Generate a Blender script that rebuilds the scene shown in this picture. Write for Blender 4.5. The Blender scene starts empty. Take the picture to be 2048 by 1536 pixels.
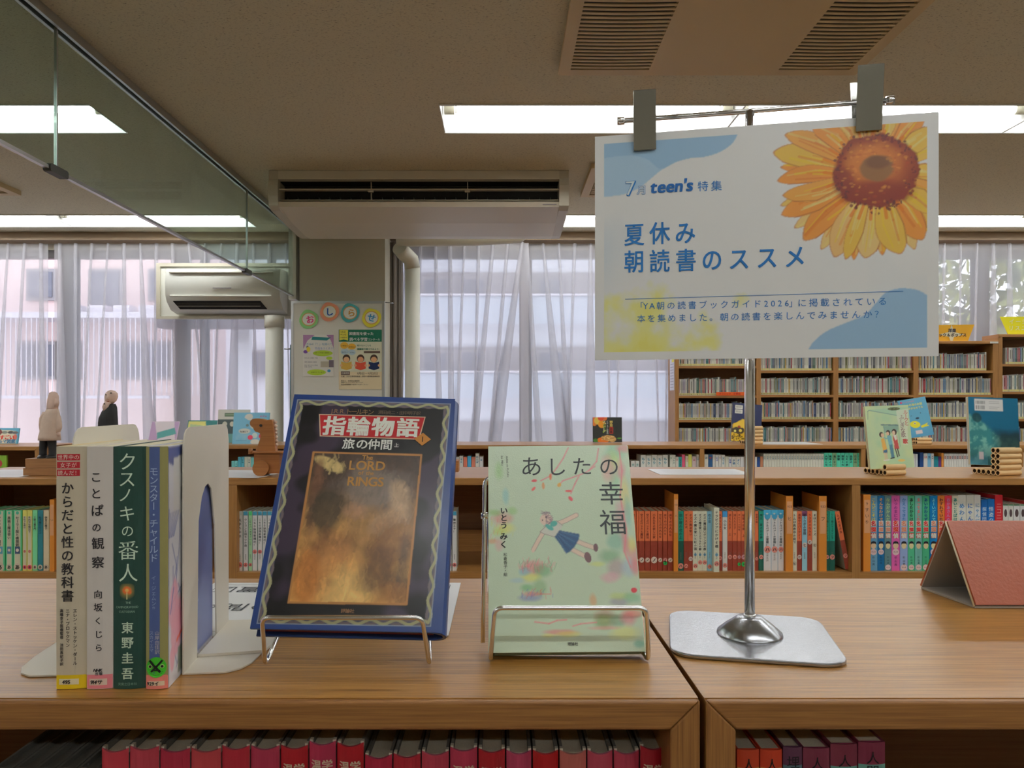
import bpy, math, random
import numpy as np
from mathutils import Vector, Matrix, noise as mnoise

random.seed(7)
SC = bpy.context.scene
COL = SC.collection
EYE = 1.418            # camera height; the low bookcases are 1.20 m tall
FOC = 1537.0           # focal length in pixels of a 2048 px wide frame

# ------------------------------------------------------------------ camera, world, exposure
cd = bpy.data.cameras.new('camera'); cam = bpy.data.objects.new('camera', cd); COL.objects.link(cam)
cd.sensor_width = 36.0; cd.lens = 36.0 * FOC / 2048
cd.shift_x = 20 / 2048; cd.shift_y = 44 / 2048
cd.clip_start = 0.02; cd.clip_end = 200
cam.location = (0, 0, EYE); cam.rotation_euler = (math.pi / 2, 0, 0)
SC.camera = cam
SC.view_settings.view_transform = 'Standard'; SC.view_settings.look = 'None'
SC.view_settings.gamma = 1.0; SC.view_settings.use_curve_mapping = False
SC.view_settings.exposure = 0.25
SKY = 2.4
TUBE = 30.0
w = bpy.data.worlds.new('sky'); SC.world = w; w.use_nodes = True
wn = w.node_tree.nodes; wl = w.node_tree.links
bg = wn['Background']; bg.inputs['Strength'].default_value = SKY
bg.inputs['Color'].default_value = (0.90, 0.90, 1.0, 1)
SC.cycles.use_denoising = True
SC.cycles.max_bounces = 10; SC.cycles.transparent_max_bounces = 24
SC.cycles.sample_clamp_indirect = 6.0
SC.cycles.caustics_reflective = False; SC.cycles.caustics_refractive = False


def PX(px, py, d):
    """photo pixel + real distance from the camera plane -> point in metres"""
    return Vector(((px - 1004) / FOC * d, d, EYE + (812 - py) / FOC * d))


def lin(c):
    return tuple(((v / 255) / 12.92 if v / 255 <= 0.04045 else ((v / 255 + 0.055) / 1.055) ** 2.4) for v in c[:3])


def C(r, g=None, b=None, k=1.2):
    if g is None: r, g, b = r
    return tuple(min(0.88, v * k) for v in lin((r, g, b)))


# ------------------------------------------------------------------ materials
def nodes(name):
    m = bpy.data.materials.new(name); m.use_nodes = True
    return m, m.node_tree.nodes, m.node_tree.links, m.node_tree.nodes['Principled BSDF']


def plain(name, col, rough=0.5, metal=0.0, spec=0.5, bump=0.0, bscale=200, coat=0.0, var=0.0):
    m, n, l, p = nodes(name)
    p.inputs['Base Color'].default_value = (*col, 1); p.inputs['Roughness'].default_value = rough
    p.inputs['Metallic'].default_value = metal; p.inputs['Specular IOR Level'].default_value = spec
    p.inputs['Coat Weight'].default_value = coat
    if bump or var:
        tc = n.new('ShaderNodeTexCoord'); nz = n.new('ShaderNodeTexNoise'); nz.inputs['Scale'].default_value = bscale
        nz.inputs['Detail'].default_value = 4
        l.new(tc.outputs['Object'], nz.inputs['Vector'])
        if bump:
            b = n.new('ShaderNodeBump'); b.inputs['Strength'].default_value = bump; b.inputs['Distance'].default_value = 0.002
            l.new(nz.outputs['Fac'], b.inputs['Height']); l.new(b.outputs['Normal'], p.inputs['Normal'])
        if var:
            mx = n.new('ShaderNodeMixRGB'); mx.inputs[1].default_value = (*[c * (1 - var) for c in col], 1)
            mx.inputs[2].default_value = (*[min(1, c * (1 + var)) for c in col], 1)
            l.new(nz.outputs['Fac'], mx.inputs[0]); l.new(mx.outputs[0], p.inputs['Base Color'])
    return m


def printed(name, rough, spec=0.5, bump=0.0, bscale=400, coat=0.0):
    """ink on paper or board: colour comes from the mesh's print colours"""
    m, n, l, p = nodes(name)
    a = n.new('ShaderNodeAttribute'); a.attribute_name = 'Col'
    l.new(a.outputs['Color'], p.inputs['Base Color'])
    p.inputs['Roughness'].default_value = rough; p.inputs['Specular IOR Level'].default_value = spec
    p.inputs['Coat Weight'].default_value = coat; p.inputs['Coat Roughness'].default_value = 0.15
    if bump:
        tc = n.new('ShaderNodeTexCoord'); nz = n.new('ShaderNodeTexNoise'); nz.inputs['Scale'].default_value = bscale
        b = n.new('ShaderNodeBump'); b.inputs['Strength'].default_value = bump; b.inputs['Distance'].default_value = 0.001
        l.new(tc.outputs['Object'], nz.inputs['Vector']); l.new(nz.outputs['Fac'], b.inputs['Height'])
        l.new(b.outputs['Normal'], p.inputs['Normal'])
    return m


def wood(name, c1, c2, axis='X', rough=0.35, coat=0.3, gs=1.0, bump=0.15):
    """oak veneer: fine grain streaks along one axis, slow tone drift"""
    m, n, l, p = nodes(name)
    tc = n.new('ShaderNodeTexCoord'); mp = n.new('ShaderNodeMapping')
    s = {'X': (7, 330, 330), 'Z': (330, 330, 7), 'Y': (330, 7, 330)}[axis]
    mp.inputs['Scale'].default_value = [v * gs for v in s]
    l.new(tc.outputs['Object'], mp.inputs['Vector'])
    nz = n.new('ShaderNodeTexNoise'); nz.inputs['Scale'].default_value = 1.6; nz.inputs['Detail'].default_value = 5
    nz.inputs['Roughness'].default_value = 0.6; nz.inputs['Distortion'].default_value = 0.1
    l.new(mp.outputs['Vector'], nz.inputs['Vector'])
    big = n.new('ShaderNodeTexNoise'); big.inputs['Scale'].default_value = 2.2; big.inputs['Detail'].default_value = 2
    l.new(tc.outputs['Object'], big.inputs['Vector'])
    cr = n.new('ShaderNodeValToRGB'); cr.color_ramp.elements[0].position = 0.3; cr.color_ramp.elements[1].position = 0.62
    cr.color_ramp.elements[0].color = (*c1, 1); cr.color_ramp.elements[1].color = (*c2, 1)
    l.new(nz.outputs['Fac'], cr.inputs['Fac'])
    mx = n.new('ShaderNodeMixRGB'); mx.blend_type = 'MULTIPLY'; mx.inputs[0].default_value = 1.0
    rp = n.new('ShaderNodeMapRange'); rp.inputs[3].default_value = 0.82; rp.inputs[4].default_value = 1.15
    l.new(big.outputs['Fac'], rp.inputs[0]); l.new(cr.outputs['Color'], mx.inputs[1]); l.new(rp.outputs[0], mx.inputs[2])
    l.new(mx.outputs[0], p.inputs['Base Color'])
    p.inputs['Roughness'].default_value = rough; p.inputs['Coat Weight'].default_value = coat
    p.inputs['Coat Roughness'].default_value = 0.22
    b = n.new('ShaderNodeBump'); b.inputs['Strength'].default_value = bump; b.inputs['Distance'].default_value = 0.001
    l.new(nz.outputs['Fac'], b.inputs['Height']); l.new(b.outputs['Normal'], p.inputs['Normal'])
    l.new(b.outputs['Normal'], p.inputs['Coat Normal'])
    return m


def thin_glass(name, tint, rough=0.02, film=0.0):
    m = bpy.data.materials.new(name); m.use_nodes = True
    n = m.node_tree.nodes; l = m.node_tree.links; n.remove(n['Principled BSDF'])
    out = n['Material Output']
    tr = n.new('ShaderNodeBsdfTransparent'); tr.inputs['Color'].default_value = (*tint, 1)
    gl = n.new('ShaderNodeBsdfGlossy'); gl.inputs['Roughness'].default_value = rough
    lw = n.new('ShaderNodeLayerWeight'); lw.inputs['Blend'].default_value = 0.5
    pw = n.new('ShaderNodeMath'); pw.operation = 'POWER'; pw.inputs[1].default_value = 5; l.new(lw.outputs['Facing'], pw.inputs[0])
    fr = n.new('ShaderNodeMath'); fr.operation = 'MULTIPLY_ADD'; fr.inputs[1].default_value = 0.5; fr.inputs[2].default_value = 0.03; l.new(pw.outputs[0], fr.inputs[0])
    mx = n.new('ShaderNodeMixShader'); l.new(fr.outputs[0], mx.inputs[0]); l.new(tr.outputs[0], mx.inputs[1]); l.new(gl.outputs[0], mx.inputs[2])
    last = mx
    if film:
        df = n.new('ShaderNodeBsdfDiffuse'); df.inputs['Color'].default_value = (0.75, 0.8, 0.78, 1)
        nz = n.new('ShaderNodeTexNoise'); nz.inputs['Scale'].default_value = 3.0; nz.inputs['Detail'].default_value = 6
        tc = n.new('ShaderNodeTexCoord'); l.new(tc.outputs['Object'], nz.inputs['Vector'])
        mr = n.new('ShaderNodeMapRange'); mr.inputs[1].default_value = 0.35; mr.inputs[2].default_value = 0.75
        mr.inputs[3].default_value = film * 0.4; mr.inputs[4].default_value = film * 1.6
        l.new(nz.outputs['Fac'], mr.inputs[0])
        m2 = n.new('ShaderNodeMixShader'); l.new(mr.outputs[0], m2.inputs[0]); l.new(mx.outputs[0], m2.inputs[1]); l.new(df.outputs[0], m2.inputs[2])
        last = m2
    l.new(last.outputs[0], out.inputs['Surface'])
    return m


def sheer(name, col, see):
    m = bpy.data.materials.new(name); m.use_nodes = True
    n = m.node_tree.nodes; l = m.node_tree.links; n.remove(n['Principled BSDF'])
    tr = n.new('ShaderNodeBsdfTransparent'); tr.inputs['Color'].default_value = (1, 1, 1, 1)
    df = n.new('ShaderNodeBsdfDiffuse'); df.inputs['Color'].default_value = (*col, 1)
    tl = n.new('ShaderNodeBsdfTranslucent'); tl.inputs['Color'].default_value = (*col, 1)
    a = n.new('ShaderNodeMixShader'); a.inputs[0].default_value = 0.5
    l.new(df.outputs[0], a.inputs[1]); l.new(tl.outputs[0], a.inputs[2])
    b = n.new('ShaderNodeMixShader'); b.inputs[0].default_value = 1 - see
    l.new(tr.outputs[0], b.inputs[1]); l.new(a.outputs[0], b.inputs[2]); l.new(b.outputs[0], n['Material Output'].inputs['Surface'])
    return m


def emit(name, col, s):
    m = bpy.data.materials.new(name); m.use_nodes = True
    n = m.node_tree.nodes; l = m.node_tree.links; n.remove(n['Principled BSDF'])
    e = n.new('ShaderNodeEmission'); e.inputs['Color'].default_value = (*col, 1); e.inputs['Strength'].default_value = s
    l.new(e.outputs[0], n['Material Output'].inputs['Surface'])
    return m


OAK1, OAK2 = lin((132, 87, 34)), lin((186, 134, 66))
M = dict(
    oak=wood('oak_top', OAK1, OAK2, 'X', 0.34, 0.2, 1.0, 0.35),
    oak_edge_shaded=wood('oak_edge_shaded', lin((122, 78, 34)), lin((156, 106, 52)), 'X', 0.5, 0.1, 1.0),  # same oak as the top; the front face's shade is put into the colour
    oak_side=wood('oak_upright', lin((122, 78, 34)), lin((156, 106, 52)), 'Z', 0.5, 0.1, 1.0),
    oak_far=wood('oak_far', lin((150, 102, 48)), lin((174, 124, 66)), 'X', 0.4, 0.25, 0.6, 0.08),
    oak_far_side=wood('oak_far_upright', lin((146, 100, 48)), lin((172, 122, 64)), 'Z', 0.5, 0.1, 0.6, 0.08),
    oak_back=wood('oak_back', lin((128, 84, 48)), lin((146, 100, 60)), 'X', 0.6, 0.0, 0.5, 0.05),
    toy=wood('toy_wood', lin((150, 92, 42)), lin((168, 108, 54)), 'X', 0.5, 0.1, 0.6, 0.05),
    block=wood('block_wood', lin((138, 94, 54)), lin((166, 118, 72)), 'X', 0.55, 0.0, 0.8, 0.05),
    paper=printed('paper_print', 0.55, 0.4), cover=printed('cover_print', 0.33, 0.5),
    gloss=printed('laminated_print', 0.34, 0.45, 0.05, 90, 0.1), lam=printed('film_laminate', 0.35, 0.5, 0.02, 30, 0.15),
    crackle=printed('embossed_film', 0.30, 0.6, 0.12, 900, 0.2),
    pages=plain('page_block', C(206, 198, 172), 0.8, var=0.08, bscale=900),
    oldpages=plain('old_page_block', C(214, 206, 184), 0.85, var=0.15, bscale=900),
    chrome=plain('chrome', (0.86, 0.86, 0.87), 0.16, 1.0),
    steel=plain('brushed_steel', (0.42, 0.43, 0.46), 0.26, 1.0, bump=0.05, bscale=300),
    clip=plain('clip_steel', (0.40, 0.40, 0.38), 0.2, 1.0),
    cream_metal=plain('cream_enamel', C(205, 198, 184), 0.42, 0, 0.5),
    ac=plain('ac_plastic', C(206, 200, 184), 0.5), ac2=plain('ac_plastic_pale', C(222, 222, 214), 0.4),
    acband=plain('ac_plastic_edge', C(190, 184, 168), 0.5),
    cassette=plain('cassette_plastic', lin((212, 190, 146)), 0.6),
    dark=plain('dark_cavity', (0.012, 0.011, 0.010), 0.7), black=plain('black_metal', (0.02, 0.02, 0.02), 0.4),
    pipe=plain('pipe_cover', C(214, 213, 202), 0.5),
    wall=plain('plaster', lin((196, 190, 172)), 0.85, bump=0.3, bscale=120),
    floor=plain('carpet', lin((120, 108, 96)), 0.95, bump=0.3, bscale=500),
    alu=plain('aluminium', (0.55, 0.56, 0.56), 0.35, 0.9), frame=plain('window_aluminium', lin((78, 74, 74)), 0.45, 0.5),
    rail=plain('curtain_box', lin((150, 128, 104)), 0.6), tubecap=plain('tube_socket', C(215, 212, 190), 0.5),
    trough=plain('fixture_enamel', (0.85, 0.85, 0.83), 0.4),
    glass=thin_glass('smoke_screen_glass', (0.80, 0.88, 0.84), 0.03, 0.05), pane=thin_glass('window_glass', (0.93, 0.96, 0.96)),
    sheer=sheer('sheer_voile', (0.86, 0.85, 0.90), 0.50), drape=plain('grey_drape', lin((136, 128, 122)), 0.9, bump=0.2, bscale=300),
    tube=emit('fluorescent', (0.975, 1.0, 0.985), TUBE),
    leather=plain('brown_leather', lin((164, 74, 34)), 0.34, 0, 0.5, 0.15, 260, 0.1), leather_in=plain('stand_lining', C(150, 142, 134), 0.7),
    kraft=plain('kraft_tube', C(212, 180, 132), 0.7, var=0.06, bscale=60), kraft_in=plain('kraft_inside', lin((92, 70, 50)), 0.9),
    orange=plain('orange_plastic', lin((226, 142, 52)), 0.45), whiteboard=plain('whiteboard', C(214, 214, 204), 0.15, 0, 0.6, 0.5, 22, 0.4),
    green=plain('green_edge', lin((20, 92, 84)), 0.5), film=plain('laminated_sheet', C(222, 222, 226), 0.22, 0, 0.6, coat=0.5),
    coat=plain('carved_coat', C(208, 186, 170), 0.75, var=0.08, bscale=90), hood=plain('carved_hood', C(218, 190, 176), 0.7, var=0.06, bscale=90),
    ink=plain('black_ink', (0.012, 0.012, 0.014), 0.6), greycover=plain('grey_cloth', lin((120, 118, 110)), 0.8, bump=0.2, bscale=400),
    pinkwall=plain('pink_render', lin((220, 194, 192)), 0.9, bump=0.1, bscale=20), whitewall=plain('white_render', lin((228, 228, 238)), 0.9),
    greywall=plain('grey_concrete', lin((150, 144, 148)), 0.9), winext=plain('far_window', lin((104, 104, 118)), 0.4), railext=plain('far_railing', lin((204, 198, 208)), 0.6),
    balcony=plain('far_balcony_glass', lin((178, 184, 198)), 0.5), ground=plain('asphalt', lin((150, 148, 150)), 0.9),
    beam=plain('painted_beam', lin((84, 78, 84)), 0.6), bark=plain('bark', lin((88, 72, 58)), 0.9), clip_dark=plain('grey_clip', lin((70, 72, 66)), 0.5),
)
m_, n_, l_, p_ = nodes('ceiling_board')
tc = n_.new('ShaderNodeTexCoord'); mp = n_.new('ShaderNodeMapping'); mp.inputs['Scale'].default_value = (34, 84, 1)
l_.new(tc.outputs['Object'], mp.inputs['Vector'])
nz = n_.new('ShaderNodeTexNoise'); nz.inputs['Scale'].default_value = 2.6; nz.inputs['Detail'].default_value = 7; nz.inputs['Roughness'].default_value = 0.72
l_.new(mp.outputs['Vector'], nz.inputs['Vector'])
cr = n_.new('ShaderNodeValToRGB'); e = cr.color_ramp.elements
e[0].position = 0.33; e[0].color = (*lin((108, 98, 80)), 1); e[1].position = 0.44; e[1].color = (*lin((222, 216, 192)), 1)
l_.new(nz.outputs['Fac'], cr.inputs['Fac']); l_.new(cr.outputs['Color'], p_.inputs['Base Color']); p_.inputs['Roughness'].default_value = 0.95
M['ceiling'] = m_
m_, n_, l_, p_ = nodes('leaves')
oi = n_.new('ShaderNodeTexNoise'); oi.inputs['Scale'].default_value = 1.4; tc = n_.new('ShaderNodeTexCoord'); l_.new(tc.outputs['Object'], oi.inputs['Vector'])
cr = n_.new('ShaderNodeValToRGB'); cr.color_ramp.elements[0].color = (*lin((70, 92, 60)), 1); cr.color_ramp.elements[1].color = (*lin((206, 208, 120)), 1)
cr.color_ramp.elements[0].position = 0.42; cr.color_ramp.elements[1].position = 0.62
l_.new(oi.outputs['Fac'], cr.inputs['Fac']); l_.new(cr.outputs['Color'], p_.inputs['Base Color'])
M['leaves'] = m_


# ------------------------------------------------------------------ mesh builder
class MB:
    def __init__(s, col=(0.6, 0.6, 0.6)):
        s.v = []; s.f = []; s.c = []; s.sm = []; s.col = col

    def face(s, pts, col=None, smooth=False):
        i = len(s.v); s.v.extend([tuple(p) for p in pts]); s.f.append(tuple(range(i, i + len(pts))))
        s.c.append(col or s.col); s.sm.append(smooth); return s

    def box(s, x0, x1, y0, y1, z0, z1, col=None):
        i = len(s.v)
        s.v += [(x0, y0, z0), (x1, y0, z0), (x1, y1, z0), (x0, y1, z0), (x0, y0, z1), (x1, y0, z1), (x1, y1, z1), (x0, y1, z1)]
        for f in ((0, 3, 2, 1), (4, 5, 6, 7), (0, 1, 5, 4), (1, 2, 6, 5), (2, 3, 7, 6), (3, 0, 4, 7)):
            s.f.append(tuple(i + k for k in f)); s.c.append(col or s.col); s.sm.append(False)
        return s

    def bbox_bevel(s, x0, x1, y0, y1, z0, z1, b, col=None, seg=2):
        """box whose edges along X are rounded (cross-section in YZ)"""
        pts = []
        for cy, cz, a0 in ((y1 - b, z1 - b, 0), (y0 + b, z1 - b, 90), (y0 + b, z0 + b, 180), (y1 - b, z0 + b, 270)):
            for k in range(seg + 1):
                a = math.radians(a0 + 90 * k / seg); pts.append((cy + b * math.cos(a), cz + b * math.sin(a)))
        return s.prism([(x0, y, z) for y, z in pts], (x1 - x0, 0, 0), col)

    def prism(s, poly, d, col=None, smooth=False):
        n = len(poly); i = len(s.v); d = Vector(d)
        s.v += [tuple(p) for p in poly] + [tuple(Vector(p) + d) for p in poly]
        s.f += [tuple(i + k for k in range(n))[::-1], tuple(i + n + k for k in range(n))]
        s.c += [col or s.col] * 2; s.sm += [False, False]
        for k in range(n):
            j = (k + 1) % n
            s.f.append((i + k, i + j, i + n + j, i + n + k)); s.c.append(col or s.col); s.sm.append(smooth)
        return s

    def tube(s, path, r, n=10, col=None, closed=False, caps=True):
        P = [Vector(p) for p in path]; m = len(P); i0 = len(s.v); up = None
        for k, p in enumerate(P):
            if closed: t = (P[(k + 1) % m] - P[k - 1]).normalized()
            else: t = ((P[min(k + 1, m - 1)] - P[max(k - 1, 0)])).normalized()
            if up is None:
                up = t.orthogonal().normalized()
            up = (up - t * up.dot(t)).normalized(); sd = t.cross(up)
            rr = r[k] if isinstance(r, (list, tuple)) else r
            for a in range(n):
                an = 2 * math.pi * a / n; s.v.append(tuple(p + up * (rr * math.cos(an)) + sd * (rr * math.sin(an))))
        for k in range(m if closed else m - 1):
            for a in range(n):
                b = (a + 1) % n; k2 = (k + 1) % m
                s.f.append((i0 + k * n + a, i0 + k * n + b, i0 + k2 * n + b, i0 + k2 * n + a)); s.c.append(col or s.col); s.sm.append(True)
        if caps and not closed:
            s.f.append(tuple(i0 + a for a in range(n))[::-1]); s.f.append(tuple(i0 + (m - 1) * n + a for a in range(n)))
            s.c += [col or s.col] * 2; s.sm += [False, False]
        return s

    def lathe(s, prof, cx=0, cy=0, n=28, col=None, cap=True):
        i0 = len(s.v)
        for r, z in prof:
            for a in range(n):
                an = 2 * math.pi * a / n; s.v.append((cx + r * math.cos(an), cy + r * math.sin(an), z))
        for k in range(len(prof) - 1):
            for a in range(n):
                b = (a + 1) % n
                s.f.append((i0 + k * n + a, i0 + k * n + b, i0 + (k + 1) * n + b, i0 + (k + 1) * n + a)); s.c.append(col or s.col); s.sm.append(True)
        if cap:
            s.f.append(tuple(i0 + a for a in range(n))[::-1]); s.f.append(tuple(i0 + (len(prof) - 1) * n + a for a in range(n)))
            s.c += [col or s.col] * 2; s.sm += [False, False]
        return s

    def build(s, name, mat, parent=None, mw=None):
        me = bpy.data.meshes.new(name); me.from_pydata(s.v, [], s.f)
        me.polygons.foreach_set('use_smooth', s.sm)
        cols = np.repeat(np.array([(*c[:3], 1.0) for c in s.c], dtype=np.float32), [len(f) for f in s.f], axis=0)
        a = me.color_attributes.new('Col', 'FLOAT_COLOR', 'CORNER'); a.data.foreach_set('color', cols.ravel())
        me.materials.append(mat); me.update()
        o = bpy.data.objects.new(name, me); COL.objects.link(o)
        if parent is not None: o.parent = parent
        if mw is not None: o.matrix_world = mw
        return o


def tag(o, label, cat, group=None, kind=None):
    o['label'] = label; o['category'] = cat
    if group: o['group'] = group
    if kind: o['kind'] = kind
    return o


def struct(o):
    o['kind'] = 'structure'; return o


def root(name, label, cat, loc=(0, 0, 0), rz=0.0, group=None, mw=None):
    o = bpy.data.objects.new(name, None); COL.objects.link(o); o.empty_display_size = 0.05
    if mw is not None: o.matrix_world = mw
    else: o.location = loc; o.rotation_euler = (0, 0, rz)
    return tag(o, label, cat, group)


ONES = ['', 'first', 'second', 'third', 'fourth', 'fifth', 'sixth', 'seventh', 'eighth', 'ninth', 'tenth', 'eleventh', 'twelfth', 'thirteenth',
        'fourteenth', 'fifteenth', 'sixteenth', 'seventeenth', 'eighteenth', 'nineteenth']
TENS = ['', '', 'twent', 'thirt', 'fort', 'fift', 'sixt', 'sevent']


def nth(k):
    if k < 20: return ONES[k]
    return TENS[k // 10] + ('ieth' if k % 10 == 0 else 'y-' + ONES[k % 10])


# ------------------------------------------------------------------ lettering from the built-in font
GL = {}


def glyph(ch, res=2, bold=0.0):
    key = (ch, res, bold)
    if key not in GL:
        c = bpy.data.curves.new('g', 'FONT'); c.body = ch; c.resolution_u = res; c.offset = bold
        o = bpy.data.objects.new('g', c); COL.objects.link(o)
        dg = bpy.context.evaluated_depsgraph_get(); dg.update(); m = o.evaluated_get(dg).to_mesh()
        v = np.array([q.co[:2] for q in m.vertices]) if len(m.vertices) else np.zeros((0, 2))
        f = [tuple(p.vertices) for p in m.polygons]
        o.evaluated_get(dg).to_mesh_clear(); bpy.data.objects.remove(o); bpy.data.curves.remove(c)
        GL[key] = (v, f)
    return GL[key]


def put_glyph(mb, ch, fn, cx, cy, size, col, res=2, bold=0.0, rot=0.0, sx=1.0, shear=0.0):
    """centre a glyph's em cell on (cx,cy) of a surface; fn maps surface (u,v) to 3-D"""
    if bold > 0.012:      # heavier strokes: the same glyph struck again a hair to each side
        d_ = bold * size
        p0, pu, pv = (Vector(fn(cx, cy)), Vector(fn(cx + size * .1, cy)), Vector(fn(cx, cy + size * .1))); nn = (pu - p0).cross(pv - p0).normalized()
        for i_, (ax, ay) in enumerate(((-d_, -d_ * .6), (d_, d_ * .6), (-d_, d_ * .6), (d_, -d_ * .6))):
            f2 = (lambda k_: (lambda u, v: tuple(Vector(fn(u, v)) + nn * k_)))(i_ * 5e-5)
            put_glyph(mb, ch, f2, cx + ax, cy + ay, size, col, res, 0.0, rot, sx, shear)
        return
    v, f = glyph(ch, res, 0.0)
    if not len(v): return
    wd = ord(ch) < 256
    ox = (v[:, 0].min() + v[:, 0].max()) / 2 if wd else 0.5
    q = v - np.array([ox, 0.36 if wd else 0.38])
    q = np.stack([q[:, 0] * sx + q[:, 1] * shear, q[:, 1]], 1) * size
    ca, sa = math.cos(rot), math.sin(rot)
    q = np.stack([q[:, 0] * ca - q[:, 1] * sa + cx, q[:, 0] * sa + q[:, 1] * ca + cy], 1)
    i = len(mb.v); mb.v += [tuple(fn(a, b)) for a, b in q]
    for p in f:
        mb.f.append(tuple(i + k for k in p)); mb.c.append(col); mb.sm.append(False)


def text_h(mb, s, fn, x, y, size, col, sp=1.0, res=2, bold=0.0, rot=0.0, shear=0.0, sx=1.0):
    """horizontal line starting at x, centred on y"""
    ca, sa = math.cos(rot), math.sin(rot); t = 0
    for ch in s:
        if ch == ' ': t += size * 0.35 * sp; continue
        if ord(ch) < 256:
            v, _ = glyph(ch, res); wch = (v[:, 0].max() - v[:, 0].min() + 0.09) * size * sx
        else: wch = size * sp * sx
        put_glyph(mb, ch, fn, x + ca * (t + wch / 2), y + sa * (t + wch / 2), size, col, res, bold, rot, sx, shear); t += wch
    return t


def text_v(mb, s, fn, x, y, size, col, sp=1.0, res=2, bold=0.0, sx=1.0):
    """vertical column: x centre, y top"""
    for k, ch in enumerate(s):
        if ch == ' ': continue
        put_glyph(mb, ch, fn, x, y - (k + 0.5) * size * sp, size, col, res, bold, -math.pi / 2 if ch in 'ー～' else 0, sx)


def patch(mb, fn, pts, col):
    mb.face([fn(a, b) for a, b in pts], col)


def rect(mb, fn, x0, y0, x1, y1, col, nx=1):
    for k in range(nx):
        a = x0 + (x1 - x0) * k / nx; b = x0 + (x1 - x0) * (k + 1) / nx
        mb.face([fn(a, y0), fn(b, y0), fn(b, y1), fn(a, y1)], col)


def disc(mb, fn, cx, cy, rx, ry, col, n=18, rot=0):
    ca, sa = math.cos(rot), math.sin(rot); P = []
    for k in range(n):
        a = 2 * math.pi * k / n; u, v = rx * math.cos(a), ry * math.sin(a); P.append(fn(cx + u * ca - v * sa, cy + u * sa + v * ca))
    mb.face(P, col)


def stroke(mb, fn, pts, wd, col):
    for (x0, y0), (x1, y1) in zip(pts[:-1], pts[1:]):
        L = math.hypot(x1 - x0, y1 - y0) or 1; nx, ny = -(y1 - y0) / L * wd / 2, (x1 - x0) / L * wd / 2
        mb.face([fn(x0 - nx, y0 - ny), fn(x1 - nx, y1 - ny), fn(x1 + nx, y1 + ny), fn(x0 + nx, y0 + ny)], col)


def homog(src, dst):
    A = []; b = []
    for (x, y), (u, v) in zip(src, dst):
        A.append([x, y, 1, 0, 0, 0, -u * x, -u * y]); b.append(u)
        A.append([0, 0, 0, x, y, 1, -v * x, -v * y]); b.append(v)
    h = np.linalg.solve(np.array(A, float), np.array(b, float)); H = np.append(h, 1).reshape(3, 3)

    def f(x, y):
        p = H @ np.array([x, y, 1.0]); return p[0] / p[2], p[1] / p[2]
    return f


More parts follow.
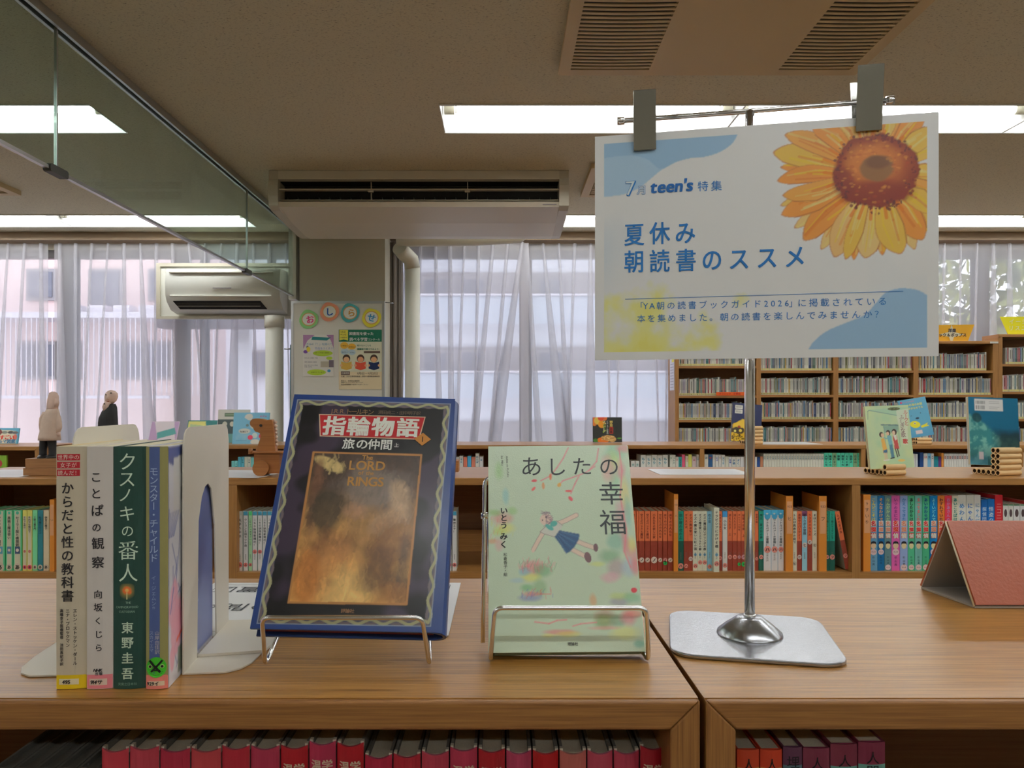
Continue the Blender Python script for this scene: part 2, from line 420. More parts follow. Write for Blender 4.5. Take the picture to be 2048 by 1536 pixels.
# ------------------------------------------------------------------ flat print painter (numpy) -> finely divided sheet with print colours
class Art:
    def __init__(s, w, h, nx, base):
        s.w, s.h = w, h; s.nx = nx; s.ny = int(round(nx * h / w))
        s.X, s.Y = np.meshgrid(np.linspace(0, w, s.nx + 1), np.linspace(0, h, s.ny + 1))
        s.a = np.empty(s.X.shape + (3,)); s.a[:] = base; s.e = w / nx
        r = np.random.RandomState(int(nx * 7 + w * 1000) % 9999); s.r = r

    def nz(s, sc, oct=3):
        out = np.zeros_like(s.X); amp = 1; tot = 0
        for _ in range(oct):
            n = max(2, int(s.w / sc) + 2); m = max(2, int(s.h / sc) + 2); g = s.r.rand(m + 1, n + 1)
            fx = s.X / s.w * (n - 1); fy = s.Y / s.h * (m - 1); ix = fx.astype(int); iy = fy.astype(int); dx = fx - ix; dy = fy - iy
            dx = dx * dx * (3 - 2 * dx); dy = dy * dy * (3 - 2 * dy)
            out += amp * ((g[iy, ix] * (1 - dx) + g[iy, ix + 1] * dx) * (1 - dy) + (g[iy + 1, ix] * (1 - dx) + g[iy + 1, ix + 1] * dx) * dy)
            tot += amp; amp *= 0.5; sc /= 2
        return out / tot

    def mix(s, mask, col):
        mask = np.clip(mask, 0, 1)[..., None]; s.a = s.a * (1 - mask) + np.array(col) * mask

    def ell(s, cx, cy, rx, ry, col, al=1.0, soft=0.15, rot=0, nz=None):
        ca, sa = math.cos(rot), math.sin(rot); u = ((s.X - cx) * ca + (s.Y - cy) * sa) / rx; v = (-(s.X - cx) * sa + (s.Y - cy) * ca) / ry
        d = np.sqrt(u * u + v * v)
        if nz is not None: d = d + (nz - 0.5) * 0.9
        s.mix(np.clip((1 - d) / soft + 0.5, 0, 1) * al, col)

    def poly(s, pts, col, al=1.0, clip=None):
        inside = np.zeros(s.X.shape, bool); n = len(pts)
        for k in range(n):
            x1, y1 = pts[k]; x2, y2 = pts[(k + 1) % n]
            if y1 == y2: continue
            c = ((y1 > s.Y) != (y2 > s.Y)) & (s.X < (x2 - x1) * (s.Y - y1) / (y2 - y1) + x1); inside ^= c
        m = inside.astype(float); q = np.pad(m, 1, mode='edge')
        m = (q[:-2, 1:-1] + q[2:, 1:-1] + q[1:-1, :-2] + q[1:-1, 2:] + 2 * m) / 6 * al
        if clip is not None: m = m * clip
        s.mix(m, col)

    def line(s, pts, wd, col, al=1.0, clip=None):
        for (x0, y0), (x1, y1) in zip(pts[:-1], pts[1:]):
            dx, dy = x1 - x0, y1 - y0; L2 = dx * dx + dy * dy or 1e-12
            t = np.clip(((s.X - x0) * dx + (s.Y - y0) * dy) / L2, 0, 1)
            d = np.hypot(s.X - x0 - t * dx, s.Y - y0 - t * dy); m = np.clip((wd / 2 - d) / s.e + 0.5, 0, 1) * al
            if clip is not None: m = m * clip
            s.mix(m, col)

    def sheet(s, name, mat, parent, fn):
        N = s.nx + 1; MM = s.ny + 1
        v = np.array([fn(a, b) for a, b in zip(s.X.ravel(), s.Y.ravel())]) if not getattr(fn, 'flat', None) else fn.flat(s.X.ravel(), s.Y.ravel())
        i = (np.arange(s.ny)[:, None] * N + np.arange(s.nx)[None, :]).ravel()
        f = np.stack([i, i + 1, i + N + 1, i + N], 1)
        me = bpy.data.meshes.new(name); me.vertices.add(len(v)); me.vertices.foreach_set('co', v.astype(np.float32).ravel())
        me.loops.add(f.size); me.loops.foreach_set('vertex_index', f.astype(np.int32).ravel())
        me.polygons.add(len(f)); me.polygons.foreach_set('loop_start', np.arange(0, f.size, 4, dtype=np.int32)); me.polygons.foreach_set('loop_total', np.full(len(f), 4, np.int32))
        me.update(calc_edges=True); me.validate()
        c = np.concatenate([np.clip(s.a, 0, 0.95).reshape(-1, 3), np.ones((len(v), 1))], 1).astype(np.float32)
        a = me.color_attributes.new('Col', 'FLOAT_COLOR', 'POINT'); a.data.foreach_set('color', c.ravel())
        me.materials.append(mat); o = bpy.data.objects.new(name, me); COL.objects.link(o); o.parent = parent
        return o


def plane_fn(O, R, U, off):
    O = np.array(O, float); R = np.array(R, float); U = np.array(U, float); N = np.cross(R, U); O = O + N * off

    def f(a, b): return tuple(O + R * a + U * b)
    f.flat = lambda X, Y: O[None] + X[:, None] * R[None] + Y[:, None] * U[None]
    return f


# ------------------------------------------------------------------ the setting
CEIL = EYE + 1.36
YW = 6.15
ROWS = [3.46, 5.46, 1.46, -0.54, -2.54]
X0, X1, Y0 = -7.0, 7.0, -4.0
FXL, FXR = -1.86, -0.285
floor = struct(MB().box(X0, X1, Y0, YW + 0.25, -0.1, 0).build('floor', M['floor']))
cb = MB(); y = Y0
for r in sorted(ROWS):
    cb.box(X0, X1, y, r, CEIL, CEIL + 0.12); cb.box(FXL, FXR, r, r + 0.36, CEIL, CEIL + 0.12); y = r + 0.36
cb.box(X0, X1, y, YW + 0.25, CEIL, CEIL + 0.12); cb.box(X0, X1, Y0, YW + 0.25, CEIL + 0.12, CEIL + 0.2)
struct(cb.build('ceiling', M['ceiling']))
struct(MB().box(X0 - 0.15, X0, Y0, YW, 0, CEIL).build('wall_left', M['wall']))
struct(MB().box(X1, X1 + 0.15, Y0, YW, 0, CEIL).build('wall_right', M['wall']))
struct(MB().box(X0, X1, Y0 - 0.15, Y0, 0, CEIL).build('wall_back', M['wall']))
ww = MB().box(X0, X1, YW, YW + 0.2, 0, 0.75).box(X0, X1, YW, YW + 0.2, EYE + 1.25, CEIL)
struct(ww.build('wall_front', M['wall']))
pil = MB().box(-1.515, -0.875, 5.75, YW + 0.1, 0, CEIL)
struct(pil.build('wall_pillar', M['wall']))
struct(MB().box(-1.60, -1.545, 5.76, 5.94, EYE + 0.80, CEIL).build('trim_1', M['pipe']))


def window(name, xa, xb, mull):
    r = bpy.data.objects.new(name, None); COL.objects.link(r); struct(r)
    z0, z1 = 0.75, EYE + 1.25
    e = MB().box(xa, xb, YW + 0.02, YW + 0.10, z1 - 0.06, z1).box(xa, xb, YW + 0.02, YW + 0.10, z0, z0 + 0.05)
    e.box(xa, xa + 0.05, YW + 0.02, YW + 0.1, z0 + 0.05, z1 - 0.06).box(xb - 0.05, xb, YW + 0.02, YW + 0.1, z0 + 0.05, z1 - 0.06)
    e.build('window_frame', M['frame'], r)
    for m, wd in mull: MB().box(m - wd / 2, m + wd / 2, YW + 0.02, YW + 0.1, z0 + 0.05, z1 - 0.06).build('mullion', M['frame'], r)
    xs = [xa + 0.05] + [v for m, wd in sorted(mull) for v in (m - wd / 2, m + wd / 2)] + [xb - 0.05]
    for a, b in zip(xs[::2], xs[1::2]): MB().box(a, b, YW + 0.055, YW + 0.061, z0 + 0.05, z1 - 0.06).build('pane', M['pane'], r)


window('window_1', X0, -1.5, [(-5.2, 0.09), (-3.485, 0.115), (-2.58, 0.10), (-2.40, 0.05), (-1.86, 0.05)])
window('window_2', -0.9, X1, [(0.19, 0.10), (1.42, 0.10), (2.62, 0.1), (3.86, 0.11), (5.2, 0.1)])
struct(MB().box(X0, -1.515, 6.00, 6.15, CEIL - 0.062, CEIL - 0.001).box(-0.875, X1, 6.00, 6.15, CEIL - 0.062, CEIL - 0.001).build('trim_2', M['rail']))


def curtain(name, label, xa, xb, y, seed, slant, gather=()):
    """sheer voile with pinch pleats: at each pleat the cloth folds back over itself"""
    rnd = random.Random(seed); z1, z0 = EYE + 1.285, 0.35; NZ = 16
    n = int(round((xb - xa) / 0.132)); pl = [xa + 0.05 + k * (xb - xa - 0.1) / n for k in range(n + 1)]
    par = []
    for p in pl:
        g = sum(a * math.exp(-((p - c) / s) ** 2) * (1 if p < c else -1) for c, s, a in gather)
        par.append((p, rnd.uniform(-1, 1) * slant + g, rnd.uniform(0.008, 0.016), rnd.choice([0.006, 0.010, 0.018, 0.03, 0.055]), rnd.uniform(0.2, 1.0)))
    rows = []
    for j in range(NZ + 1):
        t = j / NZ; z = z1 + (z0 - z1) * t; row = [(xa, y, z)]
        for p, sl, w0, w1, ph in par:
            bow = math.sin(t * 3.1 * ph) * 0.018 * t
            c = p + sl * t + bow; wd = w0 + (w1 - w0) * min(1, t * 1.3)
            row += [(c - wd - 0.012, y, z), (c + wd, y - 0.016, z), (c, y - 0.030, z), (c - wd, y - 0.014, z), (c + wd + 0.012, y + 0.004, z)]
        row.append((xb, y, z)); rows.append(row)
    mb = MB(); W = len(rows[0])
    for r in rows: mb.v += r
    for j in range(NZ):
        for k in range(W - 1):
            a = j * W + k; mb.f.append((a, a + 1, a + W + 1, a + W)); mb.c.append((0.8, 0.8, 0.8)); mb.sm.append(True)
    return tag(mb.build(name, M['sheer']), label, 'curtain')


curtain('sheer_curtain', 'sheer white pleated curtain at the far left, left of the bright gap', -6.9, -3.59, 6.08, 3, 0.13, [(-3.6, 0.3, -0.1)])
curtain('sheer_curtain', 'sheer white pleated curtain between the bright gap and the pillar', -3.542, -1.53, 6.08, 5, 0.10, [(-3.1, 0.2, -0.08), (-2.4, .3, .12)])
curtain('sheer_curtain', 'sheer white pleated curtain just right of the white pipe', -0.80, 0.21, 6.05, 8, 0.15, [(0.2, 0.35, -0.22)])
curtain('sheer_curtain', 'sheer white pleated curtain hanging half behind the sunflower poster', 0.15, 2.0, 6.09, 11, 0.15, [(0.16, 0.35, -0.14)])
curtain('sheer_curtain', 'sheer curtain above the disc shelving, right of the sunflower poster', 2.02, 6.9, 6.08, 14, 0.06)
dr = MB()
for k in range(7):
    xx = -0.865 + k * 0.013; pth = [(xx, 6.02 + 0.02 * math.sin(k * 2.0), z) for z in (0.4, 1.2, 2.0, CEIL - 0.08)]
    dr.tube(pth, 0.013, 8)
tag(dr.build('grey_drape', M['drape']), 'grey heavy drape drawn together in the corner beside the pillar', 'curtain')

# ------------------------------------------------------------------ outside
ext = MB().box(-30, 30, YW + 0.3, 60, -6.2, -6.0); struct(ext.build('ground', M['ground']))
PB = root('apartment_building', 'pale pink apartment building seen through the curtains at the left', 'building', (0, 0, 0))
MB().box(-20, -5.75, 14.0, 22, -6, 14).build('wall', M['pinkwall'], PB)


def extwin(parent, px0, py0, px1, py1, d, mat='winext', nm='window', th=0.05, inset=0.0):
    a = PX(px0, py0, d); b = PX(px1, py1, d)
    fr = MB().box(a.x - 0.06, b.x + 0.06, d - th, d, b.z - 0.06, a.z + 0.06).build(nm, M['greywall'], parent)
    MB().box(a.x, (a.x + b.x) / 2 - 0.02, d - th - 0.02, d - th, b.z, a.z).box((a.x + b.x) / 2 + 0.02, b.x, d - th - 0.02, d - th, b.z, a.z).build('pane', M[mat], fr)


for q in ((62, 545, 108, 595), (186, 545, 241, 622), (305, 545, 335, 595), (40, 690, 110, 752), (120, 690, 158, 752), (232, 690, 340, 752), (-60, 545, -10, 595)):
    extwin(PB, *q, 14.0)
a = PX(-80, 628, 13.6); b = PX(358, 628, 13.6)
MB().box(a.x, b.x, 13.3, 14.0, a.z - 0.1, a.z).build('ledge', M['railext'], PB)
MB().box(a.x, b.x, 13.2, 13.26, a.z - 1.5, a.z - 1.45).build('ledge', M['railext'], PB)
rl = MB()
for k in range(52): rl.box(a.x + k * 0.09, a.x + k * 0.09 + 0.012, 13.3, 13.32, a.z - 1.45, a.z - 0.1)
rl.build('railing', M['railext'], PB)['kind'] = 'stuff'
for k in range(5):
    c = PX(150 + k * 50, 620, 13.5); MB().bbox_bevel(c.x - 0.16, c.x + 0.12, 13.4, 13.7, c.z - 0.1, c.z + 0.08, 0.05).build('outdoor_unit', M['railext'], PB)
WB = root('apartment_building', 'white apartment block with grey balcony bands behind the middle window', 'building')
MB().box(-6.9, 7.2, 16.0, 24, -6, 14).build('wall', M['whitewall'], WB)
for py0, py1 in ((545, 600), (694, 748), (843, 905), (400, 450)):
    a = PX(470, py0, 15.9); b = PX(1500, py1, 15.9)
    MB().box(-4.3, 7.0, 15.86, 16.0, b.z, a.z).build('recess_band', M['greywall'], WB)
    if py0 != 843:
        c = PX(0, py1 + 49, 15.4); MB().box(-4.3, 7.0, 15.3, 15.36, c.z, b.z).build('balcony_front', M['balcony'], WB)
        MB().box(-4.3, 7.0, 15.26, 15.40, b.z, b.z + 0.04).build('balcony_rail', M['railext'], WB)
for py0 in (560, 706):
    for px0 in (500, 850, 925, 1080, 1190, 1330):
        extwin(WB, px0, py0, px0 + 42, py0 + 40, 15.86)
GB = root('pergola_frame', 'dark grey steel beams seen through the curtain under the small wall unit', 'frame')
a = PX(365, 655, 8.0)
MB().box(-3.6, -2.0, 8.0, 8.2, a.z, a.z + 0.10).build('beam', M['beam'], GB)
MB().box(-3.6, -2.0, 8.4, 8.6, a.z + 0.22, a.z + 0.34).build('beam', M['beam'], GB)
MB().box(-2.86, -2.70, 8.2, 8.3, -6, a.z + 0.1).build('post', M['whitewall'], GB)
TR = root('leafy_tree', 'leafy green tree outside the window at the right, above the shelving', 'tree', (6.2, 9.5, -6))
MB().tube([(0, 0, 0), (0.1, 0, 5), (0, 0.1, 8.6)], [0.2, 0.15, 0.05]).build('trunk', M['bark'], TR)
lv = MB(); rr = random.Random(4)
for k in range(6500):
    th = rr.uniform(0, 6.28); rad = rr.random() ** 0.5 * 3.2; zz = rr.uniform(6.5, 10.6)
    c = Vector((rad * math.cos(th), 0.6 * rad * math.sin(th), zz)); s_ = rr.uniform(0.06, 0.15)
    u = Vector((rr.uniform(-1, 1), rr.uniform(-1, 1), rr.uniform(-1, 1))).normalized() * s_; v_ = u.orthogonal().normalized() * s_ * 0.6
    lv.face([c - u, c + v_, c + u, c - v_])
o = lv.build('foliage', M['leaves'], TR); o['kind'] = 'stuff'

# ------------------------------------------------------------------ ceiling fixtures
where = {3.46: 'nearer row', 5.46: 'farther row, beside the curtains', 1.46: 'row overhead', -0.54: 'row behind the camera', -2.54: 'rearmost row'}
for r in ROWS:
    for side, xs in (('left', [FXL - k * 1.385 for k in range(1, 5)]), ('right', [FXR + k * 1.385 for k in range(0, 5)])):
        if r < 1: xs = xs[:3]
        for k, xa in enumerate(xs):
            xb = xa + 1.385
            if xa < X0: continue
            t = root('fluorescent_fixture', f'recessed fluorescent ceiling light, {nth(k + 1)} from the gap on the {side}, {where[r]}', 'ceiling light', (xa, r, CEIL), 0, 'fluorescent ceiling lights')
            e = MB(); L = 1.385
            e.box(0, L, 0, 0.008, -0.006, 0.10).box(0, L, 0.352, 0.36, -0.006, 0.10).box(0, L, 0.008, 0.352, 0.092, 0.10)
            e.box(0, 0.004, 0.008, 0.352, -0.004, 0.092).box(L - 0.004, L, 0.008, 0.352, -0.004, 0.092)
            e.build('housing', M['trough'], t)
            MB().tube([(0.075, 0.18, 0.045), (L - 0.075, 0.18, 0.045)], 0.017, 12).build('fluorescent_tube', M['tube'], t)
            for q in (0.012, L - 0.06): MB().tube([(q, 0.18, 0.045), (q + 0.048, 0.18, 0.045)], 0.024, 14).build('lamp_socket', M['tubecap'], t)

# ------------------------------------------------------------------ smoke screen glass
SX = -1.57
gz1, gz0 = CEIL - 0.02, EYE + 0.82
t = root('glass_smoke_screen', 'hanging glass smoke screen running back along the ceiling at the left', 'glass screen', (SX, 0, 0))
seams = [0.65, 2.705, 4.73, 5.88]
for a, b in zip([-1.4] + seams[:-1], seams):
    MB().box(-0.004, 0.004, a + 0.004, b - 0.004, gz0 + 0.012, gz1).build('glass_pane', M['glass'], t)
MB().box(-0.022, -0.010, -1.4, 5.95, CEIL - 0.035, CEIL - 0.0005).box(0.010, 0.022, -1.4, 5.95, CEIL - 0.035, CEIL - 0.0005).build('top_channel', M['alu'], t)
MB().box(-0.0095, 0.0095, -1.4, 5.95, CEIL - 0.012, CEIL - 0.0005).build('gasket', M['black'], t)
MB().box(-0.008, 0.008, -1.4, 5.88, gz0, gz0 + 0.012).build('bottom_channel', M['alu'], t)
for s_ in seams[:-1]:
    MB().box(-0.0055, 0.0055, s_ - 0.0035, s_ + 0.0035, gz0 + 0.012, gz1).build('seam_strip', M['alu'], t)
    MB().bbox_bevel(-0.014, 0.014, s_ - 0.055, s_ + 0.055, gz0 - 0.008, gz0 + 0.02, 0.008).build('clamp', M['clip_dark'], t)

# ------------------------------------------------------------------ ceiling air conditioners and vents
t = root('ceiling_air_conditioner', 'long cream ceiling-hung air conditioner in front of the pillar', 'air conditioner', (-1.345, 4.43, CEIL))
L = 1.73
prof = [(0.0, -0.002), (0.0, -0.052), (0.012, -0.060), (0.014, -0.175), (0.0, -0.182), (0.02, -0.205), (0.30, -0.232), (0.62, -0.244), (0.74, -0.235), (0.78, -0.10), (0.78, -0.002)]


def side(x0, dx): return [(x0, y, z) for y, z in prof[:2] + [(-0.012, -0.09), (-0.012, -0.15), (0.0, -0.205), (0.05, -0.222)] + prof[6:]]


top = [(0.055, y, z) for y, z in prof[:2] + [(0.05, -0.055), (0.05, -0.002)]]
MB().prism(top, (L - 0.11, 0, 0)).build('top_cover', M['ac'], t)
bot = [(0.055, y, z) for y, z in [(0.0, -0.182), (0.02, -0.208), (0.30, -0.236), (0.62, -0.246), (0.74, -0.236), (0.78, -0.10), (0.78, -0.002), (0.16, -0.002), (0.16, -0.17), (0.04, -0.176)]]
MB().prism(bot, (L - 0.11, 0, 0)).build('lower_cover', M['ac'], t)
MB().box(0.056, L - 0.056, 0.13, 0.158, -0.17, -0.06).box(0.056, L - 0.056, 0.04, 0.13, -0.058, -0.0555).box(0.056, L - 0.056, 0.045, 0.13, -0.1755, -0.1700).build('outlet', M['dark'], t)
for x in (0, L - 0.055): MB().prism(side(x, 1), (0.055, 0, 0)).build('end_cap', M['acband'], t)
MB().bbox_bevel(0.057, L - 0.057, 0.008, 0.05, -0.110, -0.104, 0.0028).build('louver', M['ac'], t)
MB().bbox_bevel(0.057, L - 0.057, 0.012, 0.05, -0.171, -0.167, 0.0018).build('louver', M['acband'], t)
for x in (0.585, 1.145): MB().box(x - 0.002, x + 0.002, 0.03, 0.05, -0.16, -0.06).box(x - 0.015, x + 0.015, 0.014, 0.03, -0.122, -0.112).build('louver_bracket', M['acband'], t)
MB().box(L - 0.15, L - 0.07, 0.008, 0.012, -0.198, -0.194).build('badge', M['greywall'], t)
for k in range(26): MB().box(0.08 + k * 0.062, 0.0815 + k * 0.062, 0.09, 0.128, -0.168, -0.13).build('fin', M['black'], t)

t = root('ceiling_cassette', 'tan ceiling cassette with two louvred grilles above the sunflower poster', 'air conditioner', (0.225, 1.90, CEIL))
Wc, Dc = 1.19, 1.18
bd = MB(); zb = -0.035
for x0, x1 in ((0.0, 0.045), (0.355, 0.865), (1.145, Wc)): bd.box(x0, x1, 0.05, Dc - 0.05, zb, zb + 0.02)
bd.box(0, Wc, 0, 0.05, zb, zb + 0.02).box(0, Wc, Dc - 0.05, Dc, zb, zb + 0.02)
bd.build('front_panel', M['cassette'], t)
MB().box(0.01, Wc - 0.01, 0.01, Dc - 0.01, zb + 0.021, -0.0005).build('frame', M['cassette'], t)
for gx in (0.045, 0.865):
    wd = 0.31 if gx < 0.5 else 0.28
    MB().box(gx, gx + wd, 0.05, Dc - 0.05, zb + 0.016, zb + 0.0205).build('grille_backing', M['dark'], t)
    for k in range(39):
        yy = 0.055 + k * 0.0276
        s_ = MB(); n = 6; sg = lambda u: 0.005 * math.sin(math.pi * (u - gx) / wd)
        for q in range(n):
            xa = gx + wd * q / n; xb_ = gx + wd * (q + 1) / n; ga, gb_ = sg(xa), sg(xb_)
            s_.face([(xa, yy + ga, zb + 0.001), (xb_, yy + gb_, zb + 0.001), (xb_, yy + 0.013 + gb_, zb + 0.001), (xa, yy + 0.013 + ga, zb + 0.001)])
            s_.face([(xa, yy + ga, zb + 0.001), (xb_, yy + gb_, zb + 0.001), (xb_, yy + gb_, zb + 0.005), (xa, yy + ga, zb + 0.005)])
            s_.face([(xa, yy + 0.013 + ga, zb + 0.001), (xb_, yy + 0.013 + gb_, zb + 0.001), (xb_, yy + 0.013 + gb_, zb + 0.005), (xa, yy + 0.013 + ga, zb + 0.005)])
        s_.build('grille_slat', M['cassette'], t)


def vent(x0, x1, y0, y1, label):
    t = root('ceiling_vent', label, 'vent', (x0, y0, CEIL))
    W, D = x1 - x0, y1 - y0
    MB().box(0, W, 0, 0.05, -0.03, -0.0005).box(0, W, D - 0.05, D, -0.03, -0.0005).box(0, 0.05, 0.05, D - 0.05, -0.03, -0.0005).box(W - 0.05, W, 0.05, D - 0.05, -0.03, -0.0005).build('frame', M['cassette'], t)
    MB().box(0.05, W - 0.05, 0.05, D - 0.05, -0.012, -0.0005).build('backing', M['dark'], t)
    n = int((D - 0.12) / 0.03)
    for k in range(n): MB().box(0.055, W - 0.055, 0.062 + k * 0.03, 0.076 + k * 0.03, -0.028, -0.014).build('grille_slat', M['cassette'], t)


vent(0.50, 1.1, 4.30, 4.90, 'small slatted ceiling vent peeking out left of the sunflower poster')
vent(-3.65, -3.04, 4.3, 4.86, 'small slatted ceiling vent at the left edge of the picture')

# wall unit on a white panel
PA = root('wall_air_conditioner', 'small cream wall air conditioner on a white window panel left of pillar', 'air conditioner', (0, 0, 0))
a = PX(314, 527, 6.0); b = PX(583, 638, 6.0)
MB().box(a.x, b.x, 6.0, 6.03, b.z, a.z).build('mounting_panel', M['ac2'], PA)
MB().box(a.x - 0.0, b.x, 5.985, 6.0, a.z - 0.025, a.z).box(a.x, a.x + 0.03, 5.985, 6.0, b.z + 0.02, a.z - 0.025).box(a.x, b.x, 5.985, 6.0, b.z, b.z + 0.02).build('panel_rim', M['acband'], PA)
a = PX(331, 537, 5.78); b = PX(560, 617, 5.78); H = a.z - b.z
pr = [(5.985, a.z + 0.01), (5.80, a.z), (5.785, a.z - 0.02), (5.77, a.z - 0.11), (5.775, b.z + 0.10), (5.80, b.z + 0.055), (5.87, b.z + 0.0), (5.985, b.z - 0.02)]
MB().prism([(a.x, y, z) for y, z in pr][::-1], (b.x - a.x, 0, 0), None, True).build('body', M['ac2'], PA)
MB().prism([(a.x + 0.05, 5.806, b.z + 0.062), (a.x + 0.05, 5.79, b.z + 0.058), (a.x + 0.08, 5.85, b.z + 0.003), (a.x + 0.08, 5.87, b.z + 0.012)], (0.66, 0, 0)).build('outlet', M['dark'], PA)
for q in (0.042, 0.026): MB().box(a.x + 0.07, a.x + 0.70, 5.795 + (0.06 - q) * 0.9, 5.815 + (0.06 - q) * 0.9, b.z + q - 0.004, b.z + q).build('louver', M['acband'], PA)
MB().bbox_bevel(a.x + 0.04, b.x - 0.06, 5.758, 5.775, b.z + 0.085, b.z + 0.10, 0.006).build('lip', M['ac2'], PA)
MB().bbox_bevel(a.x + 0.03, b.x - 0.05, 5.770, 5.785, a.z - 0.034, a.z - 0.028, 0.002).build('seam', M['acband'], PA)
MB().box(a.x + 0.36, a.x + 0.50, 5.764, 5.770, a.z - 0.152, a.z - 0.146).build('badge', M['greywall'], PA)


def ppx(label, px, d, w, z1, z0, extra=None):
    c = PX(px, 500, d)
    t = root('pipe_cover', label, 'pipe', (c.x, d, 0))
    MB().tube([(0, 0, z0), (0, 0, z1)], w / 2, 20).build('straight_duct', M['pipe'], t)
    return t


t = ppx('white round pipe running down from the small wall air conditioner', 549, 5.84, 0.135, PX(0, 640, 5.84).z, 0.001)
MB().tube([(0, 0, PX(0, 640, 5.84).z - 0.06), (0, 0, PX(0, 640, 5.84).z + 0.03)], 0.075, 20).build('collar', M['pipe'], t)
t = ppx('white round pipe bending down from the long ceiling air conditioner', 825, 5.6, 0.108, PX(0, 535, 5.6).z, 0.001)
zt = PX(0, 476, 5.4).z
MB().tube([(0, 0, PX(0, 537, 5.6).z), (-0.01, -0.01, PX(0, 520, 5.6).z), (-0.06, -0.05, PX(0, 505, 5.55).z), (-0.08, -0.1, PX(0, 495, 5.5).z)], 0.057, 18).build('elbow', M['pipe'], t)
MB().tube([(-0.09, -0.16, zt), (0.0, -0.165, zt - 0.004), (0.45, -0.17, zt), (0.78, -0.2, zt + 0.01), (0.86, -0.25, zt + 0.045)], [0.045, 0.05, 0.05, 0.045, 0.02], 16).build('horizontal_duct', M['pipe'], t)

# ------------------------------------------------------------------ whiteboard on the pillar with notices
d = 5.66
a = PX(582, 602, d); b = PX(769, 602, d); zb = 0.9
t = root('notice_whiteboard', 'white framed notice board in plastic film standing against the pillar', 'whiteboard', (a.x, d, 0))
Wb = b.x - a.x; zt = a.z
MB().box(0.015, Wb - 0.015, 0.004, 0.02, zb, zt - 0.015).build('board', M['whiteboard'], t)
MB().box(0, Wb, 0, 0.025, zt - 0.018, zt).box(0, 0.018, 0, 0.025, zb, zt - 0.018).box(Wb - 0.018, Wb, 0, 0.025, zb, zt - 0.018).build('frame', M['alu'], t)
MB().box(-0.012, 0.0, 0.02, 0.055, zb - 0.02, zt - 0.32).build('backing_edge', M['green'], t)
MB().tube([(-0.06, 0.04, zt - 0.35), (0.0, 0.04, zt - 0.35)], 0.006, 8).build('hinge_bolt', M['steel'], t)
MB().tube([(Wb, 0.04, zt - 0.005), (Wb + 0.06, 0.05, zt - 0.01)], 0.004, 8).build('hinge_bolt', M['steel'], t)
BF = homog([(580, 590), (780, 590), (780, 790), (580, 790)], [(PX(580, 590, d).x, PX(0, 590, d).z), (PX(780, 590, d).x, PX(0, 590, d).z), (PX(780, 590, d).x, PX(0, 790, d).z), (PX(580, 590, d).x, PX(0, 790, d).z)])
K = 200 / 1536.


def zb_(x, y): return BF(580 + x * K, 590 + y * K)


def bfn(off): return lambda u, v: (u, d - off, v)


MMZ = K * d / FOC          # metres per zoom pixel on the board
for ch, cx, cy, ring, inkc, rt, lab in (('お', 290, 375, (140, 205, 130), (215, 70, 130), 0.35, 'green ringed paper plaque with pink hiragana, first on the whiteboard'),
                                        ('し', 610, 260, (235, 150, 120), (30, 90, 170), 0.0, 'salmon ringed paper plaque with blue hiragana, second on the whiteboard'),
                                        ('ら', 925, 275, (80, 170, 175), (200, 150, 70), 0.0, 'teal ringed paper plaque with ochre hiragana, third on the whiteboard'),
                                        ('せ', 1255, 350, (240, 215, 70), (60, 150, 200), -0.45, 'yellow ringed paper plaque with blue hiragana, rightmost on the whiteboard')):
    u, v = zb_(cx, cy); R_ = 145 * MMZ
    o = MB().prism([(u + R_ * (1 + 0.06 * math.sin(2 * q)) * math.cos(q), d - 0.006, v + R_ * (1 + 0.07 * math.cos(3 * q + rt)) * math.sin(q)) for q in [k * 0.2618 for k in range(24)]], (0, 0.0025, 0), C(ring)).build('letter_plaque', M['paper'])
    tag(o, lab, 'sign', 'letter plaques on the whiteboard')
    e = MB(); disc(e, bfn(0.0063), u, v, R_ * 0.74, R_ * 0.70, C(214, 160, 90)); disc(e, bfn(0.0066), u, v, R_ * 0.66, R_ * 0.62, C(218, 222, 214))
    e.build('inner_disc', M['paper'], o)
    e = MB(); put_glyph(e, ch, bfn(0.0069), u + 0.01 * (ch in 'おら'), v, 130 * MMZ, C(inkc), 2, 0.03, rt * 0.6); e.build('lettering', M['paper'], o)


def notice(name, label, x0, y0, x1, y1, base):
    u0, v0 = zb_(x0, y0); u1, v1 = zb_(x1, y1)
    o = MB().box(u0, u1, d - 0.002, d + 0.003, v1, v0, C(base)).build(name, M['gloss'])
    return tag(o, label, 'poster')


o = notice('contest_poster', 'cream poster with green heading and three reading children on the whiteboard', 750, 530, 1410, 1450, (226, 208, 172))
e = MB(); F1, F2, F3 = bfn(0.0024), bfn(0.0028), bfn(0.0032)


def zr(mb, fn, x0, y0, x1, y1, c): a_ = zb_(x0, y1); b_ = zb_(x1, y0); rect(mb, fn, a_[0], a_[1], b_[0], b_[1], C(c))
def zd(mb, fn, cx, cy, rx, ry, c): a_ = zb_(cx, cy); disc(mb, fn, a_[0], a_[1], rx * MMZ, ry * MMZ, C(c))
def zp(mb, fn, pts, c): patch(mb, fn, [zb_(*p) for p in pts], C(c))
def zt_(mb, fn, s, x, y, size, c, bold=0.0, sp=1.0): a_ = zb_(x, y); text_h(mb, s, fn, a_[0], a_[1], size * MMZ, C(c), sp, 1, bold)


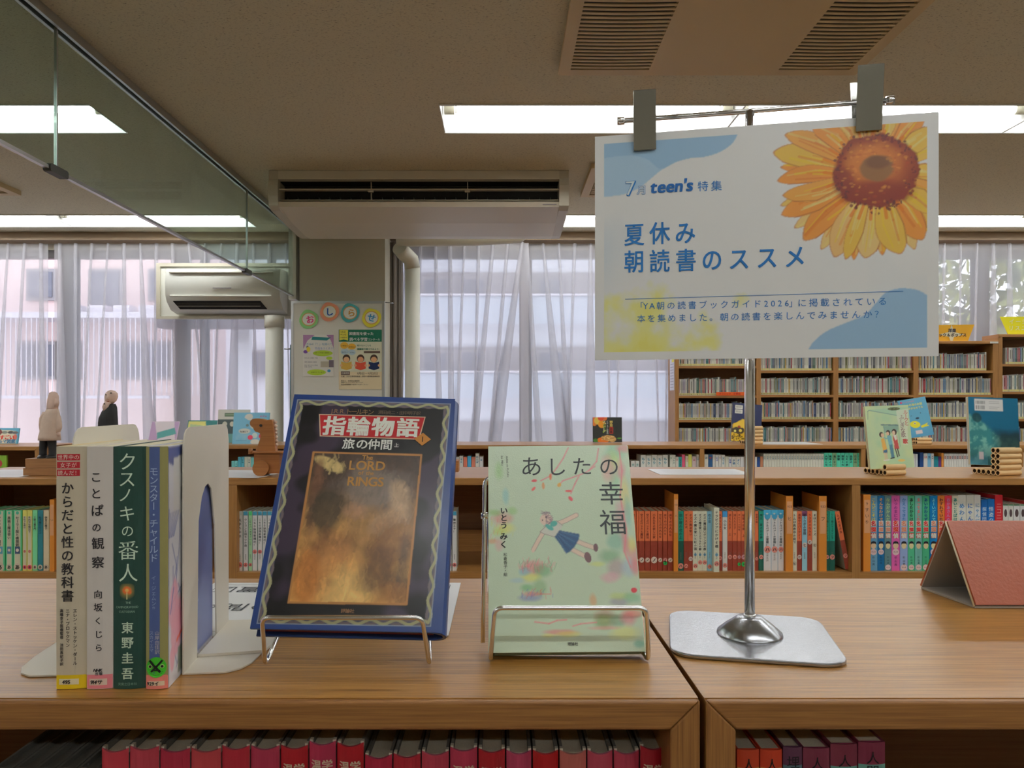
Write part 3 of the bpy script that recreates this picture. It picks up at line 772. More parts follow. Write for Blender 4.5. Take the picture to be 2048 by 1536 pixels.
zr(e, F1, 755, 720, 1410, 1180, (212, 214, 190))
zr(e, F2, 750, 532, 1410, 718, (22, 110, 84))
zp(e, F3, [(760, 536), (892, 536), (892, 700), (826, 682), (760, 700)], (226, 214, 80))
zd(e, F2, 835, 775, 62, 52, (244, 176, 60)); zd(e, F2, 950, 792, 64, 46, (244, 176, 60)); zd(e, F2, 842, 872, 62, 46, (182, 206, 214)); zd(e, F2, 952, 880, 58, 44, (182, 206, 214))
zr(e, F2, 1135, 862, 1385, 894, (90, 70, 60))
for cx, bk, sk in ((868, (214, 176, 80), (240, 178, 130)), (1085, (214, 84, 58), (226, 160, 120)), (1290, (24, 44, 88), (236, 176, 130))):
    zd(e, F2, cx, 975, 58, 62, (70, 48, 36)); zd(e, F3, cx, 992, 46, 42, sk)
    zp(e, F3, [(cx - 80, 1022), (cx, 1045), (cx + 80, 1022), (cx + 82, 1130), (cx, 1155), (cx - 82, 1130)], bk)
    zd(e, bfn(0.0035), cx - 78, 1082, 18, 20, sk); zd(e, bfn(0.0035), cx + 78, 1082, 18, 20, sk)
e.build('illustration', M['paper'], o)
e = MB(); F4 = bfn(0.0038); dk = (60, 50, 46)
zt_(e, F4, '図書館を使った', 910, 594, 54, (236, 238, 226), 0.02); zt_(e, F4, '調べる学習', 914, 680, 56, (236, 238, 226), 0.02); zt_(e, F4, 'コンクール', 1196, 684, 38, (236, 238, 226), 0.02)
zt_(e, F4, '9月1日', 775, 570, 30, dk); zt_(e, F4, '9月25日', 768, 608, 28, dk); zt_(e, F4, '応募受付', 775, 655, 26, dk)
zt_(e, F4, '知りたいことを', 1032, 776, 31, (22, 110, 84), 0.02); zt_(e, F4, '図書館で調べてみよう!', 1032, 832, 33, (22, 110, 84), 0.02)
zt_(e, F4, '小学生の', 785, 780, 26, dk); zt_(e, F4, '中学生の', 905, 800, 26, dk); zt_(e, F4, '高校生の', 795, 880, 24, (60, 100, 120)); zt_(e, F4, '大人の', 920, 885, 24, (60, 100, 120))
zt_(e, F4, '9月1日～9月25日', 1028, 1205, 45, dk, 0.01); zr(e, F4, 784, 1172, 922, 1228, (110, 92, 84)); zt_(e, bfn(0.0041), '応募期間', 793, 1200, 30, (230, 220, 200))
zt_(e, F4, '主催：文京区教育委員会・東京の図書館振興財団', 785, 1250, 27, dk); zt_(e, F4, '問合せ：文京区立図書館', 785, 1320, 26, dk)
zt_(e, F4, '作品は各図書館の窓口までお持ちください', 785, 1375, 22, dk); zt_(e, F4, '図書館のホームページからご覧になれます', 785, 1345, 18, dk)
e.build('lettering', M['paper'], o)
o = notice('workshop_flyer', 'smaller purple cornered flyer with green ovals on the left of whiteboard', 200, 612, 672, 1250, (214, 214, 206))
e = MB()
zp(e, F1, [(202, 614), (380, 614), (270, 700), (205, 830)], (172, 130, 172)); zp(e, F1, [(560, 614), (670, 614), (670, 820), (630, 700)], (172, 130, 172))
zp(e, F2, [(345, 640), (600, 655), (640, 640), (570, 700), (330, 690)], (40, 130, 130)); zd(e, F2, 505, 895, 152, 45, (176, 206, 60)); zd(e, F2, 605, 970, 48, 26, (176, 206, 60)); zd(e, F2, 410, 1188, 145, 46, (176, 206, 60))
zr(e, F2, 472, 1020, 600, 1110, (176, 170, 150)); zr(e, F2, 600, 1000, 672, 1110, (110, 100, 110)); zd(e, F2, 240, 872, 34, 26, (120, 80, 160)); zd(e, F3, 285, 835, 30, 40, (236, 210, 70)); zd(e, F2, 270, 800, 18, 20, (110, 120, 130))
zd(e, F2, 600, 1165, 26, 22, (70, 150, 190)); e.build('illustration', M['paper'], o)
e = MB(); zt_(e, F4, 'きみの「？」を調べて', 250, 755, 40, (90, 150, 180)); zt_(e, F4, '作品をつくろう!', 385, 820, 40, (110, 140, 190))
for yy, s_ in ((968, '7月26日 土曜日 午後'), (1030, '場所 図書館 会議室'), (1080, '申込 窓口または電話'), (1105, '対象 小学生')): zt_(e, F4, s_, 222, yy, 22, (120, 120, 130))
zt_(e, F4, '調べる学習の相談会', 390, 888, 24, (90, 110, 40)); zt_(e, F4, 'お待ちしています', 320, 1188, 26, (90, 110, 40))
e.build('lettering', M['paper'], o)

# ------------------------------------------------------------------ bookcases
TH = 0.022; TOP = 1.20; SHELF = 0.914


def low_case(name, label, x0, x1, yf, depth, divs=(), near=False, shelves=(SHELF, 0.62, 0.33, 0.08)):
    t = root(name, label, 'bookcase', (0, 0, 0))
    mt, ms, me_ = ('oak', 'oak_side', 'oak_edge_shaded') if near else ('oak_far', 'oak_far_side', 'oak_far')
    yb = yf + depth; e = 0.006
    MB().prism([(x0, yf + e, TOP), (x1, yf + e, TOP), (x1 - TH, yf + e, TOP - TH), (x0 + TH, yf + e, TOP - TH)][::-1], (0, depth - e, 0)).build('top_board', M[mt], t)
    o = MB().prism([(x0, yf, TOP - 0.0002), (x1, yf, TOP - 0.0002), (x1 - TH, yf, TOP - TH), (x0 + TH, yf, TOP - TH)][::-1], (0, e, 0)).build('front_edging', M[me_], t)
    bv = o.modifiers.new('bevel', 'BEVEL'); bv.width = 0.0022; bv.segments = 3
    for xa, sgn in ((x0, 1), (x1, -1)):
        pl_ = [(xa, yf, TOP), (xa + sgn * TH, yf, TOP - TH), (xa + sgn * TH, yf, 0.0), (xa, yf, 0.0)]
        o = MB().prism(pl_ if sgn < 0 else pl_[::-1], (0, depth, 0)).build('side_panel', M[ms], t)
        bv = o.modifiers.new('bevel', 'BEVEL'); bv.width = 0.0012; bv.segments = 2
    xs = [x0 + TH] + [v for d_ in divs for v in (d_ - 0.0125, d_ + 0.0125)] + [x1 - TH]
    for d_ in divs: MB().box(d_ - 0.0125, d_ + 0.0125, yf + 0.001, yb - 0.012, 0.0, TOP - TH).build('divider', M[ms], t)
    MB().box(x0 + TH, x1 - TH, yb - 0.012, yb - 0.001, 0.0, TOP - TH).build('back_panel', M['oak_back'], t)
    for a_, b_ in zip(xs[::2], xs[1::2]):
        for z in shelves: MB().box(a_ + 0.0003, b_ - 0.0003, yf + 0.002, yb - 0.0125, z - TH, z).build('shelf_board', M['oak_far' if not near else 'oak_edge_shaded'], t)
    return t


low_case('low_bookcase', 'near oak bookcase carrying the display books and red journals', -0.80, 0.1465, 0.568, 0.403, near=True)
low_case('low_bookcase', 'near oak bookcase at the right carrying the steel poster stand', 0.1510, 1.09, 0.568, 0.403, near=True)
low_case('low_bookcase', 'middle low oak bookcase with paperbacks between orange dividers', -1.76, 2.02, 2.327, 0.42, (-0.816, 0.13, 1.073))
low_case('low_bookcase', 'farther low oak bookcase with teal and cream volumes, before the curtains', -2.28, 3.30, 4.29, 0.42, (-1.35, -0.45, 0.203, 1.118, 2.018, 2.9))
low_case('low_bookcase', 'short farther oak bookcase at the left edge behind the wooden figure', -3.4, -2.495, 4.14, 0.42)
o = MB().box(-0.80, 1.05, 2.66, 2.70, SHELF + 0.0005, SHELF + 0.075).build('book_stop', M['oak_far']); tag(o, 'wooden stop rail at the back of the middle bookcase shelf', 'shelf rail')

# ------------------------------------------------------------------ generic books


def bookmesh(w, D, h, bands, cov, hard=0.0012, bulge=0.0, board=None):
    mb = MB(cov); t = hard; n = 8 if bulge else 1
    board = board or cov
    ys = lambda u: -bulge * (1 - (2 * u / w - 1) ** 2) if bulge else 0.0
    for f0, f1, c in bands:
        z1, z0 = h * (1 - f0), h * (1 - f1)
        for k in range(n):
            a_, b_ = w * k / n, w * (k + 1) / n
            mb.face([(a_, ys(a_), z0), (b_, ys(b_), z0), (b_, ys(b_), z1), (a_, ys(a_), z1)], c, bulge > 0)
            if f0 == 0: mb.face([(a_, ys(a_) + t, z1), (a_, ys(a_), z1), (b_, ys(b_), z1), (b_, ys(b_) + t, z1)], c)
    mb.box(0, t, t * 0.01, D, 0, h, board); mb.box(w - t, w, t * 0.01, D, 0, h, board)
    mb.box(t, w - t, t * 0.99, t * 1.2, 0, h, board)
    return mb, ys


def sbook(label, x, y, z, w, D, h, bands, cov=None, title='', tcol=(40, 40, 40), group=None, sticker=None, tfrac=(0.05, 0.6), sub=None, cap=None,
          parent=None, name='book', lean=0.0, res=1, tsz=0.62, mat='cover', extra=None, rz=0.0, bold=0.015):
    bands = [(a, b, C(c, k=1.6)) for a, b, c in bands]; cov = C(cov, k=1.5) if cov else bands[0][2]
    mb, ys = bookmesh(w, D, h, bands, cov)
    o = mb.build(name, M[mat], parent); o.location = (x, y, z); o.rotation_euler = (0, lean, rz)
    tag(o, label, 'book', group)
    MB().box(0.0013, w - 0.0013, 0.0016, D - 0.002, 0.001, h - 0.0015).build('page_block', M['pages'], o)
    F = lambda u, v: (u, -0.0005, v); F2 = lambda u, v: (u, -0.0008, v); F3 = lambda u, v: (u, -0.0011, v)
    e = MB(); used = False
    if cap: rect(e, F, w * 0.04, h * 0.93, w * 0.96, h * 0.995, C(cap)); used = True
    if title:
        av = h * (tfrac[1] - tfrac[0]); s_ = min(w * tsz, av / len(title))
        text_v(e, title, F, w / 2, h * (1 - tfrac[0]), s_, C(tcol), min(1.15, av / len(title) / s_), res, bold, min(1.0, w * 0.8 / s_)); used = True
    if sub:
        s_ = min(w * 0.32, h * 0.2 / len(sub[0])); text_v(e, sub[0], F, w / 2, h * (1 - sub[1]), s_, C(sub[2] if len(sub) > 2 else tcol), 1.05, 1); used = True
    if extra: extra(e, F, F2, F3, w, h); used = True
    if used: e.build('spine_lettering', M['paper'], o)
    if sticker:
        ch, fr, c = sticker; e = MB(); disc(e, F2, w / 2, h * (1 - fr), w * 0.47, w * 0.5, C(c), 14)
        if ch: put_glyph(e, ch, F3, w / 2, h * (1 - fr), w * 0.62, C(30, 30, 30), 1, 0.03)
        e.build('call_sticker', M['paper'], o)
    return o


OR, MR, TE, DG, CR, WH = (226, 104, 66), (124, 52, 38), (30, 132, 112), (24, 78, 66), (204, 200, 176), (214, 214, 204)
K3 = 400 / 2048.
YF2 = 2.352; SC2 = YF2 / FOC


def X2(px): return (px - 1004) * SC2


def two(c1, c2, s=0.5): return [(0, s, c1), (s, 1, c2)]


H2 = (1145 - 1026) * SC2
row = [(1262, 1272, 'om', '空とぶベッド', 'ノ'), (1273, 1277.5, 'om', '', 'ノ'), (1278, 1289, 'om', '空とぶベッドと魔法', 'ノ'), (1290, 1300.5, 'om', '空とぶベッドと魔法', 'ノ'), (1301.5, 1315, 'om', '小人たちの新しい家', 'ノ'),
       (1316, 1325, 'om', '空をとぶ小人たち', 'ノ'), (1326, 1335, 'om', '床下の小人たち', 'ノ'), (1336, 1345.5, 'om', '床下の小人たち', 'ノ')]
GR = 'paperbacks on the middle bookcase, left part'
for k, (a_, b_, kind, ti, st) in enumerate(row):
    ex = None
    if k == 6: ex = lambda e, F, F2, F3, w, h: (disc(e, F2, w / 2, h * 0.13, w * 0.45, w * 0.5, C(30, 170, 80), 12), put_glyph(e, 'X', F3, w / 2, h * 0.13, w * 0.5, C(20, 40, 30), 1, 0.03))
    sbook(f'orange over brown paperback, {nth(k + 1)} in the row left of the first orange divider', X2(a_), YF2, SHELF, (b_ - a_) * SC2 - 0.0004, 0.11, H2, two(OR, MR), None, ti, (110, 40, 30),
          GR, (st, 0.82, (226, 206, 190) if k != 6 else (226, 150, 140)), (0.04, 0.46), ('ノートン作', 0.6, (150, 90, 70)), extra=ex)
spec = [(80, 140, 'td', '旧い塔の北の上', 0.92, 'ハ', 1), (143, 188, 'om', 'ガラスの犬', 0.92, 'ハ', 1), (188, 235, 'om', 'オズの魔法使い', 0.8, 'ハ', 0), (235, 285, 'cr', 'オズの魔法使いと虹の国', 0.92, 'ハ', 1),
        (285, 332, 'cr', 'オズの魔法使いエメラルドの都', 0.86, 'ハ', 1), (332, 380, 'cr', 'オズの魔法使いグリンダの都', 0.86, 'ハ', 1), (382, 430, 'bl', '石の花', 0.93, 'ハ', 1), (432, 487, 'cr', 'テラビシアにかける橋', 0.87, 'ハ', 1),
        (490, 535, 'om', '大きなたまご', 0.79, 'ハ', 1), (538, 588, 'cb', '小公女', 0.91, 'ハ', 1), (590, 637, 'om', '消えた王子　上', 0.77, 'ハ', 1), (640, 687, 'om', '消えた王子　下', 0.77, 'ハ', 1),
        (690, 727, 'om', 'ほんとうの空色', 0.77, 'ハ', 2), (730, 780, 'om', '秘密の花園　上', 0.77, 'ハ', 2), (782, 826, 'om', '秘密の花園　下', 0.77, 'ハ', 1), (828, 868, 'cr', '小公子', 0.9, 'ハ', 1), (870, 906, 'om', '秘密の国', 0.8, 'ハ', 1),
        (910, 958, 'td', '魔女　夏の日の夢', 0.77, 'ハ', 1), (960, 1035, 'wb', 'リトルベアーの冒険Ⅰ', 0.65, 'ハ', 1), (1037, 1105, 'wb', 'リトルベアーの冒険Ⅱ', 0.65, 'ハ', 1), (1107, 1165, 'wb', 'リトルベアーの冒険Ⅲ', 0.65, 'ハ', 1),
        (1250, 1300, 'cr', 'トムは真夜中の庭で', 0.88, 'ヒ', 3), (1302, 1350, 'om', '真夜中のパーティー', 0.77, 'ヒ', 0), (1352, 1406, 'bp', '銀うさぎの冒険', 0.57, 'ヒ', 0), (1408, 1456, 'om', 'うさぎのなみだ', 0.52, 'ヒ', 0), (1458, 1505, 'cr', 'まほうのレンズ', 0.57, 'ヒ', 3),
        (1590, 1632, 'td', 'リンゴ畑のマーティン上', 0.77, 'フ', 1), (1634, 1690, 'td', 'リンゴ畑のマーティン下', 0.77, 'フ', 1)]
kinds = {'td': ('teal over dark green', two(TE, DG), (20, 60, 54)), 'om': ('orange over brown', two(OR, MR), (116, 40, 30)), 'cr': ('cream', [(0, 1, CR)], (40, 40, 44)),
         'bl': ('light blue', [(0, 1, (124, 172, 190))], (40, 60, 90)), 'cb': ('cream with blue top', [(0, 0.1, (60, 130, 180)), (0.1, 1, (214, 212, 190))], (50, 50, 60)),
         'wb': ('white with blue top', [(0, 0.085, (70, 160, 200)), (0.085, 1, (216, 214, 204))], (30, 50, 60)), 'bp': ('blue with purple top', [(0, 0.08, (110, 60, 90)), (0.08, 1, (130, 176, 190))], (50, 40, 60))}
stc = {0: (222, 204, 196), 1: (232, 144, 130), 2: (200, 150, 160), 3: (206, 204, 180)}
seen = {}
for k, (a_, b_, kd, ti, sf, st, sc_) in enumerate(spec):
    desc, bands, tcol = kinds[kd]; sect = 'between first two orange dividers' if k < 21 else 'between second and third orange dividers' if k < 26 else 'right of the third orange divider'
    idx = k + 1 if k < 21 else k - 20 if k < 26 else k - 25
    px0, px1 = 1340 + a_ * K3, 1340 + b_ * K3
    hh = H2 * (1.07 if k == 7 else 1.0) * (1.02 if kd == 'wb' else 1)
    ex = None
    if k in (12, 13): ex = lambda e, F, F2, F3, w, h: (disc(e, F2, w / 2, h * 0.11, w * 0.47, w * 0.5, C(30, 180, 80), 12), put_glyph(e, 'X', F3, w / 2, h * 0.11, w * 0.55, C(20, 50, 30), 1, 0.03))
    if kd == 'wb': ex = lambda e, F, F2, F3, w, h: (disc(e, F, w / 2, h * 0.9, w * 0.42, w * 0.5, C(70, 160, 200)), disc(e, F2, w * 0.45, h * 0.94, w * 0.18, w * 0.12, C(210, 230, 235)))
    if kd == 'cr' and k not in (21, 25): ex = lambda e, F, F2, F3, w, h: disc(e, F, w / 2, h * 0.27, w * 0.28, w * 0.3, C(110, 170, 200), 10)
    sbook(f'{desc} paperback, {nth(idx)} book {sect}', X2(px0), YF2 - (0.02 if k == 7 else 0), SHELF, X2(px1) - X2(px0) - 0.0004, 0.115, hh, bands, None, ti, tcol, 'paperbacks between the orange dividers',
          (st, sf, stc[sc_]), (0.04 if kd not in ('wb', 'cb') else 0.14, {'cr': 0.66, 'wb': 0.6, 'cb': 0.5, 'om': 0.47, 'td': 0.47}.get(kd, 0.4)), ('作家名訳', 0.69, (130, 110, 100)), extra=ex)
# leaning paperback
o = sbook('orange over brown paperback leaning against the bookcase divider', X2(1340 + 1752 * K3), YF2 + 0.002, SHELF + 0.0035, 0.0145, 0.115, H2 * 0.985, two(OR, MR), (150, 140, 126), 'ムギと王さま', (116, 40, 30),
          'paperbacks between the orange dividers', ('フ', 0.77, stc[1]), (0.04, 0.44), lean=-0.185)
o.location.x = X2(1340 + 1800 * K3)


def divider_plate(label, px0, px1, text, sub, ytop, z0=SHELF, h=None, ang=0.0):
    """orange acrylic L-shaped section marker: a face strip plus a fin running back between the books"""
    w_ = (px1 - px0) * SC2; x = X2(px0); h = h or (1150 - ytop) * SC2
    t = root('shelf_divider', label, 'shelf divider', (x, YF2 - 0.012, z0 + 0.0003), ang, 'orange dividers of the middle bookcase')
    sgn = 1
    MB().box(0, w_, 0, 0.002, 0, h).build('face_strip', M['orange'], t)
    MB().prism([(w_ * 0.0, 0.002, 0), (w_ * 0.0, 0.135, 0), (w_ * 0.0, 0.135, h), (w_ * 0.0, 0.002, h)], (0.0018, 0, 0)).build('fin', M['orange'], t)
    e = MB(); F = lambda u, v: (u, -0.0004, v); F2 = lambda u, v: (u, -0.0007, v)
    rect(e, F, w_ * 0.12, h * 0.5, w_ * 0.88, h * 0.93, C(214, 156, 112))
    if sub: text_h(e, sub, F2, w_ * 0.16, h * 0.86, w_ * 0.5, C(110, 70, 50), 0.8, 1)
    text_v(e, text, F2, w_ / 2, h * (0.74 if len(text) < 3 else 0.92), w_ * 0.62, C(70, 44, 36), 1.35, 1)
    e.build('marker_label', M['paper'], t)
    return t


divider_plate('orange shelf divider marked with katakana ha, right of the orange paperbacks', 1346, 1354.5, 'ハ', '933', 996)
divider_plate('orange shelf divider marked with katakana hi, right of three white books', 1569, 1583, 'ヒ', '933', 1000)
divider_plate('orange shelf divider marked with katakana fu, right of the slim books', 1635, 1650, 'フ', '933', 1000)
divider_plate('orange shelf divider for mysteries, at the left of the picture-spined books', 1723, 1737.5, '9すいり', '', 997, h=None)
divider_plate('orange shelf divider at the left, beside the first standing novel', 104, 113, 'い', '', 1007)
divider_plate('orange shelf divider marked with hiragana fu, behind the right bookend', 462, 472.5, 'ふ', '', 1012)

# left group and middle group of the middle bookcase
GRN = (84, 176, 130)
lg = [(-34, -24, GRN), (-22, -12, GRN), (-11, 9.5, GRN, 'マリア探偵社 魔界'), (12, 25.5, GRN, '黒猫と魔法使い'), (27, 43.5, GRN, 'セーラー服と機関銃'), (45.5, 54, (212, 190, 100), 'それでも僕は'), (54.7, 64.5, (212, 190, 100), 'それでも僕は下'),
      (65.3, 75, (110, 190, 140), '三銃士羅生門'), (75.7, 86, (40, 110, 120), '杜子春トロッコ'), (87, 98, (196, 184, 156), '伊豆の踊子'), (99, 104, (190, 190, 160), '十一月の門')]
for k, q in enumerate(lg):
    a_, b_, c = q[:3]; ti = q[3] if len(q) > 3 else ''
    def ex(e, F, F2, F3, w, h, c=c, k=k):
        if c == GRN:
            rect(e, F, w * 0.16, h * 0.02, w * 0.86, h * 0.985, C(206, 202, 176)); disc(e, F2, w / 2, h * 0.955, w * 0.2, w * 0.2, C(90, 190, 160), 10)
            rect(e, F2, w * 0.2, h * 0.28, w * 0.82, h * 0.40, C([(90, 130, 160), (60, 80, 110), (90, 160, 180)][k % 3])); disc(e, F3, w / 2, h * 0.34, w * 0.2, w * 0.22, C(226, 204, 190), 10)
        if c == (212, 190, 100): rect(e, F, w * 0.1, h * 0.02, w * 0.9, h * 0.9, C(206, 200, 170)); disc(e, F2, w / 2, h * .32, w * .3, w * .35, C(190, 110, 100), 10)
        if ti:
            F4 = lambda u, v: (u, -0.0013, v); text_v(e, ti, F4, w / 2, h * 0.9, min(w * 0.5, h * .5 / len(ti)), C(70, 70, 60) if c != (40, 110, 120) else C(20, 60, 70), 1.0, 1, 0.02)
    hL = (1151 - 1030) * SC2
    sbook(f'{"green edged" if c == GRN else "yellow" if c[0] == 212 else "pale" if c[0] > 180 else "mint" if c[0] > 100 else "dark teal"} paperback, {nth(k + 1)} from the left end of the middle bookcase', X2(a_), YF2, SHELF, (b_ - a_) * SC2 - 0.0005, 0.11, hL, [(0, 1, c)], None, '', (60, 60, 50),
          'paperbacks at the left end of the middle bookcase', ('あ', 0.94, (226, 90, 110) if k in (5, 6) else (200, 190, 170)), extra=ex)
mg = [(474, 485.5, (214, 214, 196), '天平の少年', (200, 210, 205)), (487, 496, (214, 214, 200), 'クレヨン王国七つの森', (70, 150, 180)), (497.3, 504.6, (150, 190, 150), 'こちらパンダすごいこと', (80, 200, 120)), (505.3, 514.5, (214, 214, 204), 'こちら妖怪新聞社！', (70, 150, 180)),
      (516, 524.5, (214, 214, 204), 'こちら妖怪新聞社！', (70, 150, 180)), (525.5, 534, (214, 214, 204), 'こちら妖怪新聞社！', (70, 150, 180)), (535, 544, (214, 214, 204), 'こちら妖怪新聞社！', (70, 150, 180)), (545, 554, (180, 200, 190), '龍神王子', (70, 150, 180)),
      (885, 894, (214, 214, 204), '龍神王子！', (70, 150, 180)), (895.5, 903.5, (214, 214, 204), '龍神王子！', (70, 150, 180)), (904.8, 913.5, (214, 214, 204), '龍神王子！', (70, 150, 180))]
for k, (a_, b_, c, ti, cp) in enumerate(mg):
    side_ = 'seen left of the dark fantasy book' if k < 8 else 'seen just right of the dark fantasy book'
    sbook(f'{"pale green" if c[0] < 190 else "white"} children paperback, {nth(k + 1 if k < 8 else k - 7)} of those {side_}', X2(a_), YF2, SHELF, (b_ - a_) * SC2 - 0.0006, 0.11, H2 * 1.0, [(0, 1, c)], (190, 200, 196), ti, (50, 56, 60),
          'white children paperbacks behind the dark fantasy book', ('ふ' if k < 8 else 'み', 0.9 if k not in (3, 4) else 0.68, (226, 130, 126)), (0.12, 0.6), ('石崎洋司', 0.72), cap=cp)

# mystery series with picture spines
ser = [(120, 218, (92, 140, 168), 'こんどこそは', (226, 206, 90)), (220, 305, (16, 92, 140), 'そんなわけで', (226, 160, 100)), (308, 393, (84, 116, 120), 'なんだかんだ', (170, 200, 140)), (395, 497, (190, 84, 150), 'いつのまにか', (150, 60, 130)),
       (500, 597, (130, 150, 190), 'かえってきた', (70, 130, 190)), (600, 683, (70, 160, 120), 'あしたからは', (30, 60, 50)), (688, 775, (100, 160, 150), 'まってました', (226, 120, 120)), (778, 868, (60, 150, 110), 'あいかわらず', (20, 80, 130)),
       (872, 968, (0, 104, 160), 'よーいどんで', (130, 210, 226)), (972, 1058, (224, 110, 44), 'わすれていた', (110, 60, 60)), (1060, 1147, (216, 50, 70), 'おかあさんの', (200, 130, 180)), (1150, 1230, (196, 192, 172), 'あいことばは', (20, 130, 120))]
K2 = 0.16016
for k, (a_, b_, c, ti, tc_) in enumerate(ser):
    hh = (1140 - 990) * SC2

    def ex(e, F, F2, F3, w, h, c=c, k=k):
        rc = [(214, 50, 44), (236, 140, 110)][k in (1, 2, 4, 8)]
        if k < 11:
            for q, (ch, z) in enumerate((('名', 0.63), ('探', 0.55), ('偵', 0.467))):
                rect(e, F, w * 0.16, h * (z - 0.034), w * 0.86, h * (z + 0.036), C(222, 216, 206) if q < 2 else C(rc)); put_glyph(e, ch, F2, w / 2, h * z, w * 0.68, C(rc) if q < 2 else C(226, 220, 210), 1, 0.05)
            disc(e, F, w / 2, h * 0.335, w * 0.34, h * 0.045, C(232, 196 + (k * 7) % 20, 160), 12); patch(e, F2, [(w * 0.14, h * 0.345), (w * 0.2, h * 0.385), (w * 0.5, h * 0.395), (w * 0.8, h * 0.385), (w * 0.87, h * 0.345), (w * 0.7, h * 0.362), (w * 0.3, h * 0.362)], C(34, 34, 42))
            disc(e, F, w / 2, h * (0.25 if k in (0, 1, 3, 8) else 0.045), w * 0.42, w * 0.42, C(226, 196, 196), 12)
            text_h(e, 'すいり', F2, w * 0.2, h * (0.25 if k in (0, 1, 3, 8) else 0.045), w * 0.2, C(110, 50, 60), 1.0, 1, 0.02)
            text_v(e, '杉山亮', F2, w / 2, h * 0.2, w * 0.34, C(40, 50, 60) if k % 2 else C(20, 40, 60), 1.3, 1)
    sbook(f'{["steel blue","deep blue","grey green","purple pink","lilac blue","mint green","sea green","green","bright blue","orange","crimson","beige"][k]} mystery book with picture spine, {nth(k + 1)} right of its divider', X2(1720 + a_ * K2), YF2, SHELF, (b_ - a_) * K2 * SC2 - 0.0004, 0.15, hh,
          [(0, 1, c)], None, ti, tc_, 'picture-spined mystery series', None, (0.03, 0.34), extra=ex, tsz=0.86, bold=0.035)
wk = [(1232, 1335, (208, 204, 188), 'めわんわん', (60, 130, 190), 990), (1337, 1435, (206, 200, 186), 'にゃん', (40, 110, 190), 990), (1437, 1518, (208, 206, 194), 'にゃんにゃん', (90, 150, 190), 990), (1525, 1602, (20, 90, 160), '探偵団です', (190, 210, 226), 999),
      (1605, 1692, (16, 96, 166), '怪盗クイーン', (200, 216, 226), 998), (1698, 1795, (176, 34, 44), 'ニコニコ商店街', (226, 170, 160), 990), (1797, 1861, (206, 204, 190), 'ミステリー', (140, 120, 170), 1009), (1863, 1926, (206, 204, 190), 'ミステリー', (214, 206, 60), 1009),
      (1930, 2008, (206, 208, 196), 'ミステリー', (120, 160, 200), 1009), (2012, 2080, (206, 208, 196), 'ミステリー', (120, 160, 200), 1009), (2084, 2150, (200, 60, 60), '', (0, 0, 0), 1003)]
for k, (a_, b_, c, ti, tc_, yt) in enumerate(wk):
    def ex(e, F, F2, F3, w, h, k=k):
        if k in (6, 7, 8, 9): disc(e, F, w / 2, h * 0.87, w * 0.3, h * 0.06, C(80, 64, 66), 12); rect(e, F, 0.02 * w, h * 0.985, w * .98, h, C(60, 130, 90))
    sbook(f'{"white" if c[0] > 190 else "blue" if c[0] < 60 else "red"} spined book, {nth(k + 1)} of those showing above the brown tent stand', X2(1720 + a_ * K2), YF2 + 0.004, SHELF, (b_ - a_) * K2 * SC2 - 0.0006, 0.15, (1141 - yt) * SC2, [(0, 1, c)], None, ti, tc_,
          'books above the brown tent stand', None, (0.10 if k < 6 else 0.26, 0.62), extra=ex, tsz=0.72)
sbook('white and red book peeking out behind the orange mystery divider', X2(1722.5), YF2 + 0.006, SHELF, 0.0225, 0.15, (1140 - 991) * SC2, [(0, 0.03, (214, 210, 200)), (0.03, 0.1, (226, 140, 130)), (0.1, 1, (200, 206, 190))], None, '', (0, 0, 0), 'picture-spined mystery series')

# farther low bookcase: tops of spines show
YF3 = 4.315; SC3 = YF3 / FOC
r3 = random.Random(21)


def row3(specs, where_, grp):
    for k, (a_, b_, yt, c, cap_, ti, tc_, cn) in enumerate(specs):
        ztop = EYE - (yt - 812) * SC3; h = ztop - SHELF
        def ex(e, F, F2, F3, w, h_, c=c, k=k, ti=ti, tc_=tc_):
            if ti: text_v(e, ti, F2, w / 2, h_ - 0.012, min(w * 0.66, 0.03), C(tc_), 1.1, 1, 0.03)
        sbook(f'{cn} book, {nth(k + 1)} {where_}', (a_ - 1004) * SC3, YF3, SHELF, (b_ - a_) * SC3 - 0.0006, 0.14, h, [(0, 1, c)], None, '', (0, 0, 0), grp, None, cap=cap_, extra=ex)


K1 = 0.1 * 1.953
def cname(c):
    r, g, b = c
    if min(c) > 185: return 'white' if b > 195 else 'cream'
    if r > 200 and g < 130: return 'red'
    if g > r + 30 and b > r + 20: return 'teal'
    if b > r + 25: return 'blue'
    if r > 200 and b < 140: return 'yellow'
    if r < 90: return 'dark'
    return 'tan'


s1 = []
for (a_, b_, yt, c, ti, tc_) in [(0, 25, 910, (206, 204, 184), 'め', (60, 140, 90)), (25, 58, 910, (204, 202, 184), 'つちの', (90, 140, 130)), (60, 88, 914, (206, 190, 180), 'す', (190, 60, 60)), (88, 122, 914, (60, 150, 150), '王さま', (30, 60, 60)), (123, 155, 909, (224, 84, 110), '', (0, 0, 0)),
                              (158, 187, 912, (216, 204, 176), 'パパ', (220, 110, 60)), (188, 224, 909, (226, 220, 100), '', (0, 0, 0)), (228, 268, 913, (214, 180, 180), 'め', (190, 120, 130)), (272, 300, 909, (210, 208, 190), 'こま', (60, 140, 180))]:
    s1.append((1340 + a_ * K3, 1340 + b_ * K3, yt, c, None, ti, tc_, cname(c)))
for k in range(5): s1.insert(0, (1325.5 - (k) * 11, 1336 - k * 11, 910 + k % 2, (206, 204, 188), None, 'もり', (90, 150, 160), 'white'))
tl = [(1262 + k * 8.8, 1270 + k * 8.8, 922, (198, 204, 190), None, '☆', (50, 150, 140), 'white') for k in range(2)]
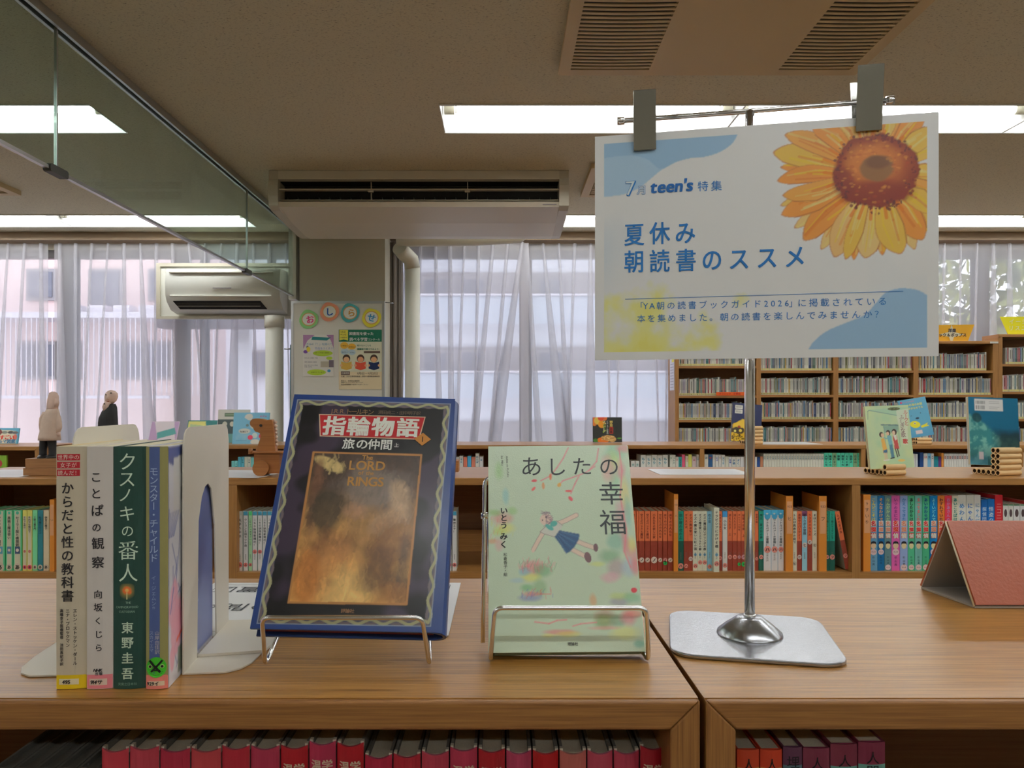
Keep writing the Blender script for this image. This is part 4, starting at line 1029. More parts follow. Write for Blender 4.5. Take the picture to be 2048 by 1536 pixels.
row3(tl + s1, 'right of the pale green cover, up to the upright', 'books of the farther bookcase, left of its centre upright')
s2 = []
x = 1409
for k, (wd, yt, c, ti, tc_) in enumerate([(7.5, 909, (206, 204, 186), 'お', (80, 120, 130)), (8, 909, (40, 80, 120), 'ひ', (210, 90, 80)), (5, 909, (206, 200, 190), '', 0), (6, 910, (206, 204, 190), 'おば', (120, 120, 200)), (5, 910, (216, 204, 190), 'で', (200, 90, 80)), (7, 910, (206, 204, 190), 'すてき', (80, 150, 180)),
                                       (6.5, 913, (206, 204, 180), '', 0), (6, 914, (206, 200, 200), '怪猫', (80, 100, 160)), (8, 914, (206, 204, 186), '夕焼', (60, 110, 150)), (8, 914, (206, 204, 186), 'ずく', (70, 130, 170)), (6, 914, (214, 204, 196), '', 0), (8, 914, (220, 190, 186), '犬', (214, 110, 120)), (6, 914, (226, 160, 160), '', 0)]):
    s2.append((x, x + wd, yt, c, None, ti, tc_ or (0, 0, 0), cname(c))); x += wd + 0.5
x = 1513
s2 += [(1506, 1514, 914, (206, 200, 190), None, '', (0, 0, 0), 'cream'), (1514.5, 1520, 914, (30, 60, 110), None, '', (0, 0, 0), 'blue'), (1520.5, 1526, 913, (160, 110, 80), None, '', (0, 0, 0), 'tan')]
for k in range(22):
    a_ = 1527 + k * 5.5; s2.append((a_, a_ + 5.1, 907.5, (204, 202, 182), None, 'ミつ'[k % 2] + 'えき'[k % 2], (90, 150, 176), 'cream slim'))
tt = ['大空に生', '風車の小', '海に立つ', '野獣', '野性の叫', 'カモの旅', '森野の', '日本山', 'テピアル', '十七号']
for k in range(10):
    a_ = 1648.5 + k * 8.3; s2.append((a_, a_ + 7.8, 906, (80, 190, 160) if k not in (2, 7) else (120, 160, 120), None, tt[k], (20, 70, 70), 'teal'))
row3(s2, 'right of the centre upright of the farther bookcase', 'books of the farther bookcase, right of its centre upright')
s3 = [(1826 + k * 5, 1830.6 + k * 5, 908, c, None, '', (0, 0, 0), cname(c)) for k, c in enumerate([(206, 204, 200), (190, 200, 214)])]
for (a_, b_, yt, c, ti, tc_) in [(670, 705, 905, (30, 60, 110), '', 0), (707, 745, 907, (206, 196, 200), 'は', (220, 90, 110)), (746, 777, 907, (110, 160, 190), 'も', (30, 80, 130)), (780, 805, 907, (200, 200, 200), 'その', (50, 50, 60)), (807, 848, 913, (30, 110, 120), '', 0), (850, 876, 913, (80, 40, 90), '', 0), (878, 900, 906, (206, 130, 60), '', 0)]:
    s3.append((1700 + a_ * .2084, 1700 + b_ * .2084, yt, c, None, ti, tc_ or (0, 0, 0), cname(c)))
for k in range(11): s3.append((1888.5 + k * 4.9, 1893 + k * 4.9, 907.5, (206, 196, 190), None, '目赤', (90, 60, 110) if k % 2 else (214, 80, 90), 'white comic'))
s3 += [(2034 + k * 8, 2041.5 + k * 8, 905, c, None, '', (0, 0, 0), cname(c)) for k, c in enumerate([(120, 170, 190), (190, 200, 206), (150, 180, 190)])]
row3(s3, 'right of the pale green picture book in the farther bookcase', 'books of the farther bookcase, right end')
s4 = [(895 + k * 8, 902.4 + k * 8, yt, c, None, ti, (60, 130, 160), cname(c)) for k, (yt, c, ti) in enumerate([(914, (204, 204, 190), 'る'), (912, (190, 200, 190), 'お'), (914, (206, 200, 190), ''), (912, (206, 204, 190), 'そら'), (914, (220, 110, 90), ''), (912, (70, 150, 190), ''), (914, (206, 120, 100), ''), (907, (206, 206, 190), 'わんぱ'), (913, (206, 206, 196), '★')])]
row3(s4, 'between the dark fantasy book and the pale green cover', 'books of the farther bookcase, middle')
s5 = [(463 + k * 6.5, 469 + k * 6.5, yt, c, None, 'うみ' if k % 2 else '', (30, 110, 120), cname(c)) for k, (yt, c) in enumerate([(922, (110, 180, 180)), (922, (120, 190, 190)), (914, (80, 160, 180)), (914, (90, 170, 190)), (914, (190, 200, 180)), (914, (196, 204, 184)), (915, (110, 180, 180)), (915, (150, 190, 170)), (912, (190, 200, 190))])]
row3(s5, 'from the right bookend towards the wooden horse', 'books of the farther bookcase, left end')

# ------------------------------------------------------------------ tall disc shelving at the back right
YC = 5.80
COLS = [(1.3355, 1.92), (1.955, 2.50), (2.54, 3.105), (3.145, 3.705)]
BZ = [1.886, 1.686, 1.502, 1.318, 1.130]
t = root('disc_shelving', 'tall oak shelving of four columns packed with slim disc cases', 'bookcase', (0, 0, 0))
for xa, xb in ((1.306, 1.3345), (1.921, 1.954), (2.501, 2.539), (3.106, 3.144), (3.706, 3.746)):
    MB().box(xa, xb, YC, YC + 0.24, 0.0, BZ[0] - 0.0003).build('upright', M['oak_far_side'], t)
MB().bbox_bevel(1.306, 3.746, YC - 0.004, YC + 0.24, BZ[0], BZ[0] + 0.024, 0.004).build('top_board', M['oak_far'], t)
MB().box(1.3345, 3.706, YC + 0.228, YC + 0.24, 0.05, BZ[0] - 0.0005).build('back_panel', M['oak_back'], t)
for ci, (xa, xb) in enumerate(COLS):
    for z in BZ[1:] + [0.94, 0.75, 0.4, 0.08]:
        dz = (0.035 if z == BZ[1] else -0.005) if ci == 0 else 0
        MB().box(xa - 0.0008, xb + 0.0008, YC + 0.001, YC + 0.2275, z + dz - 0.018, z + dz).build('shelf_board', M['oak_far'], t)
t = root('disc_shelving', 'slightly taller oak disc shelving cut off by the right edge', 'bookcase', (0, 0, 0))
EX0, EX1 = 3.7475, 4.9; EZ = [1.938, 1.735, 1.526, 1.32, 1.12]
MB().box(EX0, EX0 + 0.03, YC, YC + 0.2, 0, EZ[0]).build('side_panel', M['oak_far_side'], t)
MB().box(EX1 - 0.03, EX1, YC, YC + 0.2, 0, EZ[0]).build('side_panel', M['oak_far_side'], t)
MB().bbox_bevel(EX0, EX1, YC - 0.002, YC + 0.2, EZ[0] + 0.0003, EZ[0] + 0.022, 0.003).build('top_board', M['oak_far'], t)
MB().box(EX0 + 0.0305, EX1 - 0.0305, YC + 0.188, YC + 0.2, 0.05, EZ[0] - 0.0005).build('back_panel', M['oak_back'], t)
for z in EZ[1:]: MB().box(EX0 + 0.0303, EX1 - 0.0303, YC + 0.001, YC + 0.1875, z - 0.018, z).build('shelf_board', M['oak_far'], t)

rc = random.Random(99)
PAL = [('pale grey', (186, 186, 178))] * 7 + [('white', (214, 214, 200))] * 4 + [('mid grey', (140, 142, 140))] * 4 + [('dark grey', (74, 76, 78))] * 3 + [('teal', (60, 104, 108))] * 2 + [('navy', (50, 62, 92)), ('dusty rose', (168, 112, 116)), ('dark red', (140, 46, 52)),
      ('blue', (60, 116, 156)), ('brown', (128, 90, 64)), ('dark green', (54, 82, 70)), ('ochre', (190, 160, 84)), ('olive', (130, 130, 96)), ('lilac', (164, 156, 172))]
PROT = {}


def disc_mesh(c, w_, h):
    key = (c, round(w_, 4), round(h, 3))
    if key not in PROT:
        mb = MB(C(c)); D = 0.13
        mb.box(0, w_, 0.0006, D, 0, h, C(180, 184, 178)); mb.box(w_ * 0.18, w_ * 0.98, 0, 0.0006, 0.017, h - 0.002, C(c)); mb.box(w_ * 0.04, w_ * 0.98, -0.0002, 0.0006, 0.003, 0.0165, C(204, 200, 132))
        mb.box(w_ * 0.4, w_ * 0.65, -0.0003, 0.0006, 0.04, h * 0.85, C(*[min(235, v + 50) if sum(c) < 330 else v - 70 for v in c]))
        mb.box(w_ * 0.25, w_ * 0.8, -0.0004, 0.0006, 0.006, 0.012, C(110, 110, 80)); mb.box(0, w_ * 0.14, -0.0001, 0.0006, 0, h, C(226, 228, 220))
        me = mb.build('disc_case', M['cover']); PROT[key] = me.data; bpy.data.objects.remove(me)
    return PROT[key]


rows_cd = []
for ci, (xa, xb) in enumerate(COLS):
    for ri, z in enumerate(BZ[1:]):
        dz = (0.035 if ri == 0 else -0.005) if ci == 0 else 0
        rows_cd.append(('top second third fourth'.split()[ri], 'first second third fourth'.split()[ci] + ' column', xa, xb, z + dz))
for ri, z in enumerate(EZ[1:]): rows_cd.append(('top second third fourth'.split()[ri], 'right-edge case', EX0 + 0.0305, 4.15, z))
order = [2, 6, 10, 1, 5, 9, 0, 4, 8, 12, 16, 17, 3, 7, 11, 13, 14, 15, 18, 19]
count = 0; stuff = MB()
for oi_ in order:
    rn, cn, xa, xb, z = rows_cd[oi_]; x = xa + 0.004 + (0.03 if oi_ == 16 else 0); k = 0; end = xb - rc.choice([0.004, 0.004, 0.02, 0.035])
    while True:
        w_ = rc.choice([0.0100, 0.0102, 0.0104, 0.0104, 0.0118, 0.0052, 0.0235] if rc.random() < 0.3 else [0.0102, 0.0104])
        if x + w_ > end: break
        cn_, c = rc.choice(PAL); h = rc.choice([0.1245] * 8 + [0.133, 0.14]); y0 = YC + 0.012 + rc.uniform(0, 0.006); k += 1
        lean = 0.0
        if count < 290:
            o = bpy.data.objects.new('disc_case', disc_mesh(c, w_, h)); COL.objects.link(o); o.location = (x, y0, z + 0.0003)
            tag(o, f'{cn_} slim disc case, {nth(k)} from left, {rn} visible shelf of the {cn}', 'disc case', 'disc cases in the tall shelving'); count += 1
        else:
            stuff.box(x, x + w_, y0 + 0.0006, y0 + 0.13, z + 0.0003, z + h, C(180, 184, 178)); stuff.box(x + w_ * .18, x + w_ * .98, y0, y0 + 0.0006, z + 0.017, z + h - 0.002, C(c))
            stuff.box(x + w_ * .04, x + w_ * .98, y0 - 0.0002, y0 + 0.0006, z + 0.003, z + 0.0165, C(204, 200, 132)); stuff.box(x + w_ * .4, x + w_ * .65, y0 - 0.0003, y0 + 0.0006, z + 0.04, z + h * .85, C(*[min(235, v + 50) if sum(c) < 330 else v - 70 for v in c]))
            stuff.box(x, x + w_ * .14, y0 - 0.0001, y0 + 0.0006, z, z + h, C(226, 228, 220))
        x += w_ + 0.0005
o = stuff.build('disc_cases', M['cover']); tag(o, 'remaining slim disc cases filling the other shelves of the tall oak shelving', 'disc cases', None, 'stuff')

a = PX(1433, 784, 5.79); b = PX(1493, 791, 5.79)
o = MB().box(a.x, b.x, YC - 0.006, YC - 0.0005, b.z, a.z, C(240, 96, 30)).build('shelf_label', M['paper']); tag(o, 'orange strip label on a shelf edge in the first disc column', 'label')
e = MB(); text_h(e, 'クラシック　交響曲', lambda u, v: (u, YC - 0.0064, v), a.x + 0.02, (a.z + b.z) / 2, 0.018, C(190, 50, 20), 1.0, 1, 0.02); e.build('lettering', M['paper'], o)
o = MB().box(1.3035, 1.3055, YC + 0.02, YC + 0.17, EYE + 0.12, EYE + 0.36, C(206, 204, 214)).build('paper_notice', M['paper']); tag(o, 'narrow white paper notice taped to the side of the disc shelving', 'notice')
e = MB()
for k in range(9): rect(e, lambda u, v: (1.3032, u, v), YC + 0.04, EYE + 0.14 + k * 0.022, YC + 0.15, EYE + 0.146 + k * 0.022, C(160, 156, 170))
rect(e, lambda u, v: (1.3031, u, v), YC + 0.02, EYE + 0.335, YC + 0.10, EYE + 0.36, C(236, 214, 90)); e.build('print', M['paper'], o)


def wedge_sign(label, pts, d_, base, draw):
    P = [PX(px, py, d_) for px, py in pts]
    o = MB().prism([(p.x, d_, p.z) for p in P], (0, 0.004, 0), C(base)).build('genre_sign', M['paper']); tag(o, label, 'sign')
    e = MB(); draw(e, lambda off: (lambda u, v: (u, d_ - off, v)), lambda px, py: ((px - 1004) / FOC * d_, EYE + (812 - py) / FOC * d_), d_ / FOC); e.build('lettering', M['paper'], o)


def s_a(e, F, q, mm):
    c = q(1903, 669)
    P = []
    for k in range(8):
        r_ = (26 if k % 2 == 0 else 7) * mm * (0.75 if k % 4 == 2 else 1); P.append(F(0.001)(c[0] + r_ * math.cos(k * math.pi / 4), c[1] + r_ * math.sin(k * math.pi / 4)))
    c0 = F(0.001)(*c)
    for k in range(8): e.face([c0, P[k], P[(k + 1) % 8]], C(206, 200, 170))
    u, v = q(1896, 661); text_h(e, '洋楽', F(0.0015), u, v, 8 * mm, C(30, 44, 60), 1, 1, 0.04)
    u, v = q(1869, 670); text_h(e, 'ロック＆ポップス', F(0.0015), u, v, 8 * mm, C(50, 44, 40), 1, 1, 0.04)


wedge_sign('ochre genre sign with a pale star standing on the disc shelving', [(1822, 687.5), (1934, 687.5), (1949, 649), (1808, 651)], 5.84, (208, 156, 34), s_a)


def s_b(e, F, q, mm):
    u, v = q(2017, 643); text_h(e, 'イージー', F(0.0012), u, v, 11 * mm, C(220, 220, 170), 1.15, 1, 0.02)
    u, v = q(2016, 656); text_h(e, 'リスニング', F(0.0012), u, v, 11 * mm, C(220, 220, 170), 1.15, 1, 0.02)


wedge_sign('bright yellow genre sign standing on the right-edge disc shelving', [(2016, 668.5), (2075, 668.5), (2092, 633), (2000, 633.5)], 5.86, (240, 216, 30), s_b)
o = MB().box(3.68, 3.742, YC - 0.0065, YC - 0.005, BZ[0] + 0.004, BZ[0] + 0.018, C(206, 206, 200)).build('shelf_label', M['paper']); tag(o, 'small white label on the top right corner of the disc shelving', 'label')

# ------------------------------------------------------------------ volumes inside the near bookcases
SN = 0.600
edges = [200, 257, 318, 380, 442, 500, 560, 617, 673, 729, 786, 843, 900, 957, 1013, 1066, 1120, 1176, 1229, 1282, 1336]
reds = [(206, 62, 78), (196, 66, 84), (186, 46, 72), (204, 72, 80), (188, 42, 60), (190, 58, 88), (184, 26, 40), (186, 50, 84), (186, 26, 40), (186, 40, 70), (184, 40, 56), (190, 62, 84), (188, 56, 84), (176, 28, 40), (188, 66, 100), (182, 26, 32), (192, 104, 96), (192, 74, 96), (190, 66, 90), (170, 26, 44), (160, 30, 50)]
rn_ = random.Random(3)


def journal(label, x0, w_, ztop, col, txt, k):
    h = 0.262; z0 = ztop - h
    t = root('bound_journal', label, 'book', (x0, SN, z0), 0, 'red bound journals in the near bookcase')
    t.location.z = z0
    mb = MB(C(col)); n = 10; bulge = 0.0035; tk = 0.0022
    ys = lambda u: 0.003 - bulge * (1 - (2 * u / w_ - 1) ** 2)
    sag = lambda u: -0.0022 * (1 - (2 * u / w_ - 1) ** 2)
    for q in range(n):
        a_, b_ = w_ * q / n, w_ * (q + 1) / n
        mb.face([(a_, ys(a_), 0), (b_, ys(b_), 0), (b_, ys(b_), h + sag(b_)), (a_, ys(a_), h + sag(a_))], None, True)
        mb.face([(a_, ys(a_), h + sag(a_)), (b_, ys(b_), h + sag(b_)), (b_, ys(b_) + 0.0025, h + sag(b_)), (a_, ys(a_) + 0.0025, h + sag(a_))], C(min(240, col[0] + 20), col[1] + 50, col[2] + 50), True)
        mb.face([(a_, ys(a_) + 0.0025, h + sag(a_)), (b_, ys(b_) + 0.0025, h + sag(b_)), (b_, ys(b_) + 0.0025, 0), (a_, ys(a_) + 0.0025, 0)])
    mb.build('spine', M['cover'], t)
    for x in (0.0002, w_ - tk - 0.0002):
        MB(C(112, 108, 98)).box(x, x + tk, 0.004, 0.19, 0, h + 0.0005).build('board', M['greycover'], t)
        MB(C(200, 194, 176)).box(x - 0.0001, x + tk + 0.0001, 0.0035, 0.0075, h - 0.004, h + 0.0009).build('worn_corner', M['paper'], t)
    MB().box(tk + 0.0005, w_ - tk - 0.0005, 0.007, 0.186, 0.003, h - 0.004).build('page_block', M['oldpages'], t)
    e = MB()
    if txt:
        text_h(e, txt, lambda u, v: (u, ys(u) - 0.0003, v), w_ * 0.09, h - 0.0175, w_ * 0.41, C(222, 200, 176), 1.0, 2, 0.03); e.build('lettering', M['paper'], t)


for k in range(20):
    xa = (edges[k] - 1004) / FOC * SN; xb = (edges[k + 1] - 1004) / FOC * SN
    yt = [1499, 1495, 1499, 1499, 1494, 1494, 1493, 1485, 1488, 1512, 1510, 1505, 1497, 1500, 1503, 1503, 1503, 1503, 1503, 1494][k]
    journal(f'red-spined grey bound journal in the near bookcase, {nth(k + 1)} of the red row from left', xa, xb - xa - 0.0012, EYE - (yt - 812) / FOC * SN, reds[k], '温学' if k > 5 else '', k)
for k in range(5):
    xa = (edges[0] - 1004) / FOC * SN - 0.0165 * (k + 1) - 0.002
    t = root('bound_journal', f'dark grey bound volume left of the red journals, {nth(k + 1)} leftward from them', 'book', (xa, SN, EYE - (1538 - 812) / FOC * SN - 0.25), 0, 'dark grey volumes in the near bookcase')
    MB().box(0, 0.0152, 0, 0.003, 0, 0.25).box(0, 0.0022, 0.003, 0.19, 0, 0.25).box(0.013, 0.0152, 0.003, 0.19, 0, 0.25).build('cover', M['greycover'], t)
    MB().box(0.0024, 0.0128, 0.004, 0.187, 0.002, 0.246).build('page_block', M['greycover'], t)
rb = [(1474, 1518, 1498, (212, 74, 44), (206, 170, 90), '人門', 1528), (1520.5, 1564, 1498, (212, 70, 42), (206, 170, 90), '人門', 1528), (1566, 1604, 1493, (100, 56, 84), (96, 130, 140), '埋文', 1523),
      (1606, 1659, 1495, (128, 52, 74), (110, 170, 160), '人間', 1525), (1661, 1714, 1487, (128, 50, 70), (110, 170, 160), '人間', 1520), (1716.5, 1770, 1483, (128, 46, 70), (110, 170, 160), '人間', 1514)]
for k, (a_, b_, yt, c1, c2, tx, ty) in enumerate(rb):
    s_ = SN / FOC; w_ = (b_ - a_) * s_; zt = EYE - (yt - 812) * s_; h = 0.21
    f = (44 if k > 2 else 36) * s_ / h
    mb, ys = bookmesh(w_, 0.15, h, [(0, f, C(c1)), (f, 1, C(c2))], C(c1), 0.0012, 0.002)
    o = mb.build('novel', M['cover']); o.location = ((a_ - 1004) * s_, SN, zt - h)
    tag(o, f'{["orange", "orange", "purple", "maroon", "maroon", "maroon"][k]} topped paperback in the right near bookcase, {nth(k + 1)} from its upright', 'book', 'paperbacks in the right near bookcase')
    MB().box(0.0014, w_ - 0.0014, 0.003, 0.147, 0.002, h - 0.001).build('page_block', M['oldpages'], o)
    e = MB(); z_ = EYE - (ty - 812) * s_ - (zt - h)
    text_v(e, tx, lambda u, v: (u, ys(u) - 0.0004, v), w_ / 2, z_ + 0.0055, 0.0105, C(20, 20, 26), 1.0, 3, 0.01); e.build('lettering', M['paper'], o)

# ------------------------------------------------------------------ the four standing books and their bookends
ST = EYE - TOP; SB = 0.590; sS = SB / FOC; RZ = math.radians(6.1)
HB = (1380 - 894) * sS
books4 = []


def stand_book(label, px0, px1, bands, cov, bulge, D, zb=0.0003, h=HB, right=None, yoff=0.0):
    w_ = (px1 - px0) * sS
    mb, ys = bookmesh(w_, D, h, [(a_, b_, C(c)) for a_, b_, c in bands], C(cov), 0.0012, bulge, C(right) if right else None)
    x0 = (px0 - 1004) * sS
    o = mb.build('novel', M['cover']); o.location = (x0, SB + bulge + yoff, TOP + zb); o.rotation_euler = (0, 0, RZ)
    tag(o, label, 'book', 'standing novels between the bookends')
    pb = MB(); pb.box(0.0014, w_ - 0.0014, 0.002, D - 0.0015, 0.0006, h - 0.0008); pb.build('page_block', M['pages'], o)
    return o, w_, h, ys


def q4(px0, w_):   # photo pixel on a spine -> spine coordinates
    return lambda px, py: ((px - px0) * sS, (1380 - py) * sS)


# 1 cream
o, w_, h, ys = stand_book('cream novel with three red title labels, first of the four standing books', 111, 170.5, [(0, 0.945, (196, 184, 162)), (0.945, 1, (214, 178, 36))], (206, 190, 150), 0.0012, 0.13)
q = q4(111, w_); e = MB(); F = lambda off: (lambda u, v: (u, ys(u) - off, v))
for k, s_ in enumerate(('世界中の', '女子が', '読んだ！')):
    u0, v0 = q(112.5, 909 + k * 15.6); u1, v1 = q(157, 922 + k * 15.6); rect(e, F(0.0002), u0, v1, u1, v0, C(176, 32, 44), 3)
    text_h(e, s_, F(0.0004), u0 + (0.0006 if k != 1 else 0.0025), (v0 + v1) / 2, 10.4 * sS, C(226, 214, 200), 1.02 if k == 0 else 1.05, 2)
u, v = q(133.5, 964); text_v(e, 'からだと性の教科書', F(0.0002), u, v, 25 * sS, C(44, 40, 42), 1.078, 3, 0.018)
for s_, px, py, sz, sp in (('エレン・ストッケン・ダール', 148, 1219, 8.4, 1.04), ('ニナ・ブロックマン', 134, 1219, 8.4, 1.02), ('高橋幸子医療監修　池田真紀子訳', 122, 1219, 7.2, 1.06)):
    u, v = q(px, py); text_v(e, s_, F(0.0002), u, v, sz * sS, C(66, 60, 58), sp, 2, 0.015)
e.build('spine_lettering', M['paper'], o)
e = MB(); u0, v0 = q(112, 1352); u1, v1 = q(168, 1380)
rect(e, F(0.00015), u0, v1 + 0.0002, u1, v0, C(226, 190, 30), 6); u0, v0 = q(117, 1359.5); u1, v1 = q(155, 1371); rect(e, F(0.0003), u0, v1, u1, v0, C(222, 212, 180), 4)
text_h(e, '495', F(0.0005), u0 + 0.0024, (v0 + v1) / 2, 10.5 * sS, C(34, 30, 30), 1, 2, 0.03, shear=0.1); e.build('call_label', M['paper'], o)
# 2 white
o, w_, h, ys = stand_book('white novel with widely spaced black kana, second of the four standing books', 172.5, 223, [(0, 1, (206, 198, 192))], (214, 206, 196), 0.0010, 0.128)
q = q4(172.5, w_); e = MB()
for ch, px, py, sz in (('こ', 191, 955, 23), ('と', 191, 988, 23), ('ぱ', 193, 1022, 25), ('の', 192, 1056, 19), ('観', 194.5, 1088, 25), ('察', 194.5, 1126, 25), ('向', 195, 1190, 17.5), ('坂', 195, 1216, 17.5), ('く', 195, 1243, 16), ('じ', 196, 1270, 17), ('ら', 196, 1297, 16)):
    u, v = q(px, py); put_glyph(e, ch, F(0.0002), u, v, sz * sS, C(44, 40, 44), 3, 0.014)
u, v = q(186, 1342); text_h(e, 'NHK', F(0.0002), u, v, 8.4 * sS, C(40, 36, 40), 1, 2, 0.04, shear=0.3, sx=1.0); u, v = q(188, 1349); text_h(e, '出版', F(0.0002), u, v, 7 * sS, C(60, 56, 60), 1.15, 2, 0.02)
e.build('spine_lettering', M['paper'], o)
e = MB(); u0, v0 = q(173.2, 1351); u1, v1 = q(222, 1379); rect(e, F(0.00015), u0, v1, u1, v0, C(232, 128, 138), 6); u0, v0 = q(178, 1359); u1, v1 = q(212, 1372); rect(e, F(0.0003), u0, v1, u1, v0, C(222, 196, 180), 4)
text_h(e, '914サ', F(0.0005), u0 + 0.0008, (v0 + v1) / 2, 10.5 * sS, C(34, 30, 34), 1, 2, 0.03, shear=0.15); e.build('call_label', M['paper'], o)
# 3 dark green
o, w_, h, ys = stand_book('dark green novel with white title and small glowing tree, third standing book', 224.5, 288.5, [(0, 1, (32, 66, 58))], (30, 60, 54), 0.0022, 0.134)
q = q4(224.5, w_); e = MB()
for ch, px, py, sz in (('ク', 253, 924, 38), ('ス', 252, 959, 36), ('ノ', 249, 991, 32), ('キ', 252, 1028, 34), ('の', 253, 1063, 26), ('番', 254, 1102, 41), ('人', 254, 1147, 39)):
    u, v = q(px, py); put_glyph(e, ch, F(0.0002), u, v, sz * sS, C(206, 222, 204), 4, 0.0)
for ch, py in zip('東野圭吾', (1257, 1287, 1318, 1349)):
    u, v = q(253, py); put_glyph(e, ch, F(0.0002), u, v, 24 * sS, C(196, 210, 190), 3, 0.02)
u, v = q(249, 1207); text_h(e, 'THE', F(0.0002), u, v, 6 * sS, C(150, 176, 160), 1, 2, 0); u, v = q(230, 1216); text_h(e, 'CAMPHORWOOD', F(0.0002), u, v, 6.4 * sS, C(150, 176, 160), 1, 2, 0, sx=0.82)
u, v = q(236, 1225); text_h(e, 'CUSTODIAN', F(0.0002), u, v, 6.4 * sS, C(150, 176, 160), 1, 2, 0, sx=0.85); u, v = q(234, 1370); text_h(e, '実業之日本社', F(0.0002), u, v, 6.2 * sS, C(120, 150, 136), 1, 2, 0)
e.build('spine_lettering', M['paper'], o)
u, v = q(252, 1183); g = Art(0.011, 0.013, 40, C(32, 66, 58)); g.ell(0.0055, 0.0075, 0.0048, 0.0048, C(150, 130, 70), 0.9, 0.9); g.ell(0.0055, 0.0075, 0.0032, 0.003, C(226, 110, 50), 1, 0.5, nz=g.nz(0.003)); g.ell(0.0055, 0.0078, 0.0014, 0.0013, C(240, 190, 110), 0.8, 0.6); g.line([(0.0055, 0.006), (0.0055, 0.001)], 0.0006, C(210, 200, 150))
g.sheet('tree_emblem', M['paper'], o, lambda a_, b_: (u - 0.0055 + a_, ys(u - 0.0055 + a_) - 0.0002, v - 0.0075 + b_))
# 4 blue/olive with sticker
o, w_, h, ys = stand_book('slim blue and olive novel with green sticker, rightmost of the standing books', 290.5, 333, [(0, 0.945, (144, 138, 86)), (0.945, 1, (236, 124, 112))], (206, 206, 214), 0.0014, 0.126, right=(206, 206, 216))
q = q4(290.5, w_); e = MB()
u0, v0 = q(297.5, 895); u1, v1 = q(318, 1356); rect(e, F(0.00015), u0, v1, u1, v0, C(72, 88, 138), 4)
for ch, py in zip('モンスター・チャイルド', [944 + k * 17.3 for k in range(11)]):
    u, v = q(306.5, py); put_glyph(e, ch, F(0.0003), u, v, 18.5 * sS, C(176, 190, 214), 3, 0.0, -math.pi / 2 if ch == 'ー' else 0)
u, v = q(306.5, 1152); text_v(e, 'イ・ジェムン', F(0.0003), u, v, 10 * sS, C(150, 166, 200), 1.02, 2); u, v = q(306.5, 1214); text_v(e, '作', F(0.0003), u, v, 6 * sS, C(150, 166, 200), 1, 2)
u, v = q(313, 1263); text_v(e, '山岸由佳訳', F(0.0003), u, v, 9.4 * sS, C(190, 180, 180), 1.0, 2); u, v = q(302, 1263); text_v(e, 'スカイエマ', F(0.0003), u, v, 8.6 * sS, C(150, 160, 190), 1, 2)
e.build('spine_lettering', M['paper'], o)
e = MB(); u0, v0 = q(291.5, 1352); u1, v1 = q(331, 1381); rect(e, F(0.0002), u0, v1 + 0.0005, u1, v0, C(240, 128, 118), 5); u0, v0 = q(296, 1364); u1, v1 = q(327, 1373); rect(e, F(0.0004), u0, v1, u1, v0, C(226, 202, 176), 4)
text_h(e, '929イ', F(0.0006), q(293, 0)[0], (v0 + v1) / 2, 9.5 * sS, C(34, 30, 34), 1, 2, 0.03); e.build('call_label', M['paper'], o)
e = MB(); cu, cv = q(311.5, 1336); R_ = 19.5 * sS; disc(e, F(0.0007), cu, cv, R_, R_ * 1.06, C(64, 176, 40), 28)
G = F(0.0009); st_ = lambda pts, wd, c=(20, 26, 20): stroke(e, G, [(cu + a_ * sS, cv + b_ * sS) for a_, b_ in pts], wd * sS, C(c))
st_([(-13, 14), (-4, 3), (8, -10)], 4.4); st_([(12, 14), (3, 4), (-10, -9)], 4.0); st_([(-5, -6), (8, -6)], 2.2)
for dx in (-11.5, 11.5): disc(e, F(0.0009), cu + dx * sS, cv + 2 * sS, 4.2 * sS, 4 * sS, C(170, 200, 120), 12); disc(e, F(0.0011), cu + dx * sS, cv + 2 * sS, 2.8 * sS, 2.8 * sS, C(20, 24, 20), 12)
for k, ch in enumerate('YOUNGADULT'): a_ = -2.45 + k * 0.20; put_glyph(e, ch, G, cu + 15.5 * sS * math.cos(a_), cv + 15.5 * sS * math.sin(a_), 4.0 * sS, C(20, 50, 20), 1, 0.0, a_ + math.pi / 2)
e.build('teen_sticker', M['paper'], o)
# its right cover with bar codes and line art
Dc = 0.126; A = Art(Dc, h, 110, C(206, 206, 214)); LB = C(52, 74, 150); PK = C(240, 150, 170)
A.poly([(0, h), (Dc, h), (Dc, h * 0.9), (0.02, h * 0.905), (0, h * 0.93)], C(72, 84, 140)); A.poly([(0.012, h * 0.95), (0.075, h * 0.955), (0.075, h * 0.7), (0.012, h * 0.7)], C(206, 206, 206))
rr = random.Random(8)
for y0, y1 in ((0.875, 0.94), (0.755, 0.82)):
    x = 0.030
    while x < 0.07: ww_ = rr.choice([0.0006, 0.001, 0.0015]); A.poly([(x, h * y0), (x + ww_, h * y0), (x + ww_, h * y1), (x, h * y1)], C(50, 50, 54)); x += ww_ + rr.choice([0.0007, 0.0012])
for k in range(26):
    x0_ = rr.uniform(0, 0.07); y0 = rr.uniform(0.02, 0.5) * h; A.line([(x0_, y0), (x0_ + rr.uniform(-0.01, 0.02), y0 + rr.uniform(0.01, 0.03)), (x0_ + rr.uniform(0, 0.03), y0 + rr.uniform(0.03, 0.06))], 0.0011, LB)
for cx, cy, rx, ry in ((0.012, 0.33, 0.012, 0.02), (0.03, 0.27, 0.016, 0.015), (0.018, 0.2, 0.012, 0.016), (0.008, 0.11, 0.006, 0.01)): A.ell(cx, cy * h, rx, ry, PK, 0.85, 0.3, nz=A.nz(0.02))
